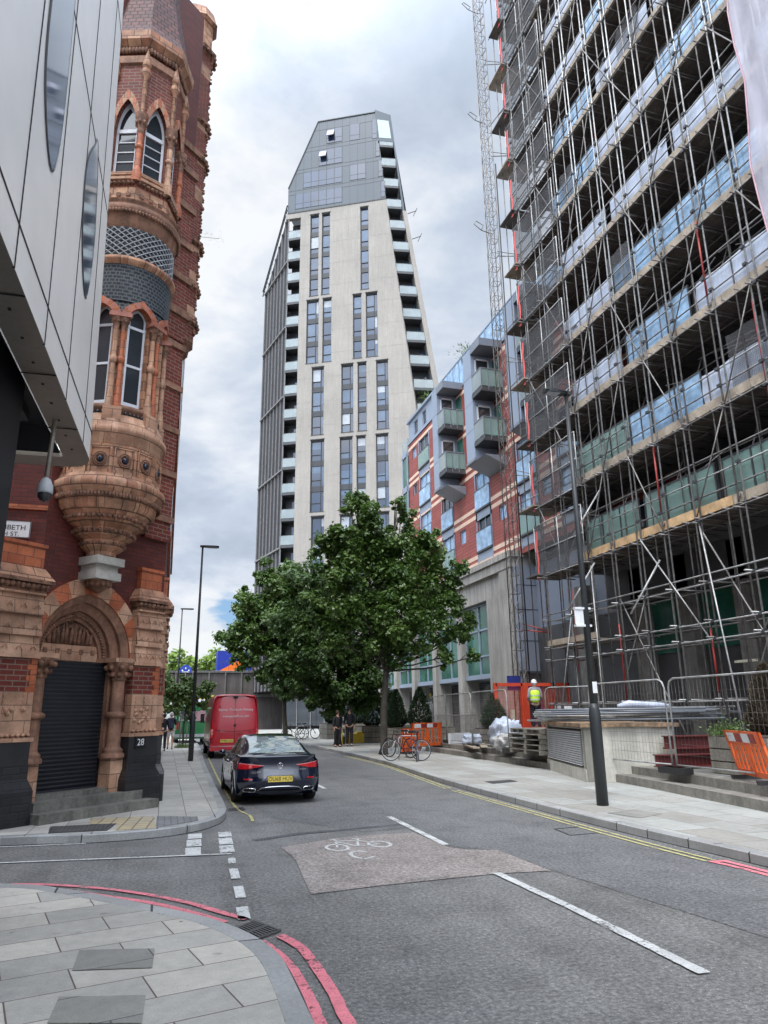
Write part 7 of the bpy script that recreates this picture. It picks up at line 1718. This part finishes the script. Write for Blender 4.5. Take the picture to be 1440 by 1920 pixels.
for k in range(9): m.poly([(3.7+k*.6, 83.49, 3.3), (3.98+k*.6, 83.49, 3.3), (4.22+k*.6, 83.49, 3.72), (3.94+k*.6, 83.49, 3.72)])
m.build('chevron', m_ink, o)
m = MB()
for k in range(40): m.bar((-15+k*.8, 84.1, 6.4), (-15+k*.8, 84.1, 7.4), .03)
m.bar((-15, 84.1, 7.4), (17, 84.1, 7.4), .04); m.build('railing', m_lattice if False else m_dkgrey, r)
r = thing('train', (12, 89, 6.4), 'blue and orange train standing on the railway bridge behind the trees', 'train')
m = MB(); m.prism([(5.5, 87), (20, 87), (20, 90), (5.5, 90)], 6.6, 8.9); m.build('carriage', pbr('train blue', (.01, .03, .30), .4), r)
m = MB(); m.poly([(5.6, 86.97, 6.5), (8.6, 86.97, 6.5), (8.6, 86.97, 7.9), (7.9, 86.97, 7.8), (6.9, 86.97, 7.2)]); m.box((9.5, 86.95, 6.5), (13, 86.99, 8.2)); m.build('orange_flash', pbr('train orange', (.85, .17, .015), .4), r)
m = MB()
for k in range(5): m.box((9+k*2.2, 86.93, 7.7), (10.5+k*2.2, 86.96, 8.5))
m.build('window', m_cargl, r)
m = MB(); m.box((4.9, 86.8, 6.4), (20, 90, 6.6)); m.build('underframe', m_lattice, r)
r = thing('round_sign', (1.4, 62, 0), 'blue half round sign on a post before the railway bridge', 'sign')
m = MB(); m.tube((1.4, 62, 0), (1.4, 62, 5.2), .05, 6); m.build('post', m_dkgrey, r); m = MB(); m.poly([(1.4+.5*math.cos(k*math.pi/12), 61.95, 5.05+.62*math.sin(k*math.pi/12)) for k in range(13)]); m.build('board', pbr('sign blue', (.02, .05, .33), .5), r)
m = MB()
for x, z in ((1.15, 5.2), (1.4, 5.38), (1.65, 5.2)): m.ball((x, 61.94, z), .07, 6, 4)
m.box((1.1, 61.93, 5.07), (1.7, 61.94, 5.12)); m.build('emblem', m_white, r)

# ------------------------------------------------------------------ people
def skin(name, verts, edges, radii, mat, parent, sub=1):
    me = bpy.data.meshes.new(name); me.from_pydata(verts, edges, []); o = bpy.data.objects.new(name, me); COL.objects.link(o)
    md = o.modifiers.new('s', 'SKIN'); md.use_smooth_shade = True
    for v, r_ in zip(me.skin_vertices[0].data, radii): v.radius = (r_, r_) if not isinstance(r_, tuple) else r_
    me.skin_vertices[0].data[0].use_root = True
    sd = o.modifiers.new('d', 'SUBSURF'); sd.levels = sub; sd.render_levels = sub
    dg = bpy.context.evaluated_depsgraph_get(); dg.update(); nm = bpy.data.meshes.new_from_object(o.evaluated_get(dg)); o.modifiers.clear(); o.data = nm; nm.name = name
    nm.materials.clear(); nm.materials.append(mat)
    for p in nm.polygons: p.use_smooth = True
    attach(o, parent); return o
def person(x, y, z0, h, yaw, label, skinm, topm, legm, shorts=False, stride=.16, hat=None, vest=None, pack=None, arm=(.10, .0), hairm=None, skirt=False):
    k = h/1.75; cy_, sy_ = math.cos(yaw), math.sin(yaw)
    def P(a, b, c): return (x+(a*cy_-b*sy_)*k, y+(a*sy_+b*cy_)*k, z0+c*k)     # a right, b forward
    t = thing('person', (x, y, z0), label, 'person')
    V, E_, Rr = [], [], []
    def add(p, r_, j=None):
        V.append(P(*p)); Rr.append(r_*k if not isinstance(r_, tuple) else (r_[0]*k, r_[1]*k))
        if j is not None: E_.append((j, len(V)-1))
        return len(V)-1
    pel = add((0, 0, .95), .125); wst = add((0, 0, 1.12), .115, pel); chs = add((0, -.01, 1.32), .14, wst); nk0 = add((0, 0, 1.46), .07, chs); nk = add((0, .01, 1.52), .05, nk0); hd = add((0, .03, 1.64), (.078, .09), nk); add((0, .02, 1.72), (.07, .08), hd)
    hands = []
    for s_, st in ((-1, stride), (1, -stride)):
        hp = add((s_*.09, 0, .90), .095, pel); kn = add((s_*.10, st*.55+.04, .50), .062, hp); an = add((s_*.10, st, .09), .042, kn); add((s_*.11, st+.12, .045), .038, an)
        sh = add((s_*.17, -.01, 1.42), .06, nk0); el = add((s_*.235, -.03-st*.35, 1.14), .042, sh); wr = add((s_*.245+arm[1]*-s_, .03+arm[0]-st*.6, .92+arm[0]*.9), .027, el); ha = add((s_*.245+arm[1]*-s_, .05+arm[0]-st*.7, .86+arm[0]), (.022, .036), wr)
        for q in range(4): f1 = add((s_*.245+arm[1]*-s_-s_*.004, .03+q*.016+arm[0]-st*.7, .80+arm[0]+abs(q-1.5)*.006), .009, ha); add((s_*.235+arm[1]*-s_, .035+q*.015+arm[0]-st*.7, .765+arm[0]+abs(q-1.5)*.008), .008, f1)
        f1 = add((s_*.22+arm[1]*-s_, .075+arm[0]-st*.7, .83+arm[0]), .010, ha)
    skin('body', V, E_, Rr, skinm, t)
    def cl(nm, pts, ed, rad, mat): return skin(nm, [P(*p) for p in pts], ed, [r_*k for r_ in rad], mat, t)
    sh_pts, ed, rad = [(0, 0, .88), (0, 0, 1.10), (0, -.01, 1.33), (0, 0, 1.46)], [(0, 1), (1, 2), (2, 3)], [.172, .160, .168, .085]
    for s_, st in ((-1, stride), (1, -stride)):
        b = len(sh_pts); sh_pts += [(s_*.175, -.01, 1.43), (s_*.238, -.03-st*.35, 1.14)]; rad += [.075, .058]; ed += [(3, b), (b, b+1)]
        if not shorts: sh_pts.append((s_*.245+arm[1]*-s_, .02+arm[0]-st*.55, .95+arm[0]*.85)); rad.append(.042); ed.append((b+1, b+2))
    cl('jacket' if not shorts else 'shirt', sh_pts, ed, rad, topm)
    lp, le, lr = [(0, 0, .98)], [], [.155]
    for s_, st in ((-1, stride), (1, -stride)):
        b = len(lp); lp += [(s_*.09, 0, .88), (s_*.10, st*.5+.035, .54)]; lr += [.112, .085]; le += [(0, b), (b, b+1)]
        if not shorts: lp.append((s_*.10, st, .10)); lr.append(.062); le.append((b+1, b+2))
    cl('shorts' if shorts else 'trousers', lp, le, lr, legm)
    for s_, st in ((-1, stride), (1, -stride)): cl('shoe', [(s_*.10, st-.05, .045), (s_*.105, st+.06, .04), (s_*.11, st+.15, .03)], [(0, 1), (1, 2)], [.046, .044, .032], m_plastic)
    m = MB(); c = P(0, .0, 1.67); m.ball(c, .105*k, 12, 8, 1.12); m.build('hair' if not hat else 'helmet', hat or hairm or m_plastic, t)
    m = MB(); m.ball(P(0, .125, 1.625), .016*k, 6, 5); m.ball(P(-.035, .112, 1.65), .010*k, 5, 4); m.ball(P(.035, .112, 1.65), .010*k, 5, 4); m.build('face', skinm, t)
    if hat: m = MB(); m.lathe([(.10*k, c[2]-.01), (.145*k, c[2]-.02)], (c[0], c[1]), 14); m.build('brim', hat, t)
    if vest:
        o = cl('vest', [(0, 0, .92), (0, 0, 1.10), (0, -.01, 1.33), (0, 0, 1.44)], [(0, 1), (1, 2), (2, 3)], [.20, .195, .205, .13], vest)
        m = MB(); 
        for z in (1.04, 1.18): m.lathe([(.185*k, z0+z*k), (.187*k, z0+(z+.05)*k)], (x, y), 16)
        m.build('reflective_band', m_reflect, t)
    if pack:
        m = MB(); q = [P(a, b, 0) for a, b in ((-.13, -.13), (.13, -.13), (.12, -.30), (-.12, -.30))]; m.prism([(a[0], a[1]) for a in q], z0+1.02*k, z0+1.46*k, scale1=.85); m.build('backpack', pack, t)
    return t
person(.32, 37.5, .12, 1.70, R_(0), 'man walking away in pale shorts, dark shirt and backpack', m_skin, m_dkcloth, m_ltcloth, True, .18, None, None, pbr('navy pack', (.02, .03, .06), .7), hairm=pbr('grey hair', (.42, .40, .38), .8))
person(-.02, 36.0, .12, 1.66, R_(0), 'person in dark clothes almost hidden by the corner building edge', m_skin, m_dkcloth, m_dkcloth, hairm=m_plastic)
person(8.78, 35.6, .12, 1.82, R_(170), 'tall person in dark coat standing in the shade under the trees', m_skin, m_dkcloth, m_dkcloth, stride=.05, arm=(.0, .0))
person(8.08, 35.2, .12, 1.68, R_(200), 'shorter person in dark clothes and grey scarf beside the tall one', m_skin, m_dkcloth, m_dkcloth, stride=.06, arm=(.0, .0), hairm=pbr('brown hair', (.05, .03, .02), .7))
person(12.86, 24.0, 1.02, 1.76, R_(-20), 'site worker in yellow hi-vis vest and white helmet at the gate', m_skin, m_grcloth, m_dkcloth, stride=.05, hat=m_white, vest=m_hiviz)
m = MB(); m.box((12.3, 23.4, .46), (13.5, 24.3, 1.02)); tag(m.build('site_platform', m_deck), 'low dark platform under the worker in the yellow vest', 'platform')
# ------------------------------------------------------------------ trees and planting
def tree(x, y, z0, trunk_r, clumps, n, leaf, mat, label, stems=None, fork=3.0, seed=1, name='tree', group=None, density=1.):
    t = thing(name, (x, y, z0), label, 'tree', group); rt = random.Random(seed)
    top = max(c[2]+c[3] for c in clumps); cx_ = sum(c[0] for c in clumps)/len(clumps); cy_ = sum(c[1] for c in clumps)/len(clumps)
    m = MB(); b = Vector((x, y, z0)); lean = Vector(((cx_-x)*.15, (cy_-y)*.1, 0))
    m.path([b, b+Vector((.03, 0, .25)), b+Vector((0, .04, fork*.5))+lean*.4, b+Vector((.05, 0, fork))+lean], [trunk_r*1.5, trunk_r*1.08, trunk_r*.95, trunk_r*.85], 9)
    f0 = b+Vector((.05, 0, fork))+lean; m.path([f0, f0.lerp(Vector((cx_, cy_, top)), .35)+Vector((.15, .1, 0)), Vector((cx_, cy_, top-.5))], [trunk_r*.8, trunk_r*.5, .03], 7)
    for c in clumps:
        e = Vector(c[:3]); s = f0+Vector((0, 0, rt.uniform(-.2, 1.2)*max(.2, (e.z-f0.z))*.3)); mid = s.lerp(e, .5)+Vector((rt.uniform(-.2, .2), rt.uniform(-.2, .2), -.15)); m.path([s, mid, e], [trunk_r*.38, trunk_r*.24, .022], 6)
        for k in range(4):
            d = Vector((rt.gauss(0, 1), rt.gauss(0, 1), rt.gauss(0, .8))).normalized(); m.path([e.lerp(mid, rt.uniform(0, .5)), e+d*c[3]*.75], [.026, .008], 4)
    m.build('trunk', m_bark, t)
    L_ = MB(); tot = sum(c[3]**2.3 for c in clumps)
    for c in clumps:
        nn = int(n*c[3]**2.3/tot); subs = []
        for k in range(max(9, int(c[3]*16))):
            d = Vector((rt.gauss(0, 1), rt.gauss(0, 1), rt.gauss(0, 1))).normalized(); subs.append((Vector(c[:3])+d*c[3]*rt.uniform(.25, 1.0), c[3]*rt.uniform(.15, .34)))
        for k in range(nn):
            s, sr = subs[rt.randrange(len(subs))]
            d = Vector((rt.gauss(0, 1), rt.gauss(0, 1), rt.gauss(0, .75))).normalized(); p = s+d*sr*(rt.random()**.45)*1.15
            if rt.random() < .12: p += d*sr*rt.uniform(.2, 1.0)
            nrm = (d*.6+Vector((rt.uniform(-.8, .8), rt.uniform(-.8, .8), rt.uniform(.1, 1.3)))).normalized(); u = nrm.cross(Vector((rt.uniform(-1, 1), rt.uniform(-1, 1), rt.uniform(-1, 1)))).normalized(); w = nrm.cross(u); ls = leaf*rt.choice((.5, .7, .9, 1.0, 1.1, 1.45))
            a = p-u*ls; q = [a, p-u*ls*.3+w*ls*.75-nrm*ls*.12, p+u*ls*.2+w*ls*.45, p+u*ls+nrm*-.15*ls, p+u*ls*.2-w*ls*.45, p-u*ls*.3-w*ls*.75-nrm*ls*.12]
            i = [L_.pt(z) for z in q]; L_.face([i[0], i[1], i[2], i[3]]); L_.face([i[0], i[3], i[4], i[5]])
    L_.build('crown', mat, t); return t
GT = 'plane trees along the right pavement'
tree(8.3, 28.1, .12, .14, [(7.2, 28.4, 10.3, .80), (8.0, 27.8, 9.3, 1.05), (9.3, 28.4, 9.7, .70), (9.1, 28.0, 8.5, 1.2), (7.0, 28, 8.4, 1.2), (8.6, 28.2, 7.2, 1.6), (6.4, 27.9, 7.2, 1.15), (10.6, 28.1, 8.0, .95), (11.2, 28, 6.6, 1.05), (10.0, 27.5, 5.8, 1.3), (7.0, 28.2, 5.7, 1.4), (5.8, 28.2, 6.0, .9), (8.4, 27.2, 5.7, 1.3), (12.0, 28.2, 5.4, .75), (11.3, 28, 4.6, .75), (6.3, 28.4, 4.6, .9), (10.9, 27.8, 3.9, .5), (12.2, 27.9, 3.9, .38), (10.0, 28.6, 7.1, 1.2), (7.6, 28.6, 4.2, .7), (9.3, 27.4, 4.2, .7), (8.9, 27.6, 10.2, .40), (10.3, 28.3, 8.7, .9), (6.0, 28, 8.5, .8), (8.7, 27.6, 5.0, 1.4), (11.6, 28.2, 7.4, .7), (8.2, 28.6, 8.3, 1.4)],
     60000, .080, m_leaf, 'tallest leafy plane tree with a bare trunk beside the bicycles', fork=3.2, seed=3, group=GT)
tree(8.5, 37.0, .12, .16, [(8.4, 37, 6.6, 2.0), (7.0, 36.8, 8.2, 1.5), (9.6, 37, 7.2, 1.7), (7.2, 36.5, 4.6, 1.7), (9.3, 36.8, 4.4, 1.8), (6.2, 37, 6.2, 1.4), (8.4, 36.6, 3.1, 1.5), (7.0, 36.6, 2.9, 1.2), (9.8, 36.4, 3.0, 1.2), (5.7, 37, 3.9, 1.1), (10.8, 37, 5.0, 1.3), (8.4, 36.4, 2.5, .9), (7.1, 36.6, 2.4, .7), (9.8, 36.8, 2.4, .8)],
     46000, .10, m_leafdk, 'dark dense tree in the middle hiding the two shaded pedestrians', fork=1.9, seed=5, group=GT)
tree(7.0, 44.5, .12, .15, [(5.6, 44.5, 8.4, 1.7), (4.3, 44.6, 7.4, 1.3), (3.5, 44.5, 6.0, 1.0), (6.9, 44.5, 9.6, 1.5), (6.6, 44.2, 7.2, 1.8), (5.0, 44.3, 6.0, 1.5), (4.2, 44.8, 8.8, .9), (5.5, 44.5, 10.2, .9), (8.2, 44.5, 8.5, 1.6), (6.2, 44.2, 4.8, 1.4), (7.9, 44.4, 5.2, 1.7), (4.0, 44.4, 4.9, .8), (7.2, 44.3, 3.3, 1.1), (5.4, 44.4, 3.9, .8)],
     44000, .105, m_leaf, 'leafy plane tree at the left end of the group, before the bridge', fork=3.0, seed=8, group=GT)
# saplings and bushes against the left pavement
tree(.95, 39.6, .12, .05, [(.5, 39.7, 2.9, .75), (1.5, 39.6, 2.7, .7), (-.2, 39.8, 3.2, .7), (1.0, 39.6, 3.4, .55), (1.9, 39.7, 2.3, .5), (.1, 39.6, 2.1, .55), (1.3, 39.5, 1.9, .5), (1.9, 39.8, 3.1, .5)], 9500, .085, m_leafhedge, 'low bushy kerbside sapling held by timber stakes', fork=1.7, seed=12, name='sapling')
tree(-.3, 44.0, .12, .06, [(-.4, 44, 3.6, .9), (.6, 44, 3.2, .8), (-1.0, 44, 2.6, .8), (.2, 44, 2.2, .7)], 4200, .09, m_leafhedge, 'second bushy sapling behind the walking man', fork=1.6, seed=14, name='sapling')
for k, (sx_, sy_) in enumerate(((.80, 39.3), (1.12, 39.35), (.97, 39.85))): m = MB(); m.tube((sx_, sy_, .12), (sx_+.03, sy_, 1.75), .03, 6); tag(m.build('tree_stake', m_wood), ['timber stake at the left of the low bushy sapling', 'timber stake at the right of the low bushy sapling', 'timber stake behind the low bushy sapling'][k], 'stake', 'timber stakes of the sapling')
m = MB(); rg2 = random.Random(4)
for k in range(420):
    a = rg2.uniform(0, 6.28); rr_ = rg2.random()**.6*.42; c = Vector((.98+rr_*math.cos(a), 38.9+rr_*math.sin(a), .13)); d = Vector((rg2.uniform(-.5, .5), rg2.uniform(-.5, .5), 1)).normalized(); w = Vector((math.cos(a+1), math.sin(a+1), 0)); h = rg2.uniform(.08, .28); m.poly([c-w*.012, c+w*.012, c+d*h])
tag(m.build('weeds', m_leafhedge), 'tuft of weeds at the foot of the staked sapling', 'weeds', None, 'stuff')
for k, (x, y, r_, h) in enumerate(((-9, 112, 5.5, 10.6), (-2.5, 118, 6, 11.0), (4.2, 114, 5.0, 10.6), (10.5, 118, 5.6, 10.5))):
    rr2 = random.Random(k+30); cl = [(x+rr2.uniform(-.6, .6)*r_, y+rr2.uniform(-.3, .3)*r_, h-r_*.45+rr2.uniform(-.55, .25)*r_, r_*rr2.uniform(.35, .5)) for q in range(9)]
    tree(x, y, 0, .35, cl, 5200, .34, m_leafyel, ['bright green tree beyond the bridge, nearest the brick building', 'bright green tree beyond the bridge behind the thin lamp posts', 'bright green tree beyond the bridge beside the blue train', 'bright green tree beyond the bridge behind the train'][k], fork=4, seed=40+k, group='trees beyond the railway bridge')
for k, (x, y, z) in enumerate(((XF-.6+.9, 44.5, 23.3), (XF+.3, 37.5, 23.3), (XF+.3, 31.2, 21.5))):
    r = thing('roof_plant', (x, y, z), ['wispy plant rising over the glass roof screen, the farthest', 'wispy plant over the roof screen above the first balconies', 'leafy plant behind the screen of the nearest canopy'][k], 'plant'); m = MB(); m.lathe([(.22, z-.6), (.28, z-.1)], (x, y), 8, caps=True); m.build('pot', m_dkgrey, r); m = MB()
    for q in range(160):
        a = rg2.uniform(0, 6.28); e = rg2.uniform(.2, 1.5); d = Vector((math.cos(a)*math.cos(e), math.sin(a)*math.cos(e), math.sin(e))); p = Vector((x, y, z-.1))+d*rg2.uniform(.2, 1.1); w = d.cross(Vector((0, 0, 1))).normalized(); m.poly([p-w*.03, p+w*.03, p+d*.16])
    m.build('foliage', m_leafhedge, r)
m = MB()      # wisp growing from the brick turret
for q in range(60): a = rg2.uniform(0, 6.28); p = Vector((.18+rg2.uniform(0, .45), 16.3+rg2.gauss(0, .1), 13.6+rg2.gauss(0, .08))); d = Vector((rg2.uniform(-1, 1), 0, rg2.uniform(-1, 1))).normalized(); m.poly([p, p+d*.05+Vector((0, .02, .01)), p+d*.08])
m.tube((-.0, 16.3, 13.55), (.55, 16.3, 13.6), .006, 4); tag(m.build('wall_weed', m_leafhedge), 'small weed sprouting sideways from the brick turret', 'weed')
